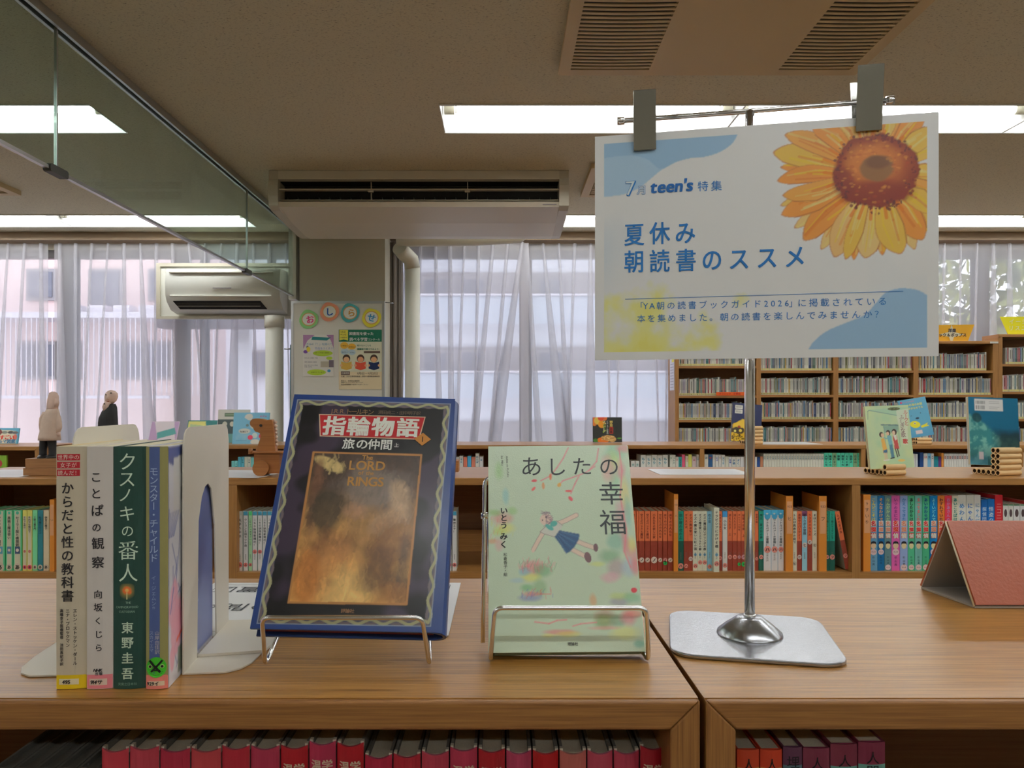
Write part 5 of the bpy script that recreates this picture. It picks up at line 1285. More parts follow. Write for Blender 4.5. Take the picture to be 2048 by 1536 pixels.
A.ell(0.045, 0.33 * h, 0.014, 0.02, C(30, 100, 90), 0.9, 0.2, nz=A.nz(0.02)); A.line([(0.012, 0.40 * h), (0.004, 0.3 * h)], 0.0015, LB); A.poly([(0.022, h * 0.02), (0.05, h * 0.02), (0.05, h * 0.13), (0.022, h * 0.13)], C(130, 140, 130))
for k in range(9): A.line([(0.002 + k * 0.003, h * 0.72), (0.001 + k * 0.0015, h * 0.62)], 0.0008, LB)
for k in range(5): A.line([(0.02 + k * 0.006, h * (0.165 + k * 0.012)), (0.023 + k * 0.006, h * (0.175 + k * 0.012))], 0.003, C(226, 90, 60))
A.poly([(0.056, 0.004), (Dc, 0.004), (Dc, h * 0.86), (0.080, h * 0.86), (0.056, h * 0.6)], C(88, 100, 150)); A.line([(0.0565, 0.004), (0.0565, h * 0.5)], 0.004, PK)
for y0, ch_ in ((0.53, 1), (0.40, -1), (0.27, 1)):
    A.poly([(0.060, h * (y0 + .05)), (0.076, h * y0), (0.074, h * (y0 - .02)), (0.060, h * (y0 - .01))], C(210, 214, 224)); A.poly([(0.060, h * (y0 - .045)), (0.080, h * (y0 - .03 + .02 * ch_)), (0.060, h * (y0 - .065))], C(210, 214, 224))
A.sheet('back_cover_print', M['cover'], o, plane_fn((w_, 0.0005, 0), (0, 1, 0), (0, 0, 1), 0.0003))


def bookend(label, x, y, rz, sgn, plate_h=0.2, D=0.147, foot=0.052, arch=True):
    t = root('bookend', label, 'bookend', (x, y, TOP + 0.0004), rz, 'cream steel bookends')
    th = 0.0012; r = 0.016
    outer = [(0, 0), (D, 0)] + [(D - r + r * math.cos(a_), plate_h - r + r * math.sin(a_)) for a_ in [math.radians(v) for v in (0, 22, 45, 68, 90)]] + [(r + r * math.cos(a_), plate_h - r + r * math.sin(a_)) for a_ in [math.radians(v) for v in (90, 112, 135, 158, 180)]]
    mb = MB()
    if arch:
        # plate with a tall arched opening: quads between outer outline and opening
        bh = 0.148; y0, y1 = 0.038, D - 0.046
        hole = [(y0, 0.004), (y0 + 0.004, bh * 0.8), (y0 + 0.014, bh - 0.01), (y0 + 0.024, bh - 0.002), (y0 + 0.034, bh), (y1 - 0.018, bh - 0.006), (y1 - 0.006, bh * 0.72), (y1 - 0.002, 0.05), (y1, 0.004)]
        cols = sorted(set([0, 0.004, 0.008, r, D - r, D - 0.008, D - 0.004, D] + [p[0] for p in hole]))
        topz = lambda a_: plate_h if r <= a_ <= D - r else plate_h - r + math.sqrt(max(0, r * r - (r - min(a_, D - a_)) ** 2))
        hz = lambda a_: np.interp(a_, [p[0] for p in hole], [p[1] for p in hole])
        for a_, b_ in zip(cols[:-1], cols[1:]):
            m_ = (a_ + b_) / 2; inh = y0 < m_ < y1; la, lb = (hz(a_), hz(b_)) if inh else (0, 0)
            for xx in (0, th): mb.face([(xx, a_, la), (xx, b_, lb), (xx, b_, topz(b_)), (xx, a_, topz(a_))])
            mb.face([(0, a_, topz(a_)), (th, a_, topz(a_)), (th, b_, topz(b_)), (0, b_, topz(b_))])
            if inh: mb.face([(0, a_, la), (th, a_, la), (th, b_, lb), (0, b_, lb)]); mb.face([(0, a_, 0), (th, a_, 0), (th, a_, 0.004), (0, a_, 0.004)])
        mb.face([(0, 0, 0), (th, 0, 0), (th, 0, topz(0)), (0, 0, topz(0))]); mb.face([(0, D, 0), (th, D, 0), (th, D, topz(D)), (0, D, topz(D))])
        for yy in (y0, y1): mb.face([(0, yy, 0.004), (th, yy, 0.004), (th, yy, hz(yy)), (0, yy, hz(yy))])
    else:
        mb.prism([(0, a_, b_) for a_, b_ in outer], (th, 0, 0))
    mb.build('upright_plate', M['cream_metal'], t)
    f = foot; x0 = th if sgn > 0 else 0
    pts = [(x0, 0.0), (x0 + sgn * (f * 0.62), 0.0), (x0 + sgn * f * 0.82, 0.008), (x0 + sgn * f * 0.94, 0.022), (x0 + sgn * f, 0.05), (x0 + sgn * f, D - 0.03), (x0 + sgn * (f - 0.012), D - 0.005), (x0 + sgn * (f * .5), D), (x0, D)]
    MB().prism([(a_, b_, 0) for a_, b_ in pts], (0, 0, 0.0012)).build('foot', M['cream_metal'], t)
    if sgn > 0:
        pts = [(x0 + 0.0002, 0.040), (x0 + f * 1.05, 0.046), (x0 + f * 1.12, 0.07), (x0 + f * 1.12, D - 0.02), (x0 + f, D), (x0 + 0.0002, D)]
        MB().prism([(a_, b_, 0.0014) for a_, b_ in pts], (0, 0, 0.0022)).build('raised_tongue', M['cream_metal'], t)
    else:
        pass
    return t


bookend('cream steel bookend with arched opening, right of the four standing books', -0.2588, 0.622, math.radians(6.1), 1)
bookend('cream steel bookend behind the left end of the standing books', -0.3470, 0.620, math.radians(6.1), -1, arch=False)

# ------------------------------------------------------------------ laminated papers
def sheet_paper(label, x0, x1, y0, y1, rz=0.0, lines=None, th=0.0012, ztop=TOP):
    o = MB(C(222, 222, 226)).box(0, x1 - x0, 0, y1 - y0, 0, th).build('laminated_notice', M['lam']); o.location = (x0, y0, ztop + 0.0004); o.rotation_euler = (0, 0, rz)
    tag(o, label, 'paper'); e = MB(); F = lambda u, v: (u, v, th + 0.0003)
    W, D = x1 - x0, y1 - y0
    if lines:
        for a_, b_, c_, d_ in ((0.012, 0.014, 0.0155, D - 0.012),): pass
        fr = [(0.012, 0.012), (W - 0.012, 0.012), (W - 0.012, D - 0.012), (0.012, D - 0.012), (0.012, 0.012)]; stroke(e, F, fr, 0.0008, C(60, 60, 64))
        for s_, v, sz in lines: text_h(e, s_, F, W - 0.03, v, sz, C(52, 54, 60), 1.0, 2, 0.01, rot=math.pi)
        e.build('lettering', M['paper'], o)
    else:
        for k in range(5): rect(e, F, W * 0.1, D * (0.15 + k * 0.15), W * 0.9, D * (0.18 + k * 0.15), C(190, 192, 196))
        e.build('print', M['paper'], o)
    return o


sheet_paper('white laminated notice under the wire stands, lettering facing away', -0.352, -0.0505, 0.7255, 0.941, 0, [('利用できます区置区', 0.180, 0.029), ('りられる間の間の', 0.100, 0.032)])
sheet_paper('white laminated sheet lying on the middle bookcase left of the coat figure', -1.70, -1.475, 2.345, 2.62)
sheet_paper('white laminated sheet on the middle bookcase beside the wooden horse', -0.98, -0.735, 2.345, 2.60, -0.1)
sheet_paper('white laminated sheet on the middle bookcase right of centre', 0.50, 0.80, 2.43, 2.64, 0.0)
sheet_paper('white laminated sheet on the farther bookcase behind the chrome pole', 1.48, 1.82, 4.36, 4.62, 0.0)

# ------------------------------------------------------------------ wire stands and the two display books


def rounded(P, r, n=6, closed=False):
    P = [Vector(p) for p in P]; out = []; m = len(P)
    for k in range(m):
        if not closed and k in (0, m - 1): out.append(P[k]); continue
        a_, b_, c = P[k - 1], P[k], P[(k + 1) % m]; d1 = (a_ - b_); d2 = (c - b_); rr_ = min(r, d1.length * 0.45, d2.length * 0.45)
        p1 = b_ + d1.normalized() * rr_; p2 = b_ + d2.normalized() * rr_
        for q in range(n + 1): t_ = q / n; out.append(p1 * (1 - t_) ** 2 + b_ * 2 * t_ * (1 - t_) + p2 * t_ * t_)
    return out


def wire_stand(label, xl, xr, yr, zr_, yf, ybk, zbk, tilt, backh, spread=0.004, wide=0.0):
    t = root('wire_book_stand', label, 'book stand', (0, 0, 0), 0, 'chrome wire book stands')
    R_ = 0.0020; zf = TOP + R_ + 0.0002
    pts = [(xl, yr, zr_), (xr, yr, zr_)]
    path = rounded([(xl - spread * 0.2, ybk, zbk), (xl - spread, yf, zf), (xl, yr, zr_), (xr, yr, zr_), (xr + spread, yf, zf), (xr + spread * 0.2, ybk, zbk)], 0.007)
    MB().tube(path, R_, 10).build('front_wire', M['chrome'], t)
    bt = Vector((0, math.sin(tilt), math.cos(tilt))) * backh
    A_, B_ = Vector((xl - spread * 0.2 - wide, ybk + wide * 1.2, zbk)), Vector((xr + spread * 0.2 - wide * 0.5, ybk + wide * 1.2, zbk))
    MB().tube(rounded([A_, A_ + bt, B_ + bt, B_], 0.010), R_, 10).build('back_wire', M['chrome'], t)
    mid = A_ + bt * 0.75; mid2 = B_ + bt * 0.75; ft = Vector((0, backh * 0.52, 0)); e = Vector((0.004, 0.003, 0))
    MB().tube(rounded([mid + e, Vector((A_.x + 0.004, mid.y + backh * 0.5, zf)), Vector((B_.x - 0.004, mid.y + backh * 0.5, zf)), mid2 + Vector((-0.004, 0.003, 0))], 0.01), R_, 10).build('rear_leg_wire', M['chrome'], t)
    for p in (mid, mid2): MB().tube([p - Vector((0.003, 0, 0)), p + Vector((0.003, 0, 0))], 0.0032, 10).build('hinge_ring', M['chrome'], t)
    return t


def book_frame(O, BR, TL):
    O, BR, TL = Vector(O), Vector(BR), Vector(TL); R_ = (BR - O).normalized(); U = (TL - O); U = (U - R_ * U.dot(R_)).normalized(); N = R_.cross(U)
    m = Matrix.Identity(4)
    for i, v in enumerate((R_, -N, U)): m.col[i][:3] = v
    m.col[3][:3] = O
    return m, (BR - O).length, (TL - O).length


# dark fantasy book
mw, _, _ = book_frame(PX(500, 1257, 0.629), PX(881, 1266, 0.632), PX(568, 786, 0.752))
W1, H1, T1 = 0.1570, 0.2290, 0.024
t = root('display_book', 'dark fantasy book with blue border and red title banner on a wire stand', 'book', mw=mw)
NV = C(32, 58, 116)
mb = MB(NV)
prof = [(0, 0), (W1 - 0.014, 0), (W1 - 0.011, 0.0012), (W1 - 0.008, 0)] + [(W1 - 0.008 + 0.0115 * math.sin(a_), T1 / 2 - T1 / 2 * math.cos(a_)) for a_ in [math.radians(v) for v in (10, 25, 45, 65, 90, 115, 135, 155, 170)]] + [(W1 - 0.008, T1), (0, T1), (0, T1 - 0.0026), (W1 - 0.010, T1 - 0.0026)] + [(W1 - 0.010 + 0.0105 * math.sin(a_), T1 / 2 - (T1 / 2 - 0.0026) * math.cos(a_)) for a_ in [math.radians(v) for v in (150, 110, 70, 30)]] + [(W1 - 0.010, 0.0026), (0, 0.0026)]
# side strips of the case, built ring by ring so it stays a clean shell
n = len(prof)
for k in range(n):
    j = (k + 1) % n; a_, b_ = prof[k], prof[j]; mb.face([(a_[0], a_[1], 0), (b_[0], b_[1], 0), (b_[0], b_[1], H1), (a_[0], a_[1], H1)], None, 3 < k < 13)
for z in (0, H1):
    half = n // 2
    mb.face([(0, 0, z), (W1 - 0.010, 0, z), (W1 - 0.010, 0.0026, z), (0, 0.0026, z)]); mb.face([(0, T1 - 0.0026, z), (W1 - 0.010, T1 - 0.0026, z), (W1 - 0.010, T1, z), (0, T1, z)])
    out_ = [(W1 - 0.010 + 0.0135 * math.sin(a_), T1 / 2 - T1 / 2 * math.cos(a_)) for a_ in [math.radians(v) for v in range(0, 181, 20)]]; in_ = [(W1 - 0.010 + 0.0105 * math.sin(a_), T1 / 2 - (T1 / 2 - 0.0026) * math.cos(a_)) for a_ in [math.radians(v) for v in range(0, 181, 20)]]
    for q in range(9): mb.face([(*out_[q], z), (*out_[q + 1], z), (*in_[q + 1], z), (*in_[q], z)])
mb.build('hard_case', M['gloss'], t)
MB(C(110, 30, 34)).box(0.004, W1 - 0.008, 0.0028, T1 - 0.0028, 0.004, H1 - 0.004).build('page_block', M['paper'], t)
HF = homog([(220, 38), (1068, 40), (1058, 1300), (22, 1288)], [(0, H1), (W1, H1), (W1, 0), (0, 0)])
A = Art(W1, H1, 300, NV)
BLK = C(16, 13, 16, k=0.8)
A.poly([HF(240, 68), HF(1042, 68), HF(992, 1262), HF(62, 1258)], C(74, 76, 96)); nzf = A.nz(0.012)
A.poly([HF(268, 92), HF(1010, 94), HF(964, 1228), HF(98, 1224)], BLK)
mask = A.a[..., 0] < BLK[0] * 1.05
A.mix(np.clip((A.nz(0.05) - 0.58) * 5, 0, 0.4) * mask, C(84, 66, 92))
OL = C(160, 158, 120); rr = random.Random(2)
def wave(p0, p1, amp, nw):
    p0, p1 = np.array(HF(*p0)), np.array(HF(*p1)); L_ = np.linalg.norm(p1 - p0); d_ = (p1 - p0) / L_; nn = np.array([-d_[1], d_[0]])
    for ph, col, wd in ((math.pi, C(104, 92, 96), 0.0022), (0, OL, 0.0024)):
        A.line([tuple(p0 + d_ * L_ * q / 90 + nn * amp * math.sin(q / 90 * nw * 2 * math.pi + ph)) for q in range(91)], wd, col)
wave((253, 80), (82, 1240), 0.0019, 8.5); wave((1026, 82), (980, 1244), 0.0019, 8.5); wave((253, 80), (1026, 82), 0.0018, 6); wave((82, 1241), (980, 1245), 0.0018, 6.5)
for pts in ([(238, 66), (1044, 67)], [(1044, 67), (994, 1264)], [(994, 1264), (60, 1260)], [(60, 1260), (238, 66)]): A.line([HF(*p) for p in pts], 0.0007, C(150, 158, 170))
# generic firelit picture panel in warm browns (plain stand-in for the cover painting)
pp = [HF(333, 340), HF(900, 342), HF(856, 1142), HF(226, 1142)]
A.poly([(pp[0][0] - .0012, pp[0][1] + .0012), (pp[1][0] + .0012, pp[1][1] + .0012), (pp[2][0] + .0012, pp[2][1] - .0012), (pp[3][0] - .0012, pp[3][1] - .0012)], C(170, 116, 62))
before = A.a.copy(); A.poly(pp, (9.0, 9.0, 9.0)); pm = A.a[..., 0] > 8; A.a = before
V = np.clip((A.Y - pp[3][1]) / (pp[0][1] - pp[3][1]), 0, 1); n1, n2 = A.nz(0.03), A.nz(0.012, 4)
top_c, mid_c, low_c = np.array(C(52, 42, 38)), np.array(C(96, 70, 50)), np.array(C(196, 146, 80))
t1 = np.clip((V - 0.3 + (n1 - 0.5) * 0.3) * 2.2, 0, 1)[..., None]; col = low_c * (1 - t1) + (mid_c * (1 - np.clip(V * 1.3 - .5, 0, 1))[..., None] + top_c * np.clip(V * 1.3 - .5, 0, 1)[..., None]) * t1
col = col * (0.72 + 0.56 * n2[..., None]); A.a = np.where(pm[..., None], col, A.a)
def blob(px, py, rx, ry, c, al=0.8, soft=0.7, rot=0.0):
    sv = A.a.copy(); u_, v_ = HF(px, py); A.ell(u_, v_, rx * 0.000178, ry * 0.000178, C(c), al, soft, rot, A.nz(0.02)); A.a = np.where(pm[..., None], A.a, sv)
blob(405, 395, 90, 34, (206, 180, 120), 0.95, 0.3, -0.45); blob(345, 560, 26, 190, (112, 76, 54), 0.8); blob(650, 520, 190, 120, (128, 114, 104), 0.75); blob(415, 660, 90, 130, (58, 50, 38), 0.85, 0.5)
blob(800, 600, 50, 110, (190, 160, 128), 0.85, 0.6, 0.3); blob(735, 700, 90, 60, (182, 146, 110), 0.7, 0.6, 0.7); blob(770, 820, 150, 110, (134, 92, 52), 0.9); blob(560, 640, 60, 40, (170, 126, 92), 0.6)
blob(430, 850, 120, 110, (104, 62, 38), 0.85); blob(440, 1000, 130, 150, (190, 134, 76), 0.85); blob(540, 1080, 120, 100, (228, 182, 112), 0.85); blob(310, 1010, 60, 150, (170, 104, 46), 0.75); blob(700, 980, 100, 120, (84, 54, 34), 0.8); blob(830, 960, 34, 200, (76, 62, 48), 0.7); blob(790, 1090, 100, 50, (150, 100, 54), 0.7)
u0_, v0_ = pp[3]; u1_, v1_ = pp[1]
for k in range(620):
    u_ = rr.uniform(u0_, u1_); v_ = rr.uniform(v0_, v1_); ix, iy = int(u_ / W1 * A.nx), int(v_ / H1 * A.ny)
    if not pm[iy, ix]: continue
    c = A.a[iy, ix] * rr.uniform(0.72, 1.32); dx_, dy_ = rr.uniform(-0.004, 0.004), rr.uniform(0.004, 0.014); bd = rr.uniform(-0.003, 0.003)
    A.line([(u_ - dx_ / 2, v_ - dy_ / 2), (u_ + bd, v_), (u_ + dx_ / 2, v_ + dy_ / 2)], rr.uniform(0.0006, 0.0026), tuple(c), 0.5, pm)
tex = 0.80 + 0.42 * A.nz(0.006, 4); tex = np.clip(tex * (0.8 + 0.4 * A.nz(0.02, 3)), 0.3, 1.6)[..., None]
A.a = np.where(pm[..., None], A.a * tex, A.a)
qf = [(pp[0][0] - .0006, pp[0][1] + .0006), (pp[1][0] + .0006, pp[1][1] + .0006), (pp[2][0] + .0006, pp[2][1] - .0006), (pp[3][0] - .0006, pp[3][1] - .0006)]
for k in range(4): A.line([qf[k], qf[(k + 1) % 4]], 0.0011, C(166, 116, 66))
A.sheet('cover_print', M['gloss'], t, plane_fn((0, 0, 0), (1, 0, 0), (0, 0, 1), 0.0003))
e = MB(); F = lambda off: (lambda u, v: (u, -off, v)); P_ = lambda *q: HF(*q); mm = 0.1575 / 848
patch(e, F(0.0005), [P_(352, 138), P_(916, 138), P_(888, 260), P_(360, 255)], C(206, 180, 150)); patch(e, F(0.0007), [P_(358, 143), P_(910, 143), P_(883, 255), P_(366, 250)], C(172, 30, 36))
for ch, cx in zip('指輪物語', (436, 563, 693, 824)): u, v = P_(cx, 198); put_glyph(e, ch, F(0.0009), u, v, 118 * mm, C(232, 226, 212), 4, 0.035)
u, v = P_(412, 120); text_h(e, 'J.R.R.トールキン', F(0.0005), u, v, 38 * mm, C(150, 116, 80), 0.80, 3, 0.0, sx=0.95); u, v = P_(664, 120); text_h(e, '瀬田貞二・田中明子訳', F(0.0005), u, v, 25 * mm, C(110, 92, 76), 0.88, 2)
for ch, cx in zip('旅の仲間', (514, 585, 648, 714)): u, v = P_(cx, 290); put_glyph(e, ch, F(0.0005), u, v, 64 * mm, C(226, 224, 216), 3, 0.02)
u, v = P_(768, 292); disc(e, F(0.0005), u, v, 16 * mm, 16 * mm, C(60, 56, 60)); put_glyph(e, '上', F(0.0007), u, v, 24 * mm, C(220, 216, 210), 2, 0.02)
u, v = P_(905, 258); patch(e, F(0.0010), [(u - 43 * mm, v), (u, v - 38 * mm), (u + 43 * mm, v), (u, v + 38 * mm)], C(184, 122, 56)); put_glyph(e, '1', F(0.0012), u, v, 46 * mm, C(40, 30, 24), 2)
GD = C(176, 128, 66)
for s_, cx, cy, sz in (('The', 617, 360, 36), ('LORD', 617, 402, 72), ('of the', 612, 442, 30), ('RINGS', 612, 487, 70)):
    u, v = P_(cx, cy); tw = sum((glyph(c_, 3)[0][:, 0].max() - glyph(c_, 3)[0][:, 0].min() + 0.09) if c_ != ' ' else 0.35 for c_ in s_) * sz * mm * 0.95
    text_h(e, s_, F(0.0005), u - tw / 2, v, sz * mm, GD, 1, 3, 0.02, sx=0.95)
u, v = P_(506, 1186); text_h(e, '評論社', F(0.0005), u, v, 21 * mm, C(150, 110, 80), 0.95, 2, 0.02)
e.build('cover_lettering', M['paper'], t)
wire_stand('chrome wire stand holding the dark fantasy book', (526 - 1004) / FOC * 0.622, (845 - 1004) / FOC * 0.622, 0.6195, 1.2475, 0.640, 0.672, 1.2205, math.radians(32), 0.145)

# pale green cover
mw, _, _ = book_frame(PX(977, 1306, 0.656), PX(1291, 1303, 0.656), PX(972.6, 893.5, 0.738))
W2, H2_, T2 = 0.1335, 0.1905, 0.017
t = root('display_book', 'pale green novel with a girl in a navy skirt on a wire stand', 'book', mw=mw)
PG = C(196, 214, 188)
mb = MB(PG); b_ = 0.0025
prof = [(0, 0), (W2 - b_, 0), (W2 - b_ * 0.3, b_ * 0.3), (W2 + 0.001, b_), (W2 + 0.001, T2 - b_), (W2 - b_, T2), (0, T2), (0, T2 - 0.002), (W2 - 0.002, T2 - 0.002), (W2 - 0.002, 0.002), (0, 0.002)]
for k in range(len(prof)):
    j = (k + 1) % len(prof); p, q_ = prof[k], prof[j]; mb.face([(p[0], p[1], 0), (q_[0], q_[1], 0), (q_[0], q_[1], H2_), (p[0], p[1], H2_)], PG)
for z in (0, H2_):
    mb.face([(0, 0, z), (W2 - b_, 0, z), (W2 - 0.002, 0.002, z), (0, 0.002, z)]); mb.face([(0, T2 - .002, z), (W2 - .002, T2 - .002, z), (W2 - b_, T2, z), (0, T2, z)], C(70, 150, 120)); mb.face([(W2 - b_, 0, z), (W2 + .001, b_, z), (W2 + .001, T2 - b_, z), (W2 - b_, T2, z), (W2 - .002, T2 - .002, z), (W2 - .002, .002, z)])
mb.build('hard_case', M['crackle'], t)
MB(C(120, 118, 104)).box(0.003, W2 - 0.0025, 0.0022, T2 - 0.0022, 0.003, H2_ - 0.003).build('page_block', M['paper'], t)
HG = homog([(165, 105), (1042, 98), (1165, 1385), (178, 1402)], [(0, H2_), (W2, H2_), (W2, 0), (0, 0)])
A = Art(W2, H2_, 210, PG); mm = W2 / 930
def gb(px, py, rx, ry, c, al=0.55, soft=0.9, rot=0.0, ns=0.012):
    u_, v_ = HG(px, py); A.ell(u_, v_, rx * mm, ry * mm, C(c), al, soft, rot, A.nz(ns))
def gl(pts, wd, c, al=0.8): A.line([HG(*p) for p in pts], wd * mm, C(c), al)
for q in ((960, 130, 60, 60, (120, 190, 150)), (1010, 115, 50, 30, (232, 110, 130)), (960, 200, 40, 60, (190, 210, 110)), (1000, 260, 28, 60, (236, 120, 140)), (960, 330, 30, 90, (150, 200, 160)), (1030, 420, 24, 110, (226, 206, 110)), (1010, 560, 40, 120, (216, 150, 170)), (1050, 520, 18, 110, (120, 190, 180)),
          (980, 700, 50, 60, (110, 180, 160)), (1040, 720, 24, 70, (220, 90, 120)), (940, 790, 60, 40, (90, 160, 110)), (1095, 790, 36, 90, (236, 120, 140)), (1080, 720, 24, 50, (230, 214, 90)), (980, 860, 50, 50, (170, 130, 150)), (1060, 860, 40, 50, (170, 190, 210)), (940, 920, 50, 30, (226, 160, 180)), (1100, 860, 30, 50, (230, 110, 110)), (920, 250, 40, 80, (226, 150, 150)),
          (250, 560, 60, 40, (236, 130, 130)), (280, 620, 50, 30, (226, 220, 90)), (240, 640, 40, 26, (190, 210, 100)), (210, 520, 40, 20, (140, 190, 90)), (320, 510, 30, 24, (150, 200, 110)), (235, 250, 26, 60, (150, 200, 120)), (278, 420, 18, 50, (130, 196, 196)), (200, 700, 30, 16, (240, 150, 100)), (240, 720, 26, 40, (230, 170, 170)),
          (450, 860, 70, 40, (226, 110, 130)), (520, 885, 50, 34, (90, 170, 110)), (440, 925, 50, 24, (230, 220, 80)), (400, 890, 30, 20, (120, 180, 200)), (420, 990, 36, 20, (80, 180, 100)), (500, 985, 40, 40, (130, 180, 120)), (440, 1055, 60, 20, (110, 120, 190)), (460, 1030, 50, 14, (230, 90, 100)), (360, 945, 40, 14, (170, 200, 210)),
          (1000, 1075, 50, 24, (150, 140, 170)), (1020, 1040, 70, 20, (190, 210, 110)), (1090, 1050, 50, 30, (120, 190, 150)), (838, 1070, 20, 34, (240, 160, 90)), (910, 1170, 60, 50, (180, 110, 90)), (900, 1200, 60, 40, (110, 170, 90)), (990, 1190, 40, 30, (90, 150, 110)), (1060, 1170, 50, 40, (226, 90, 130)), (1100, 1150, 60, 20, (226, 120, 100)), (1030, 1270, 70, 34, (226, 222, 110)),
          (630, 1268, 90, 14, (226, 100, 110)), (690, 1280, 70, 14, (214, 206, 90)), (1130, 1335, 30, 20, (60, 170, 150)), (560, 1290, 40, 12, (226, 214, 100)), (1120, 300, 30, 200, (200, 214, 190)), (860, 840, 40, 14, (210, 220, 110)), (920, 1240, 80, 10, (220, 160, 150))): gb(*q)
gb(1092, 1002, 19, 17, (220, 50, 70), 0.95, 0.2)
for pts in ([(670, 115), (640, 180), (600, 240), (560, 290), (500, 320)], [(840, 230), (780, 270), (700, 300), (640, 320), (610, 350)], [(740, 290), (715, 340), (690, 400)], [(860, 120), (850, 200), (800, 260)], [(990, 120), (1010, 260), (1000, 420), (1040, 620), (1030, 760), (1070, 860)]): gl(pts, 9, (232, 130, 140), 0.75)
for x, y, c, rx, ry, ro in ((460, 320, (226, 60, 80), 22, 11, 0.1), (455, 370, (226, 80, 80), 20, 11, 0.8), (516, 352, (240, 160, 100), 10, 26, 0), (615, 348, (240, 170, 60), 12, 16, -.4), (676, 384, (220, 40, 60), 22, 9, 0), (688, 430, (220, 50, 80), 12, 20, 0.6), (560, 296, (236, 110, 60), 8, 20, 0)): gb(x, y, rx, ry, c, 0.9, 0.25, ro)
for k in range(46):   # pencil grass
    x = rr.uniform(370, 590); y = rr.uniform(840, 900); gl([(x, y), (x + rr.uniform(-22, 22), y - rr.uniform(20, 50))], 3, rr.choice([(220, 90, 120), (90, 160, 110), (230, 140, 150)]), 0.6)
for k in range(30):
    x = rr.uniform(380, 590); y = rr.uniform(1010, 1060); gl([(x, y), (x + rr.uniform(-4, 14), y - rr.uniform(10, 30))], 3, rr.choice([(220, 60, 70), (90, 150, 160), (110, 120, 190)]), 0.6)
gl([(470, 1205), (560, 1215), (610, 1195), (670, 1190)], 9, (236, 120, 130), 0.7); gl([(710, 1230), (760, 1215), (860, 1205)], 8, (236, 120, 130), 0.7); gl([(500, 1030), (570, 1030)], 5, (226, 80, 90), 0.7)
for k in range(24): x = rr.uniform(180, 330); y = rr.uniform(560, 700); gl([(x, y), (x + 4, y - 20)], 3, rr.choice([(236, 120, 120), (210, 210, 80), (240, 150, 90)]), 0.55)
# the girl
SKN, OUT = (226, 204, 186), (120, 90, 92)
for pts, wd in (([(605, 590), (660, 568), (725, 535)], 26), ([(520, 640), (490, 690), (458, 750)], 24), ([(735, 700), (790, 722), (845, 740)], 26), ([(700, 750), (750, 775), (800, 798)], 26)): gl(pts, wd + 5, OUT, 0.8); gl(pts, wd, SKN, 1)
gb(535, 562, 34, 34, (222, 200, 184), 1, 0.12, 0, .1)
for k in range(34):
    a_ = rr.uniform(1.2, 4.6); x = 528 + 40 * math.cos(a_) * -1; y = 556 - 36 * math.sin(a_); gl([(535, 548), (x + rr.uniform(-14, 8), y + rr.uniform(-12, 12))] if rr.random() < .4 else [(x + 10, y), (x + rr.uniform(-22, 0), y + rr.uniform(-18, 22))], 4, (132, 100, 118), 0.75)
A.poly([HG(*p) for p in ((540, 600), (600, 570), (640, 600), (620, 640), (590, 672), (520, 652), (498, 640))], C(206, 208, 196)); gl([(540, 600), (498, 640), (520, 652), (590, 672)], 3, OUT); gl([(600, 570), (640, 600)], 3, OUT)
gb(580, 590, 24, 18, (60, 160, 150), 0.95, 0.2, 0.5); gb(556, 612, 30, 14, (70, 170, 160), 0.95, 0.2, -0.6); gb(512, 567, 4, 5, (60, 40, 50), 1, .3); gb(536, 548, 4, 5, (60, 40, 50), 1, .3)
A.poly([HG(*p) for p in ((620, 630), (748, 654), (742, 690), (715, 735), (690, 762), (664, 778), (625, 720), (590, 672))], C(32, 78, 120))
for k in range(7): gl([(606 + k * 2, 668 - k * 5), (668 + k * 12, 770 - k * 17)], 4, (18, 50, 90) if k % 2 else (70, 110, 150), 0.7)
gb(850, 738, 17, 30, (110, 80, 84), 1, 0.12, 0, .1); gb(801, 799, 17, 28, (110, 80, 84), 1, 0.12, 0.2, .1); gb(722, 537, 14, 11, SKN, 1, .2); gb(454, 756, 10, 14, SKN, 1, .2)
A.sheet('cover_print', M['crackle'], t, plane_fn((0, 0, 0), (1, 0, 0), (0, 0, 1), 0.0003))
e = MB(); TK = C(62, 68, 70)
for ch, cx, cy, sz in (('あ', 438, 230, 150), ('し', 597, 232, 140), ('た', 758, 230, 140), ('の', 928, 230, 140), ('幸', 944, 398, 168), ('福', 956, 578, 178)): u, v = HG(cx, cy); put_glyph(e, ch, F(0.0006), u, v, sz * mm, TK, 4, 0.006)
for ch, cy in zip('いとうみく', (508, 553, 600, 668, 720)): u, v = HG(268, cy); put_glyph(e, ch, F(0.0006), u, v, 50 * mm, C(40, 44, 44), 3, 0.025)
u, v = HG(279, 772); text_v(e, '松倉香子・絵', F(0.0006), u, v, 25 * mm, C(60, 64, 60), 1.0, 2, 0.01)
for s_, px in (('Ashita no Kofuku', 284), ('Ito Miku', 252)): u, v = HG(px, 165); text_h(e, s_, F(0.0006), u, v, 20 * mm, C(70, 80, 70), 1, 2, 0.0, -math.pi / 2 + 0.05, 0.2)
u, v = HG(678, 1342); text_h(e, '理論社', F(0.0006), u, v, 21 * mm, C(70, 74, 70), 1, 2, 0.02)
e.build('cover_lettering', M['paper'], t)
wire_stand('chrome wire stand holding the pale green novel', (990 - 1004) / FOC * 0.640, (1293 - 1004) / FOC * 0.640, 0.6405, 1.2497, 0.652, 0.677, 1.2055, math.radians(25.6), 0.158, wide=0.0105)
g = PX(971, 1235, 0.76); g2 = PX(971, 932, 0.80)

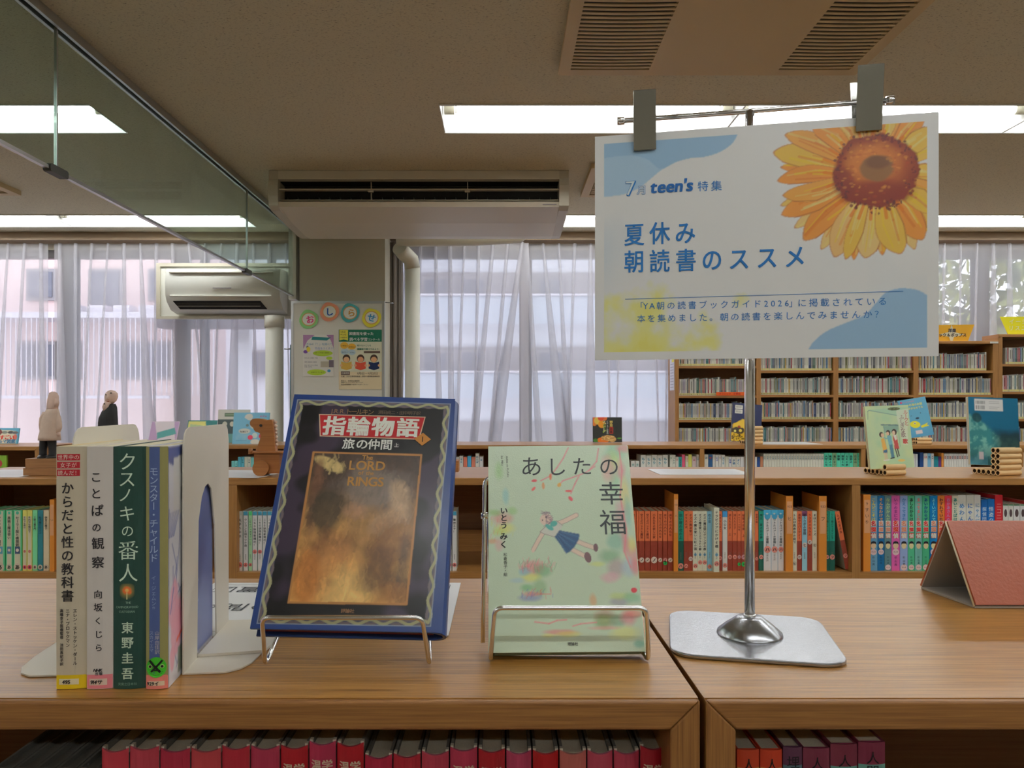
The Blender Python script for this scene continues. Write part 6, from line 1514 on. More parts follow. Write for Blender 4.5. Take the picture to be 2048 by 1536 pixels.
# ------------------------------------------------------------------ chrome poster stand and sunflower poster
SD = Vector((0.978, -0.2085, 0)); SN_ = Vector((-0.2085, -0.978, 0)); ang = math.atan2(SD.y, SD.x)
PC = Vector((0.2325, 0.7215, 0))
t = root('poster_stand', 'chrome poster stand with square steel base, upright pole and two clips', 'stand', (PC.x, PC.y, TOP + 0.0003), ang)
hs, r = 0.0735, 0.022
pts = []
for cx, cy, a0 in ((hs - r, hs - r, 0), (-hs + r, hs - r, 90), (-hs + r, -hs + r, 180), (hs - r, -hs + r, 270)):
    for k in range(7): a_ = math.radians(a0 + 15 * k); pts.append((cx + r * math.cos(a_), cy + r * math.sin(a_), 0))
pts = [(a_ + 0.10 * b_ * 0, b_, c) for a_, b_, c in pts]
o = MB().prism(pts, (0, 0, 0.0038)).build('base_plate', M['steel'], t); bv = o.modifiers.new('bevel', 'BEVEL'); bv.width = 0.0013; bv.segments = 3; bv.limit_method = 'ANGLE'
MB().lathe([(0.0300, 0.0039), (0.0295, 0.0060), (0.022, 0.0125), (0.0125, 0.0195), (0.0105, 0.0205), (0.0, 0.0205)], 0, 0, 36, None, False).build('cone_flange', M['steel'], t)
MB().lathe([(0.0058, 0.0195), (0.0058, 0.0225), (0.0048, 0.0230)], 0, 0, 24).build('collar', M['chrome'], t)
BARZ = 1.6946 - TOP
MB().tube([(0, 0, 0.02), (0, 0, 0.30), (0, 0, 0.301), (0, 0, BARZ)], [0.0047, 0.0047, 0.0042, 0.0042], 20).build('pole', M['chrome'], t)
by = 0.0
MB().tube([(-0.118, by, BARZ), (0.123, by, BARZ)], 0.0024, 12).build('cross_bar', M['chrome'], t)
for x in (-0.1195, 0.1215): MB().tube([(x - 0.0035, by, BARZ), (x + 0.0035, by, BARZ)], 0.0038, 12).build('end_knob', M['chrome'], t)
# clips: in the frame of the stand. front plate, back plate, spring
PO_ = Vector((0.0899, 0.7430, 1.4625)); plo = PO_ - Vector((PC.x, PC.y, TOP)); yp = -(plo.dot(SN_))
for cx, zc, wd, hh in ((-0.0965, 0.4880, 0.0210, 0.054), (0.1010, 0.4925, 0.0220, 0.056)):
    c = root('clip', 'x', 'x', (0, 0, 0)); del c['label']; del c['category']; c.name = 'bulldog_clip'; c.parent = t
    z0, z1 = zc - hh / 2, zc + hh / 2
    yf0, yf1 = yp - 0.0016, yp - 0.011
    o = MB().prism([(cx - wd / 2, yf0 - 0.0012, z0), (cx - wd / 2, yf1 - 0.0012, z1), (cx - wd / 2, yf1, z1), (cx - wd / 2, yf0, z0)], (wd, 0, 0)).build('front_jaw', M['clip'], c)
    bv = o.modifiers.new('bevel', 'BEVEL'); bv.width = 0.0006; bv.segments = 3
    o = MB().prism([(cx - wd / 2 - 0.001, yp + 0.0022, z0), (cx - wd / 2 - 0.001, yp + 0.012, z1 - 0.006), (cx - wd / 2 - 0.001, yp + 0.0132, z1 - 0.006), (cx - wd / 2 - 0.001, yp + 0.0034, z0)], (wd * 0.9, 0, 0)).build('rear_jaw', M['clip'], c)
    MB().tube([(cx - wd * 0.4, yp, BARZ - 0.004), (cx + wd * 0.4, yp, BARZ - 0.004)], 0.0042, 12).build('spring', M['chrome'], c)
# poster
WP, HP = 0.3030, 0.2160
z0p = 1.4622
t = root('sunflower_poster', 'laminated blue and white poster with large watercolour sunflower hanging from the clips', 'poster', (0, 0, 0))
PO = Vector((0.0899, 0.7430, z0p)); PN = SN_
mb = MB(C(226, 225, 230)); A0 = PO; B0 = PO + SD * WP; mb.prism([A0, B0, B0 + Vector((0, 0, HP)), A0 + Vector((0, 0, HP))], tuple(-PN * 0.0008)); mb.build('laminated_sheet', M['lam'], t)
HS = homog([(68, 390), (1762, 247), (1790, 1455), (88, 1497)], [(0, HP), (WP, HP), (WP, 0), (0, 0)])
WB_ = C(226, 225, 230)
A = Art(WP, HP, 500, WB_); mm = WP / 1708
inner = [HS(115, 425), HS(1708, 291), HS(1728, 1417), HS(131, 1457)]
ib = np.array(inner); xl, xr_, yt_, yb_ = ib[[0, 3], 0].mean(), ib[[1, 2], 0].mean(), ib[[0, 1], 1].mean(), ib[[2, 3], 1].mean()
inm = ((A.X > xl) & (A.X < xr_) & (A.Y > yb_) & (A.Y < yt_)).astype(float)
A.mix(inm, C(226, 226, 233))
B1, B2 = C(150, 184, 214), C(168, 196, 220)
def sp(pts, c, al=1.0): A.poly([HS(*p) for p in pts], c, al, inm)
def smooth(pts, n=8):
    out = []; m = len(pts)
    for k in range(m - 1):
        p0, p1, p2, p3 = [np.array(pts[min(max(q, 0), m - 1)], float) for q in (k - 1, k, k + 1, k + 2)]
        for q in range(n):
            u_ = q / n; out.append(tuple(0.5 * ((2 * p1) + (-p0 + p2) * u_ + (2 * p0 - 5 * p1 + 4 * p2 - p3) * u_ ** 2 + (-p0 + 3 * p1 - 3 * p2 + p3) * u_ ** 3)))
    return out + [pts[-1]]
mw_ = inm
A.mix(np.clip((A.nz(0.12) - 0.45) * 3, 0, 1) * inm * np.clip((xl + 0.055 - A.X) / 0.05, 0, 1) * np.clip((yt_ - 0.03 - A.Y) / 0.04, 0, 1) * 0.5, B2)
sp([(100, 380)] + smooth([(775, 340), (772, 366), (745, 415), (690, 455), (620, 480), (540, 490), (470, 510), (400, 550), (350, 592), (290, 640), (210, 674), (100, 688)]), B2)
sp([(100, 380)] + smooth([(776, 340), (773, 366), (745, 415), (690, 455), (620, 480), (540, 490), (470, 510), (395, 545), (330, 500), (240, 480), (100, 498)]), B1)
A.mix(np.clip((A.nz(0.16) - 0.40) * 3, 0, 1) * inm * np.clip((A.X - WP * 0.80) / 0.05, 0, 1) * np.clip((HP * 0.62 - A.Y) / 0.05, 0, 1) * 0.8, B2)
sp(smooth([(1138, 1440), (1175, 1385), (1240, 1335), (1330, 1295), (1420, 1255), (1470, 1200), (1520, 1145), (1590, 1122), (1680, 1130), (1740, 1165)]) + [(1745, 1440)], B1)
n1 = A.nz(0.03, 5); cxy = HS(60, 1520)
dd = np.hypot((A.X - cxy[0]) / (600 * mm), (A.Y - cxy[1]) / (400 * mm)); A.mix(np.clip((1.02 - dd + (n1 - 0.5) * 2.2) * 1.6, 0, 0.8) * inm, C(240, 222, 136))
A.mix(np.clip((0.75 - dd + (n1 - 0.5) * 2.6) * 1.4, 0, 1) * inm * 0.6, C(240, 212, 84))
# sunflower
FC = (1455, 548); tips = [(1040, 415, 30), (985, 530, 30), (990, 720, 30), (1060, 830, 34), (1195, 935, 36), (1360, 985, 34), (1500, 960, 34), (1660, 930, 40), (1185, 305, 34), (1350, 240, 36), (1752, 745, 52), (1790, 640, 48), (1790, 560, 46), (1770, 420, 50), (1740, 330, 52), (1690, 250, 50), (1600, 220, 50), (1500, 210, 50), (1400, 230, 52), (1300, 250, 52), (1235, 290, 52), (1140, 330, 50), (1004, 368, 50), (948, 458, 62), (972, 598, 44), (1000, 670, 46), (996, 766, 54), (1108, 890, 60), (1262, 972, 62), (1318, 982, 40), (1414, 976, 68), (1592, 952, 72), (1700, 880, 66), (1760, 830, 60)]
rr = random.Random(12); ordr = list(range(10, len(tips))); rr.shuffle(ordr); ordr = list(range(10)) + ordr
P1 = [(232, 176, 96), (228, 160, 72), (232, 192, 124), (236, 184, 78), (222, 146, 62), (234, 182, 116), (230, 190, 100)]
for k in ordr:
    tx, ty, wd = tips[k]; dx, dy = tx - FC[0], ty - FC[1]; L_ = math.hypot(dx, dy); dx /= L_; dy /= L_; nx, ny = -dy, dx; r0 = 150; bend = rr.uniform(-24, 24)
    def pp_(s_, o_): return (FC[0] + dx * (r0 + (L_ - r0) * s_) + nx * (o_ + bend * math.sin(s_ * 3.1)), FC[1] + dy * (r0 + (L_ - r0) * s_) + ny * (o_ + bend * math.sin(s_ * 3.1)))
    lf = [pp_(s_, wd * f_) for s_, f_ in ((0, .55), (.2, .8), (.45, 1.0), (.65, .98), (.82, .75), (.93, .42), (1, 0))]; rt = [pp_(s_, -wd * f_) for s_, f_ in ((.93, .42), (.82, .75), (.65, .98), (.45, 1.0), (.2, .8), (0, .55))]
    c = rr.choice(P1); out_ = smooth(lf + rt, 4)
    sp(out_, C(190, 120, 56), 0.9); cx_, cy_ = np.mean([p[0] for p in out_]), np.mean([p[1] for p in out_]); sp([((p[0] - cx_) * 0.95 + cx_, (p[1] - cy_) * 0.95 + cy_) for p in out_], C(c), 0.95)
    for q in range(5):
        o_ = wd * rr.uniform(-0.6, 0.6); s1_ = rr.uniform(0.45, 0.95)
        A.line([HS(*pp_(0, o_ * 0.6)), HS(*pp_(s1_ * .5, o_ * 0.95)), HS(*pp_(s1_, o_ * 0.7))], rr.uniform(5, 14) * mm, C(rr.choice([(214, 126, 40), (236, 200, 120), (244, 190, 40), (204, 110, 40), (244, 206, 130)])), 0.55, inm)
    A.line([HS(*pp_(0, -wd * .5)), HS(*pp_(0.5, -wd * 0.98)), HS(*pp_(0.85, -wd * 0.7))], 5 * mm, C(170, 90, 40), 0.6, inm)
    A.line([HS(*pp_(0, 0)), HS(*pp_(0.3, 3))], 16 * mm, C(214, 120, 30), 0.8, inm)
dx_ = A.nz(0.012, 3)
def fe(cx, cy, rx, ry, c, al, soft): sv = A.a.copy(); u_, v_ = HS(cx, cy); A.ell(u_, v_, rx * mm, ry * mm, C(c), al, soft, 0, 0.5 + (dx_ - 0.5) * 0.28); A.a = np.where(inm[..., None] > 0, A.a, sv)
fe(1455, 545, 203, 190, (132, 52, 34), 1, 0.06); fe(1455, 535, 160, 140, (172, 88, 44), 0.9, 0.5)
fe(1440, 500, 120, 90, (204, 124, 56), 0.8, 0.6); fe(1460, 650, 170, 60, (128, 44, 34), 0.75, 0.5); fe(1300, 600, 50, 70, (124, 46, 40), 0.7, .5); fe(1462, 528, 78, 66, (140, 96, 58), 1, 0.18); fe(1470, 498, 60, 36, (112, 72, 48), 0.8, 0.4)
for k in range(170):
    a_ = rr.uniform(0, 6.283); q = rr.gauss(1.0, 0.07); u_, v_ = HS(1455 + 192 * q * math.cos(a_), 545 - 180 * q * math.sin(a_))
    if xl < u_ < xr_ and v_ < yt_: A.ell(u_, v_, rr.uniform(3, 9) * mm, rr.uniform(3, 9) * mm, C(rr.choice([(110, 34, 34), (130, 50, 30), (96, 40, 40)])), 0.85, 0.3)
for k in range(90):
    a_ = rr.uniform(0, 6.283); q = rr.uniform(0.45, 0.92); u_, v_ = HS(1455 + 192 * q * math.cos(a_), 545 - 180 * q * math.sin(a_)); A.ell(u_, v_, rr.uniform(4, 12) * mm, rr.uniform(3, 8) * mm, C(rr.choice([(216, 140, 70), (170, 70, 36), (226, 150, 60)])), 0.4, 0.6)
A.sheet('poster_print', M['lam'], t, plane_fn(PO, SD, (0, 0, 1), 0.0003))
e = MB(); NB = C(34, 108, 176, k=1.25); N2 = C(26, 92, 160, k=1.25)
def SF(off):
    O_ = np.array(PO) + np.array(PN) * off; R_ = np.array(SD)
    return lambda u, v: (O_[0] + R_[0] * u, O_[1] + R_[1] * u, O_[2] + v)
u, v = HS(250, 642); put_glyph(e, '7', SF(0.0006), u, v, 112 * mm, NB, 3, 0.035); put_glyph(e, '7', SF(0.0008), u - 0.0004, v + 0.0003, 108 * mm, C(206, 216, 226), 3, 0.008)
u, v = HS(304, 650); put_glyph(e, '月', SF(0.0006), u, v, 52 * mm, NB, 3, 0.04); put_glyph(e, '月', SF(0.0008), u, v, 52 * mm, C(206, 216, 226), 3, -0.002)
u, v = HS(346, 640); text_h(e, "teen's", SF(0.0006), u, v + 0.0010, 92 * mm, N2, 1, 3, 0.035, 0, 0.14, 1.0)
for ch, cx, cy in (('特', 606, 628), ('集', 673, 625)): u, v = HS(cx, cy); put_glyph(e, ch, SF(0.0006), u, v, 58 * mm, NB, 3, 0.006)
for ch, cx, cy in (('夏', 271, 868), ('休', 397, 860), ('み', 523, 856), ('朝', 273, 1002), ('読', 399, 998), ('書', 529, 992), ('の', 658, 988), ('ス', 792, 982), ('ス', 930, 974), ('メ', 1068, 968)):
    u, v = HS(cx, cy); put_glyph(e, ch, SF(0.0006), u, v - 0.0005, 128 * mm, NB, 4, 0.0125, 0, 0.86)
p0, p1 = HS(232, 1192), HS(1607, 1136); stroke(e, SF(0.0006), [p0, p1], 0.00045, NB)
for s_, (x0_, y0_), (x1_, y1_) in (('「YA朝の読書ブックガイド2026」に掲載されている', (290, 1226), (1535, 1186)), ('本を集めました。朝の読書を楽しんでみませんか？', (288, 1288), (1518, 1250))):
    p0, p1 = HS(x0_, y0_), HS(x1_, y1_); N_ = [0.62 if ord(c) < 256 else (0.55 if c in '「」' else 1.0) for c in s_]; tot = sum(N_); x = p0[0]
    for ch, wq in zip(s_, N_):
        adv = (p1[0] - p0[0]) / tot * wq; f_ = (x - p0[0]) / (p1[0] - p0[0]); put_glyph(e, ch, SF(0.0006), x + adv / 2, p0[1] + (p1[1] - p0[1]) * f_, 45 * mm, NB, 2, 0.006); x += adv
e.build('poster_lettering', M['paper'], t)

# ------------------------------------------------------------------ brown tent stand
t = root('tent_menu_stand', 'brown leather covered triangular tent stand at the right end of the bookcase', 'display stand', (0, 0, 0))
ya, yb2, yap = 0.8275, 0.9150, 0.872; za = TOP + 0.0866; xw0, xw1 = 0.509, 0.735; th = 0.0025; Z0 = TOP + 0.0004
def skew(x, y, z): return (x - 0.010 * (y - ya) / 0.0875, y, z)
def slab(p, q, nrm, nm, mat_):
    (y0, z0), (y1, z1) = p, q; n_ = nrm
    MB().prism([skew(xw0, y0, z0), skew(xw0, y1, z1), skew(xw0, y1 + n_[0] * th, z1 + n_[1] * th), skew(xw0, y0 + n_[0] * th, z0 + n_[1] * th)], (xw1 - xw0, 0, 0)).build(nm, mat_, t)
L_ = math.hypot(yap - ya, za - Z0); nx_, nz_ = -(za - Z0) / L_, (yap - ya) / L_
slab((ya, Z0 + 0.003), (yap, za), (nx_, nz_), 'front_panel', M['leather'])
slab((ya + 0.0003, Z0 + 0.003), (yap, za), (-nx_ * 0.5, -nz_ * 0.5), 'front_lining', M['leather_in'])
slab((yb2, Z0 + 0.003), (yap + 0.0003, za), (0.85, 0.4), 'rear_panel', M['leather'])
slab((yb2 - 0.0003, Z0 + 0.003), (yap - 0.0, za), (-0.5, -0.2), 'rear_lining', M['leather_in'])
slab((ya, Z0), (yb2, Z0), (0, 0.9), 'base_panel', M['leather_in'])
MB().tube([skew(xw0 - 0.0006, ya, Z0 + 0.002), skew(xw0 - 0.0006, yap, za)], 0.0010, 8).build('stitched_edge', M['pages'], t)

# ------------------------------------------------------------------ cardboard tube stacks and books leaning on them


def hollow(mb, x0, x1, cy, cz, r, ri, n=14):
    A_ = [2 * math.pi * k / n for k in range(n)]
    for k in range(n):
        a_, b_ = A_[k], A_[(k + 1) % n]; ca, sa, cb_, sb = math.cos(a_), math.sin(a_), math.cos(b_), math.sin(b_)
        mb.face([(x0, cy + r * ca, cz + r * sa), (x1, cy + r * ca, cz + r * sa), (x1, cy + r * cb_, cz + r * sb), (x0, cy + r * cb_, cz + r * sb)], None, True)
        for x in (x0, x1): mb.face([(x, cy + r * ca, cz + r * sa), (x, cy + r * cb_, cz + r * sb), (x, cy + ri * cb_, cz + ri * sb), (x, cy + ri * ca, cz + ri * sa)])


def hollow_in(mb, x0, x1, cy, cz, ri, n=14):
    A_ = [2 * math.pi * k / n for k in range(n)]
    for k in range(n):
        a_, b_ = A_[k], A_[(k + 1) % n]
        mb.face([(x0, cy + ri * math.cos(a_), cz + ri * math.sin(a_)), (x1, cy + ri * math.cos(a_), cz + ri * math.sin(a_)), (x1, cy + ri * math.cos(b_), cz + ri * math.sin(b_)), (x0, cy + ri * math.cos(b_), cz + ri * math.sin(b_))], None, True)


def tube_stand(label, x, y, rz, L, r, heights):
    """cardboard tubes glued side by side; heights = how many are stacked, front to back"""
    t = root('cardboard_tube_stand', label, 'book stand', (x, y, TOP + 0.0004), rz, 'cardboard tube book stands')
    proto = None
    for k, h in enumerate(heights):
        for j in range(h):
            if proto is None:
                mb = MB(); hollow(mb, 0, L, 0, 0, r, r * 0.72); o = mb.build('cardboard_tube', M['kraft'], t); mi = MB(); hollow_in(mi, 0.0005, L - 0.0005, 0, 0, r * 0.715); i_ = mi.build('tube_inside', M['kraft_in'], o); proto = (o, i_)
            else:
                o = proto[0].copy(); COL.objects.link(o); i_ = proto[1].copy(); i_.parent = o; COL.objects.link(i_)
            o.location = (0.0008 * ((k * 7 + j * 3) % 3), r + k * 2 * r, r + j * 2 * r * 0.99)
    return t


def leaning_book(label, O, w_, h, T, tilt, rz, nx, draw, base, spine=None, mat='cover', roll=0.0):
    R_ = Matrix.Rotation(rz, 4, 'Z') @ Matrix.Rotation(-tilt, 4, 'X') @ Matrix.Rotation(roll, 4, 'Y')
    mw = Matrix.Translation(Vector(O)) @ R_
    t = root('display_book', label, 'book', mw=mw)
    MB(C(spine or base)).box(0, w_, 0, 0.002, 0, h).box(0, w_, T - 0.002, T, 0, h).box(w_ - 0.002, w_, 0.002, T - 0.002, 0, h).build('book_cover', M[mat], t)
    MB().box(0.002, w_ - 0.0025, 0.0022, T - 0.0022, 0.002, h - 0.002).build('page_block', M['pages'], t)
    A = Art(w_, h, nx, C(base)); e = MB(); draw(A, e, F, w_, h); A.sheet('cover_print', M[mat], t, plane_fn((0, 0, 0), (1, 0, 0), (0, 0, 1), 0.0004))
    if e.f: e.build('cover_lettering', M['paper'], t)
    return t


F = lambda off: (lambda u, v: (u, -off, v))


def d_song(A, e, F, w, h):
    zx = lambda x: (x - 160) / 430 * w; zy = lambda y: (760 - y) / 595 * h
    def P(*q): return [(zx(a_), zy(b_)) for a_, b_ in q]
    A.mix(np.clip((A.nz(0.05) - 0.4) * 2, 0, 1) * 0.5, C(214, 222, 150)); A.mix(np.clip((A.nz(0.04) - 0.5) * 3, 0, 1) * 0.5, C(160, 206, 170))
    A.poly(P((185, 205), (560, 290), (590, 300), (590, 180), (200, 200)), C(150, 200, 180), 0.5); A.line(P((185, 215), (200, 205), (470, 262)), 0.002, C(90, 130, 130), 0.7); A.line(P((188, 215), (180, 290)), 0.002, C(90, 130, 130), 0.6)
    A.poly(P((300, 340), (475, 350), (475, 362), (300, 352)), C(96, 124, 126)); A.poly(P((322, 358), (330, 420), (460, 420), (470, 360)), C(120, 160, 150), 0.8); A.line(P((330, 358), (330, 560)), 0.0012, C(110, 150, 140)); A.line(P((470, 358), (470, 560)), 0.0012, C(110, 150, 140))
    A.poly(P((290, 480), (320, 470), (345, 600), (300, 615)), C(226, 176, 90)); A.ell(zx(298), zy(440), 0.007, 0.0085, C(70, 56, 50), 1, 0.1); A.ell(zx(308), zy(446), 0.005, 0.0065, C(230, 190, 160), 1, 0.1); A.poly(P((300, 590), (342, 580), (338, 620), (302, 615)), C(70, 110, 140)); A.line(P((312, 615), (315, 680)), 0.003, C(230, 190, 160)); A.line(P((328, 615), (332, 675)), 0.003, C(230, 190, 160)); A.line(P((300, 685), (350, 680)), 0.004, C(226, 220, 214))
    A.ell(zx(366), zy(425), 0.007, 0.009, C(64, 54, 50), 1, .1); A.ell(zx(360), zy(432), 0.005, 0.006, C(230, 190, 160), 1, .1); A.poly(P((350, 450), (392, 450), (400, 540), (362, 545)), C(120, 176, 186)); A.poly(P((364, 540), (398, 535), (405, 660), (375, 665)), C(84, 130, 150)); A.line(P((350, 480), (320, 470)), 0.003, C(120, 176, 186)); A.line(P((368, 668), (402, 662)), 0.0035, C(50, 44, 44))
    A.ell(zx(426), zy(420), 0.008, 0.010, C(60, 44, 40), 1, .1); A.ell(zx(420), zy(427), 0.005, 0.007, C(234, 196, 168), 1, .1); A.poly(P((410, 450), (446, 450), (460, 580), (412, 582)), C(190, 84, 80)); A.poly(P((412, 448), (444, 448), (446, 490), (430, 500)), C(226, 220, 210)); A.line(P((422, 582), (436, 655)), 0.0035, C(70, 60, 60)); A.line(P((442, 580), (452, 645)), 0.0035, C(70, 60, 60)); A.line(P((405, 500), (412, 540)), 0.003, C(234, 196, 168))
    A.ell(zx(470), zy(690), 0.012, 0.004, C(226, 190, 100), 0.9, .3); A.poly(P((468, 215), (588, 200), (560, 400), (550, 545), (500, 540), (468, 300)), C(214, 222, 200), 0.75)
    A.ell(zx(445), zy(198), 0.020, 0.005, C(70, 80, 50), 1, .1)
    text_v(e, 'ルークと', F(0.0007), zx(556), zy(215), 0.0155, C(190, 60, 60), 0.78, 2, 0.01); text_v(e, 'ふしぎな歌', F(0.0007), zx(512), zy(258), 0.0165, C(120, 80, 90), 0.86, 2, 0.01)
    text_h(e, 'ホラー・クリッパー', F(0.0008), zx(392), zy(198), 0.0040, C(226, 220, 160), 1, 1)
    put_glyph(e, '歌', F(0.0008), zx(525), zy(510), 0.017, C(200, 60, 60), 2, 0.02)


tube_stand('small cardboard tube stand under the pale green picture book on the middle bookcase', 0.0 + PX(1772, 0, 2.40).x, 2.395, math.radians(14), 0.072, 0.0088, [2, 1, 1, 1, 1, 1])
leaning_book('pale green storybook with three standing children, on cardboard tubes', PX(1741, 938, 2.425) + Vector((0, 0, 0.0)), 0.142, 0.199, 0.013, math.radians(7), math.radians(2), 120, d_song, (188, 210, 170), (206, 206, 170), roll=math.radians(-2))


def d_whale(A, e, F, w, h):
    V = A.Y / h; U = A.X / w; n = A.nz(0.05, 4)
    A.a[:] = np.array(C(16, 96, 128)); A.mix(np.clip(1 - V * 1.0, 0, 1) * 0.4, C(10, 60, 90)); 
    ridge = 0.78 - 0.45 * U + 0.05 * np.sin(U * 9) + (n - 0.5) * 0.12
    A.mix(np.clip((ridge - V) * 14, 0, 1), C(50, 120, 124)); A.mix(np.clip((ridge - V) * 14, 0, 1) * np.clip((A.nz(0.018, 4) - 0.45) * 5, 0, 1) * 0.8, C(120, 176, 166))
    A.mix(np.clip((0.56 - V + (n - .5) * 0.1) * 10, 0, 1) * np.clip((U - 0.42 + (n - .5) * .3) * 5, 0, 1) * 0.9, C(26, 48, 52)); A.mix(np.clip((0.3 - V) * 4, 0, 1) * 0.7, C(20, 60, 70)); A.mix(np.clip((0.16 - V + (n - .5) * .2) * 6, 0, 1) * (U < 0.35) * .7, C(90, 160, 190))
    A.ell(w * 0.16, h * 0.70, 0.014, 0.014, C(20, 60, 66), 0.9, 0.4, 0, n)
    A.poly([(w * .12, h * .80), (w * .70, h * .80), (w * .70, h * .975), (w * .12, h * .975)], C(206, 206, 204))
    for yy in (0.90, 0.825):
        x = w * 0.15
        while x < w * 0.34: q = random.choice([0.0008, 0.0014, 0.002]); A.poly([(x, h * yy), (x + q, h * yy), (x + q, h * (yy + .05)), (x, h * (yy + .05))], C(60, 60, 66)); x += q + 0.0014
    for yy in (0.94, 0.915, 0.86, 0.835): A.line([(w * .42, h * yy), (w * (.62 if yy > .85 else .58), h * yy)], 0.0014, C(150, 150, 154))
    A.poly([(w * .18, h * .08), (w * .27, h * .08), (w * .27, h * .19), (w * .18, h * .19)], C(180, 170, 176))


tube_stand('tall cardboard tube stand in front of the teal sea book at the right', PX(1986, 0, 2.42).x, 2.385, math.radians(14), 0.084, 0.0088, [5, 5, 1, 1, 1, 1])
leaning_book('teal book showing a rocky underwater scene and bar code label', PX(1941, 929, 2.49), 0.170, 0.221, 0.012, math.radians(6), math.radians(4), 110, d_whale, (16, 96, 128), (206, 206, 200), roll=math.radians(2))


def d_fish(A, e, F, w, h):
    A.a[:] = np.array(C(92, 160, 190)); A.mix(np.clip((0.35 - A.Y / h) * 3, 0, 1) * 0.5, C(60, 130, 180)); Y_ = C(240, 214, 50)
    n = A.nz(0.02)
    A.ell(w * 0.42, h * 0.33, 0.030, 0.020, Y_, 1, .12, -0.2); A.poly([(w * .6, h * .27), (w * .9, h * .33), (w * .82, h * .28), (w * .92, h * .25), (w * .62, h * .22)], Y_); A.ell(w * .42, h * .36, 0.006, 0.006, C(230, 226, 210), 1, .15); A.ell(w * .42, h * .36, 0.003, 0.003, C(50, 60, 60), 1, .2)
    for k, (x_, y_, r_) in enumerate(((.55, .48, .011), (.35, .56, .004), (.7, .60, .004), (.25, .5, .004))): A.ell(w * x_, h * y_, r_, r_ * .5, C(30, 50, 70), 1, .2)
    A.poly([(w * .38, h * .08), (w * .62, h * .08), (w * .62, h * .17), (w * .38, h * .17)], C(214, 196, 196)); A.ell(w * .1, h * .93, .006, .006, C(226, 60, 110), 1, .2)
    text_h(e, '七つの海のお話', F(0.0007), w * .16, h * .84, 0.016, C(226, 214, 90), 1, 2, 0.02); text_h(e, 'さかなのうた', F(0.0007), w * .3, h * .75, 0.015, C(226, 214, 90), 1, 2, 0.02); text_h(e, 'ものがたり絵本', F(0.0007), w * .15, h * .93, 0.010, C(220, 120, 140), 1, 1)


tube_stand('low cardboard tube stand under the blue picture book with a yellow fish', PX(1832, 0, 4.36).x, 4.345, math.radians(10), 0.094, 0.0095, [2, 2, 1, 1])
leaning_book('blue picture book with a yellow fish on the farther bookcase', PX(1813, 878, 4.43), 0.165, 0.225, 0.01, math.radians(8), 0.02, 80, d_fish, (92, 160, 190), roll=math.radians(-9))


def d_night(A, e, F, w, h):
    A.a[:] = np.array(C(26, 34, 74)); n = A.nz(0.02); A.ell(w * .3, h * .05, .05, .12, C(220, 186, 60), 1, .1, 0, A.nz(.05)); A.ell(w * .2, h * .28, .04, .02, C(60, 50, 40), 1, .2, 0, n); A.ell(w * .3, h * .28, .009, .009, C(230, 200, 80), 1, .2); A.ell(w * .12, h * .26, .007, .007, C(240, 220, 120), 1, .2)
    for k in range(30): A.ell(random.uniform(0, w * .5), random.uniform(0, h * .22), .005, .004, C(70, 50, 30), .8, .3)
    A.ell(w * .25, h * .38, .009, .007, C(150, 60, 40), 1, .3); A.ell(w * .5, h * .3, .006, .006, C(220, 180, 60), 1, .2)
    for yy in (.85, .73):
        A.poly([(w * .1, h * yy), (w * .34, h * yy), (w * .34, h * (yy + .1)), (w * .1, h * (yy + .1))], C(214, 214, 204)); x = w * .12
        while x < w * .32: A.line([(x, h * (yy + .025)), (x, h * (yy + .075))], .0012, C(70, 80, 80)); x += .0032


tube_stand('cardboard tube stand of five tiers beside the dark blue book', PX(1491, 0, 4.36).x, 4.345, math.radians(8), 0.1, 0.0105, [5, 1, 1, 1])
leaning_book('dark blue book with yellow foot print art half hidden by the pole', PX(1462, 881, 4.44), 0.175, 0.222, 0.014, math.radians(7), 0.05, 80, d_night, (26, 34, 74), roll=math.radians(5))


def d_food(A, e, F, w, h):
    A.a[:] = np.array(C(44, 48, 46)); n = A.nz(.03)
    for x, y, r_, c in ((.04, .95, .02, (214, 110, 70)), (.05, .76, .016, (236, 130, 60)), (.18, .87, .024, (240, 196, 90)), (.31, .72, .022, (244, 150, 40)), (.4, .97, .016, (240, 120, 60)), (.33, .92, .01, (226, 150, 100)), (.28, .99, .02, (226, 90, 60))): A.ell(w * x, h * y, r_, r_, C(c), 1, .15)
    for k in range(26): A.ell(w * random.uniform(.36, .44), h * random.uniform(.4, .85), .004, .004, C(random.choice([(150, 180, 70), (50, 90, 40), (200, 200, 150)])), .9, .3)
    A.ell(w * .35, h * .08, .036, .018, C(230, 120, 40), 1, .1); A.ell(w * .52, h * .15, .045, .018, C(200, 160, 100), 1, .15, -.1, n)
    for k in range(70): A.ell(w * random.uniform(.3, .74), h * random.uniform(.07, .24), .004, .003, C(random.choice([(226, 196, 130), (180, 130, 70)])), .8, .3)
    A.ell(w * .1, h * .08, .014, .012, C(70, 130, 50), .9, .3, 0, n); A.ell(w * .9, h * .16, .012, .005, C(90, 150, 60), .9, .3, 0, n); A.poly([(w * .57, h * .34), (w * .69, h * .34), (w * .69, h * .6), (w * .57, h * .6)], C(190, 50, 36))
    text_v(e, '野菜', F(.0007), w * .63, h * .87, .019, C(216, 190, 100), 1, 2, .03); text_v(e, 'ビジュアル事典', F(.0007), w * .50, h * .87, .0115, C(190, 200, 200), 1, 1, .02); text_v(e, '図鑑', F(.0008), w * .63, h * .58, .016, C(60, 30, 30), 1, 1, .02)


leaning_book('dark cookery book with pumpkins standing on the farther bookcase', PX(1186, 884.5, 4.55), 0.172, 0.148, 0.014, math.radians(3), 0, 90, d_food, (44, 48, 46))


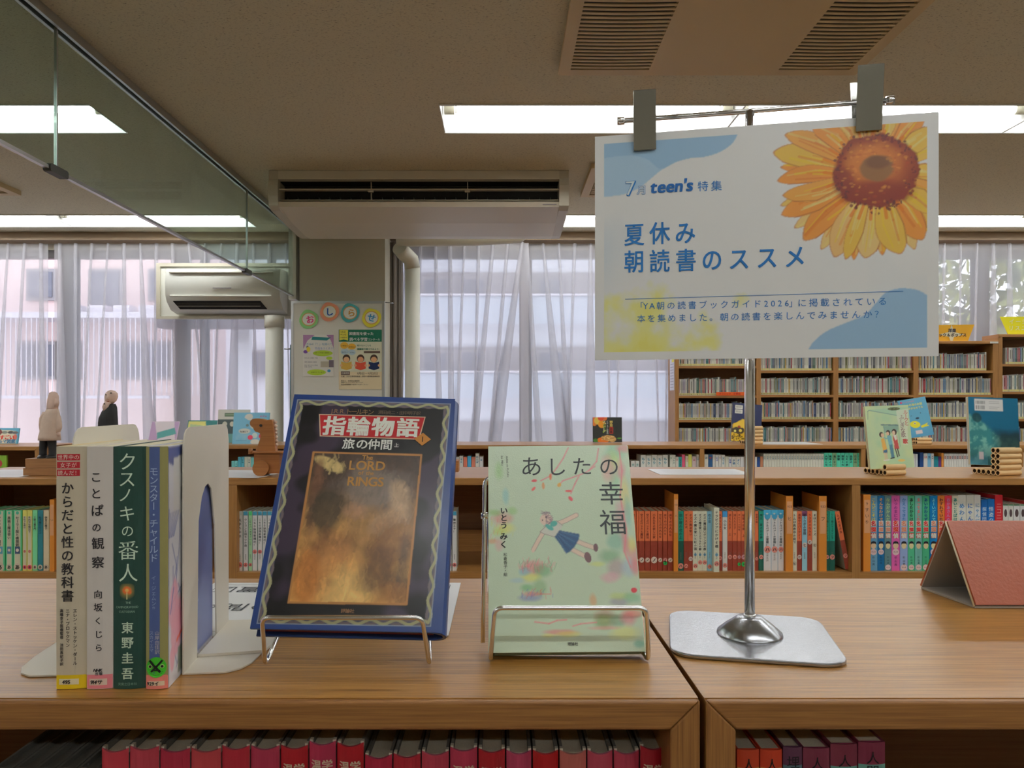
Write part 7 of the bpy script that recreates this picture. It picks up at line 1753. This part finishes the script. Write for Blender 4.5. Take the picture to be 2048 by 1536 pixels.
def d_cars(A, e, F, w, h):
    A.a[:] = np.array(C(90, 170, 206)); A.poly([(0, 0), (w * .93, 0), (w * .9, h * .8), (w * .6, h * .86), (0, h * .88)], C(216, 212, 190))
    for x, y, c in ((.42, .72, (120, 130, 120)), (.68, .72, (60, 60, 66)), (.86, .7, (90, 90, 96)), (.2, .72, (140, 60, 50)), (.1, .6, (90, 60, 60))): A.ell(w * x, h * y, .018, .008, C(c), 1, .2)
    A.ell(w * .14, h * .72, .024, .02, C(110, 50, 46), 1, .1); A.ell(w * .88, h * .4, .012, .018, C(200, 90, 70), .9, .3)
    text_h(e, 'すごい', F(.0007), w * .24, h * .4, .028, C(214, 50, 40), 1, 2, .05); text_h(e, 'クルマ図鑑', F(.0007), w * .04, h * .15, .024, C(50, 110, 150), 1, 2, .04)


leaning_book('blue rimmed picture book of cars at the far left edge', PX(-14, 887, 4.40), 0.138, 0.09, 0.012, math.radians(12), 0, 70, d_cars, (90, 170, 206))


def d_purple(A, e, F, w, h):
    A.a[:] = np.array(C(214, 206, 214)); A.poly([(0, 0), (w * .4, 0), (w * .1, h), (0, h)], C(180, 150, 190)); A.poly([(w, 0), (w, h), (w * .8, h)], C(180, 150, 190)); A.poly([(w * .25, h * .55), (w * .85, h * .75), (w * .95, h * .5), (w * .3, h * .3)], C(70, 150, 150))
    text_h(e, 'きみの「？」', F(.0007), w * .12, h * .18, .018, C(90, 130, 140), 1, 1, .02)


leaning_book('purple and white flyer leaning in a rack above the standing books', PX(294, 893, 4.50), 0.165, 0.16, 0.004, math.radians(25), 0, 60, d_purple, (214, 206, 214))


def d_gg(A, e, F, w, h):
    A.a[:] = np.array(C(40, 120, 120)); A.poly([(0, 0), (w * .8, 0), (w * .6, h * .95), (.004, h * .95)], C(226, 220, 130)); A.poly([(w * .1, h * .1), (w * .7, h * .1), (w * .5, h * .8), (w * .1, h * .85)], C(180, 200, 150))
    text_h(e, '調べる学習', F(.0007), w * .12, h * .6, .018, C(60, 100, 70), 1, 1, .02)


leaning_book('green and yellow flyer leaning in a rack behind the right bookend', PX(368, 893, 4.52), 0.175, 0.165, 0.004, math.radians(22), 0, 60, d_gg, (40, 120, 120))


def d_snow(A, e, F, w, h):
    A.a[:] = np.array(C(116, 184, 214)); wh_ = C(214, 214, 206)
    A.mix(np.clip((A.nz(.05) - .5) * 3, 0, 1) * .3 * (A.Y < h * .4), C(190, 214, 220)); A.ell(w * .45, h * .86, .022, .02, wh_, 1, .15, 0, A.nz(.03)); A.ell(w * .58, h * .62, .022, .024, wh_, 1, .15); A.ell(w * .33, h * .42, .034, .015, wh_, .9, .2); A.ell(w * .62, h * .28, .016, .016, C(206, 222, 220), 1, .15); A.ell(w * .50, h * .22, .015, .014, C(226, 60, 96), 1, .15); A.ell(w * .8, h * .26, .013, .014, C(226, 60, 96), 1, .15); A.ell(w * .64, h * .08, .026, .016, wh_, 1, .15)
    A.ell(w * .40, h * .6, .008, .008, C(90, 110, 110), .9, .3); A.line([(w * .1, h * .12), (w * .4, h * .12)], .002, C(70, 130, 180), .8)
    text_h(e, 'なあに？', F(.0007), w * .2, h * .40, .013, C(50, 60, 60), 1, 1, .03); text_h(e, 'ゆきの', F(.0007), w * .74, h * .88, .014, C(190, 110, 170), 1, 1, .02)


leaning_book('sky blue board book with snowy round animals behind the wooden horse', PX(464, 889, 4.42), 0.205, 0.186, 0.016, math.radians(10), 0, 90, d_snow, (116, 184, 214))


def d_wh(A, e, F, w, h):
    A.a[:] = np.array(C(214, 214, 206)); A.poly([(0, 0), (w, 0), (w, h * .72), (0, h * .72)], C(66, 84, 86)); A.poly([(0, 0), (w, 0), (w, h * .3), (0, h * .3)], C(110, 170, 170))
    for x in (.22, .45, .68): A.ell(w * x, h * .58, .014, .015, C(214, 214, 200), 1, .1)
    A.poly([(w * .2, h * .8), (w * .62, h * .8), (w * .62, h * .9), (w * .2, h * .9)], C(90, 116, 90)); A.line([(w * .24, h * .85), (w * .58, h * .85)], .004, C(170, 190, 160))


leaning_book('white and grey booklet with pale discs behind the sky blue book', PX(434, 888, 4.56), 0.19, 0.205, 0.008, math.radians(6), 0, 80, d_wh, (214, 214, 206))
e_ = MB(C(150, 200, 70)).box(0, 0.075, 0, 0.012, 0, 0.235).build('novel', M['cover']); e_.location = (PX(-12, 0, 4.2).x, 4.19, SHELF); tag(e_, 'lime green book inside the short bookcase at the left edge', 'book')
MB(C(214, 90, 90)).prism([(0.03 + 0.022 * math.cos(k * .5236), -0.0008, 0.19 + 0.022 * math.sin(k * .5236)) for k in range(12)], (0, 0.0006, 0)).build('cover_dot', M['paper'], e_)
MB().box(0.001, 0.074, 0.001, 0.011, 0.001, 0.2345).build('page_block', M['pages'], e_)

# ------------------------------------------------------------------ carved wooden figures


def loft(mb, secs, n=18, col=None):
    i0 = len(mb.v)
    for cx, cy, z, rx, ry in secs:
        for k in range(n):
            a_ = 2 * math.pi * k / n; mb.v.append((cx + rx * math.cos(a_), cy + ry * math.sin(a_), z))
    for j in range(len(secs) - 1):
        for k in range(n):
            b_ = (k + 1) % n; mb.f.append((i0 + j * n + k, i0 + j * n + b_, i0 + (j + 1) * n + b_, i0 + (j + 1) * n + k)); mb.c.append(col or mb.col); mb.sm.append(True)
    mb.f.append(tuple(i0 + k for k in range(n))[::-1]); mb.f.append(tuple(i0 + (len(secs) - 1) * n + k for k in range(n))); mb.c += [col or mb.col] * 2; mb.sm += [True, True]
    return mb


s_ = 2.44 / FOC          # metres per photo pixel at the figures
bx = PX(97, 0, 2.44).x
t = root('carved_figure', 'carved wooden figure in a hooded beige coat and black trousers on blocks', 'figurine', (bx, 2.44, TOP + 0.0004))
def fz(py): return EYE + (812 - py) * s_ - TOP
def fx(px): return (px - 97) * s_
MB().bbox_bevel(fx(64), fx(136), -0.045, 0.045, 0, 0.024, 0.001).build('lower_block', M['block'], t)
MB().bbox_bevel(fx(67), fx(134), -0.042, 0.042, 0.0243, fz(916), 0.001).build('upper_block', M['block'], t)
for x0_, x1_, sx_ in ((86, 88, -1), (105, 104, 1)):
    loft(MB(), [(fx(x0_) - .001, 0, fz(915.8), 0.012, 0.016), (fx(x0_), 0, fz(908), 0.0105, 0.012), (fx(x0_), 0, fz(898), 0.011, 0.012), (fx(x1_), 0, fz(885), 0.013, 0.013), (fx(x1_), 0, fz(876), 0.013, 0.013)]).build('trouser_leg', M['ink'], t)
    loft(MB(), [(fx(x0_) + (0.004 if sx_ < 0 else 0), -0.008, fz(916) + 0.0003, 0.014, 0.022), (fx(x0_) + .004, -0.008, fz(913), 0.013, 0.020), (fx(x0_), -0.004, fz(910), 0.010, 0.012)]).build('shoe', M['black'], t)
loft(MB(), [(fx(99), 0, fz(881), 0.0345, 0.026), (fx(99), 0, fz(874), 0.034, 0.026), (fx(100), 0, fz(862), 0.030, 0.024), (fx(101), 0, fz(848), 0.0285, 0.023), (fx(102), 0, fz(836), 0.0265, 0.022), (fx(104), 0, fz(826), 0.022, 0.020), (fx(105), 0, fz(818), 0.0165, 0.016)], 22).build('coat', M['coat'], t)
loft(MB(), [(fx(118), -0.006, fz(866), 0.0055, 0.007), (fx(119), -0.004, fz(856), 0.0095, 0.010), (fx(117), -0.002, fz(846), 0.011, 0.011), (fx(114), 0, fz(834), 0.011, 0.011), (fx(110), 0, fz(824), 0.010, 0.010)]).build('sleeve', M['coat'], t)
loft(MB(), [(fx(82), 0.006, fz(862), 0.007, 0.009), (fx(82.5), 0.004, fz(850), 0.009, 0.010), (fx(86), 0.0, fz(836), 0.010, 0.011), (fx(92), 0, fz(824), 0.009, 0.010)]).build('sleeve', M['coat'], t)
loft(MB(), [(fx(119.5), -0.008, fz(872), 0.003, 0.004), (fx(119), -0.007, fz(868), 0.006, 0.007), (fx(119), -0.006, fz(864), 0.005, 0.006)]).build('hand', M['hood'], t)
loft(MB(), [(fx(104.5), 0, fz(822), 0.0165, 0.016), (fx(105), 0, fz(812), 0.0165, 0.0165), (fx(106), 0, fz(802), 0.0165, 0.017), (fx(107), 0, fz(793), 0.0155, 0.0155), (fx(106.5), 0, fz(786.5), 0.0115, 0.012), (fx(106), 0, fz(783.5), 0.005, 0.005)], 20).build('hood', M['hood'], t)
loft(MB(), [(fx(113.5), -0.004, fz(814), 0.006, 0.008), (fx(114.5), -0.004, fz(806), 0.0075, 0.009), (fx(114), -0.003, fz(797), 0.006, 0.008)]).build('face', M['hood'], t)
s_ = 2.47 / FOC; bx = PX(216, 0, 2.47).x
t = root('carved_figure', 'carved wooden figure in black with pink upturned face, behind the books', 'figurine', (bx, 2.47, TOP + 0.0004))
def fx(px): return (px - 216) * s_
MB().bbox_bevel(-0.05, 0.05, -0.04, 0.04, 0, 0.04, 0.001).build('base_block', M['block'], t)
for sx_ in (-1, 1): loft(MB(), [(sx_ * 0.014, 0, 0.0403, 0.011, 0.013), (sx_ * 0.013, 0, 0.075, 0.011, 0.012), (sx_ * 0.012, 0, 0.105, 0.013, 0.013)]).build('trouser_leg', M['ink'], t)
loft(MB(), [(0, 0, 0.095, 0.034, 0.026), (0, 0, fz(862), 0.031, 0.025), (0, 0, fz(846), 0.0305, 0.024), (fx(216.5), 0, fz(836), 0.029, 0.023), (fx(219), 0, fz(824), 0.024, 0.021), (fx(222), 0, fz(815), 0.018, 0.018), (fx(223), 0, fz(808), 0.012, 0.013)], 22).build('coat', M['ink'], t)
loft(MB(), [(fx(214), -0.014, fz(822), 0.004, 0.004), (fx(216), -0.013, fz(814), 0.0115, 0.009), (fx(217.5), -0.008, fz(807), 0.0115, 0.012), (fx(219), -0.002, fz(803), 0.012, 0.014)], 18).build('collar', M['hood'], t)
hd = loft(MB(), [(fx(218), 0, fz(808), 0.012, 0.012), (fx(221), 0, fz(802), 0.0175, 0.017), (fx(222.5), 0, fz(794), 0.0205, 0.019), (fx(223), 0, fz(787), 0.0185, 0.017), (fx(223), 0, fz(782.5), 0.012, 0.011), (fx(222), 0, fz(780.5), 0.003, 0.003)], 22).build('head', M['hood'], t)
loft(MB(), [(fx(221), -0.017, fz(800), 0.005, 0.003), (fx(221), -0.0195, fz(796.5), 0.0045, 0.004), (fx(221.5), -0.0175, fz(792), 0.002, 0.003)], 10).build('nose', M['hood'], hd)
for px_, py_ in ((217.5, 790), (227.5, 786.5)): MB().tube([(fx(px_), -0.0196, fz(py_)), (fx(px_), -0.013, fz(py_))], 0.0017, 10).build('eye', M['ink'], hd)
loft(MB(), [(fx(221), -0.0165, fz(803.5), 0.004, 0.0016), (fx(221), -0.017, fz(802), 0.005, 0.002)], 10).build('mouth', M['leather'], hd)
MB().tube([(fx(215.5), -0.0225, fz(808)), (fx(215.5), -0.019, fz(808))], 0.002, 10).build('button', M['ink'], t)

# ------------------------------------------------------------------ wooden pull-along horse
d_ = 2.41; s_ = d_ / FOC; K8 = 240 / 1843.
hx = lambda zx: (400 + zx * K8 - 528) * s_
hz_ = lambda zy: EYE + (812 - (800 + zy * K8)) * s_ - TOP
t = root('pull_along_horse', 'brown wooden horse on wheels standing behind the dark fantasy book', 'toy', (PX(528, 0, d_).x, d_, TOP + 0.0004))
hp = [(870, 778), (905, 700), (940, 600), (946, 548), (935, 508), (905, 496), (868, 486), (846, 455), (838, 428), (812, 408), (790, 388), (784, 350), (795, 318), (830, 290), (870, 284), (960, 290), (1040, 312), (1075, 302), (1120, 300), (1135, 330), (1150, 420), (1160, 560), (1170, 700), (1180, 800), (1000, 800)]
o = MB().prism([(hx(a_), -0.014, hz_(b_)) for a_, b_ in hp][::-1], (0, 0.028, 0)).build('head', M['toy'], t); bv = o.modifiers.new('bevel', 'BEVEL'); bv.width = 0.0015; bv.segments = 2; bv.limit_method = 'ANGLE'
mn = MB()
for k in range(7): mn.tube([(hx(1140 + k * 4), 0, hz_(330 + k * 58)), (hx(1180 + k * 3), 0, hz_(352 + k * 58))], [0.0052, 0.0035], 10)
mn.build('mane', M['coat'], t)
MB().tube([(hx(958), -0.0175, hz_(392)), (hx(958), -0.0130, hz_(392))], 0.0042, 14).build('eye', M['ink'], t)
MB().bbox_bevel(hx(845), hx(845) + 0.62, -0.030, 0.030, hz_(815), hz_(785), 0.002).build('deck', M['toy'], t)
MB().box(hx(860), hx(1250), -0.020, 0.020, hz_(1120), hz_(816)).build('front_body', M['toy'], t)
MB().tube([(hx(860), 0, hz_(800)), (hx(800), 0, hz_(792))], 0.003, 10).tube([(hx(775), 0, hz_(832)), (hx(775), 0, hz_(750))], 0.0063, 12).build('pull_peg', M['toy'], t)
wr = hz_(920) / 2
for x in (hx(978), hx(978) + 0.50):
    for y in (-0.034, 0.022): MB().tube([(x, y, wr), (x, y + 0.012, wr)], wr, 28).build('wheel', M['toy'], t)
xe = (918 - 528) * s_
MB().bbox_bevel(xe - 0.12, xe, -0.032, 0.032, EYE + (812 - 943) * s_ - TOP, EYE + (812 - 920) * s_ - TOP, 0.003).build('tail_block', M['toy'], t)
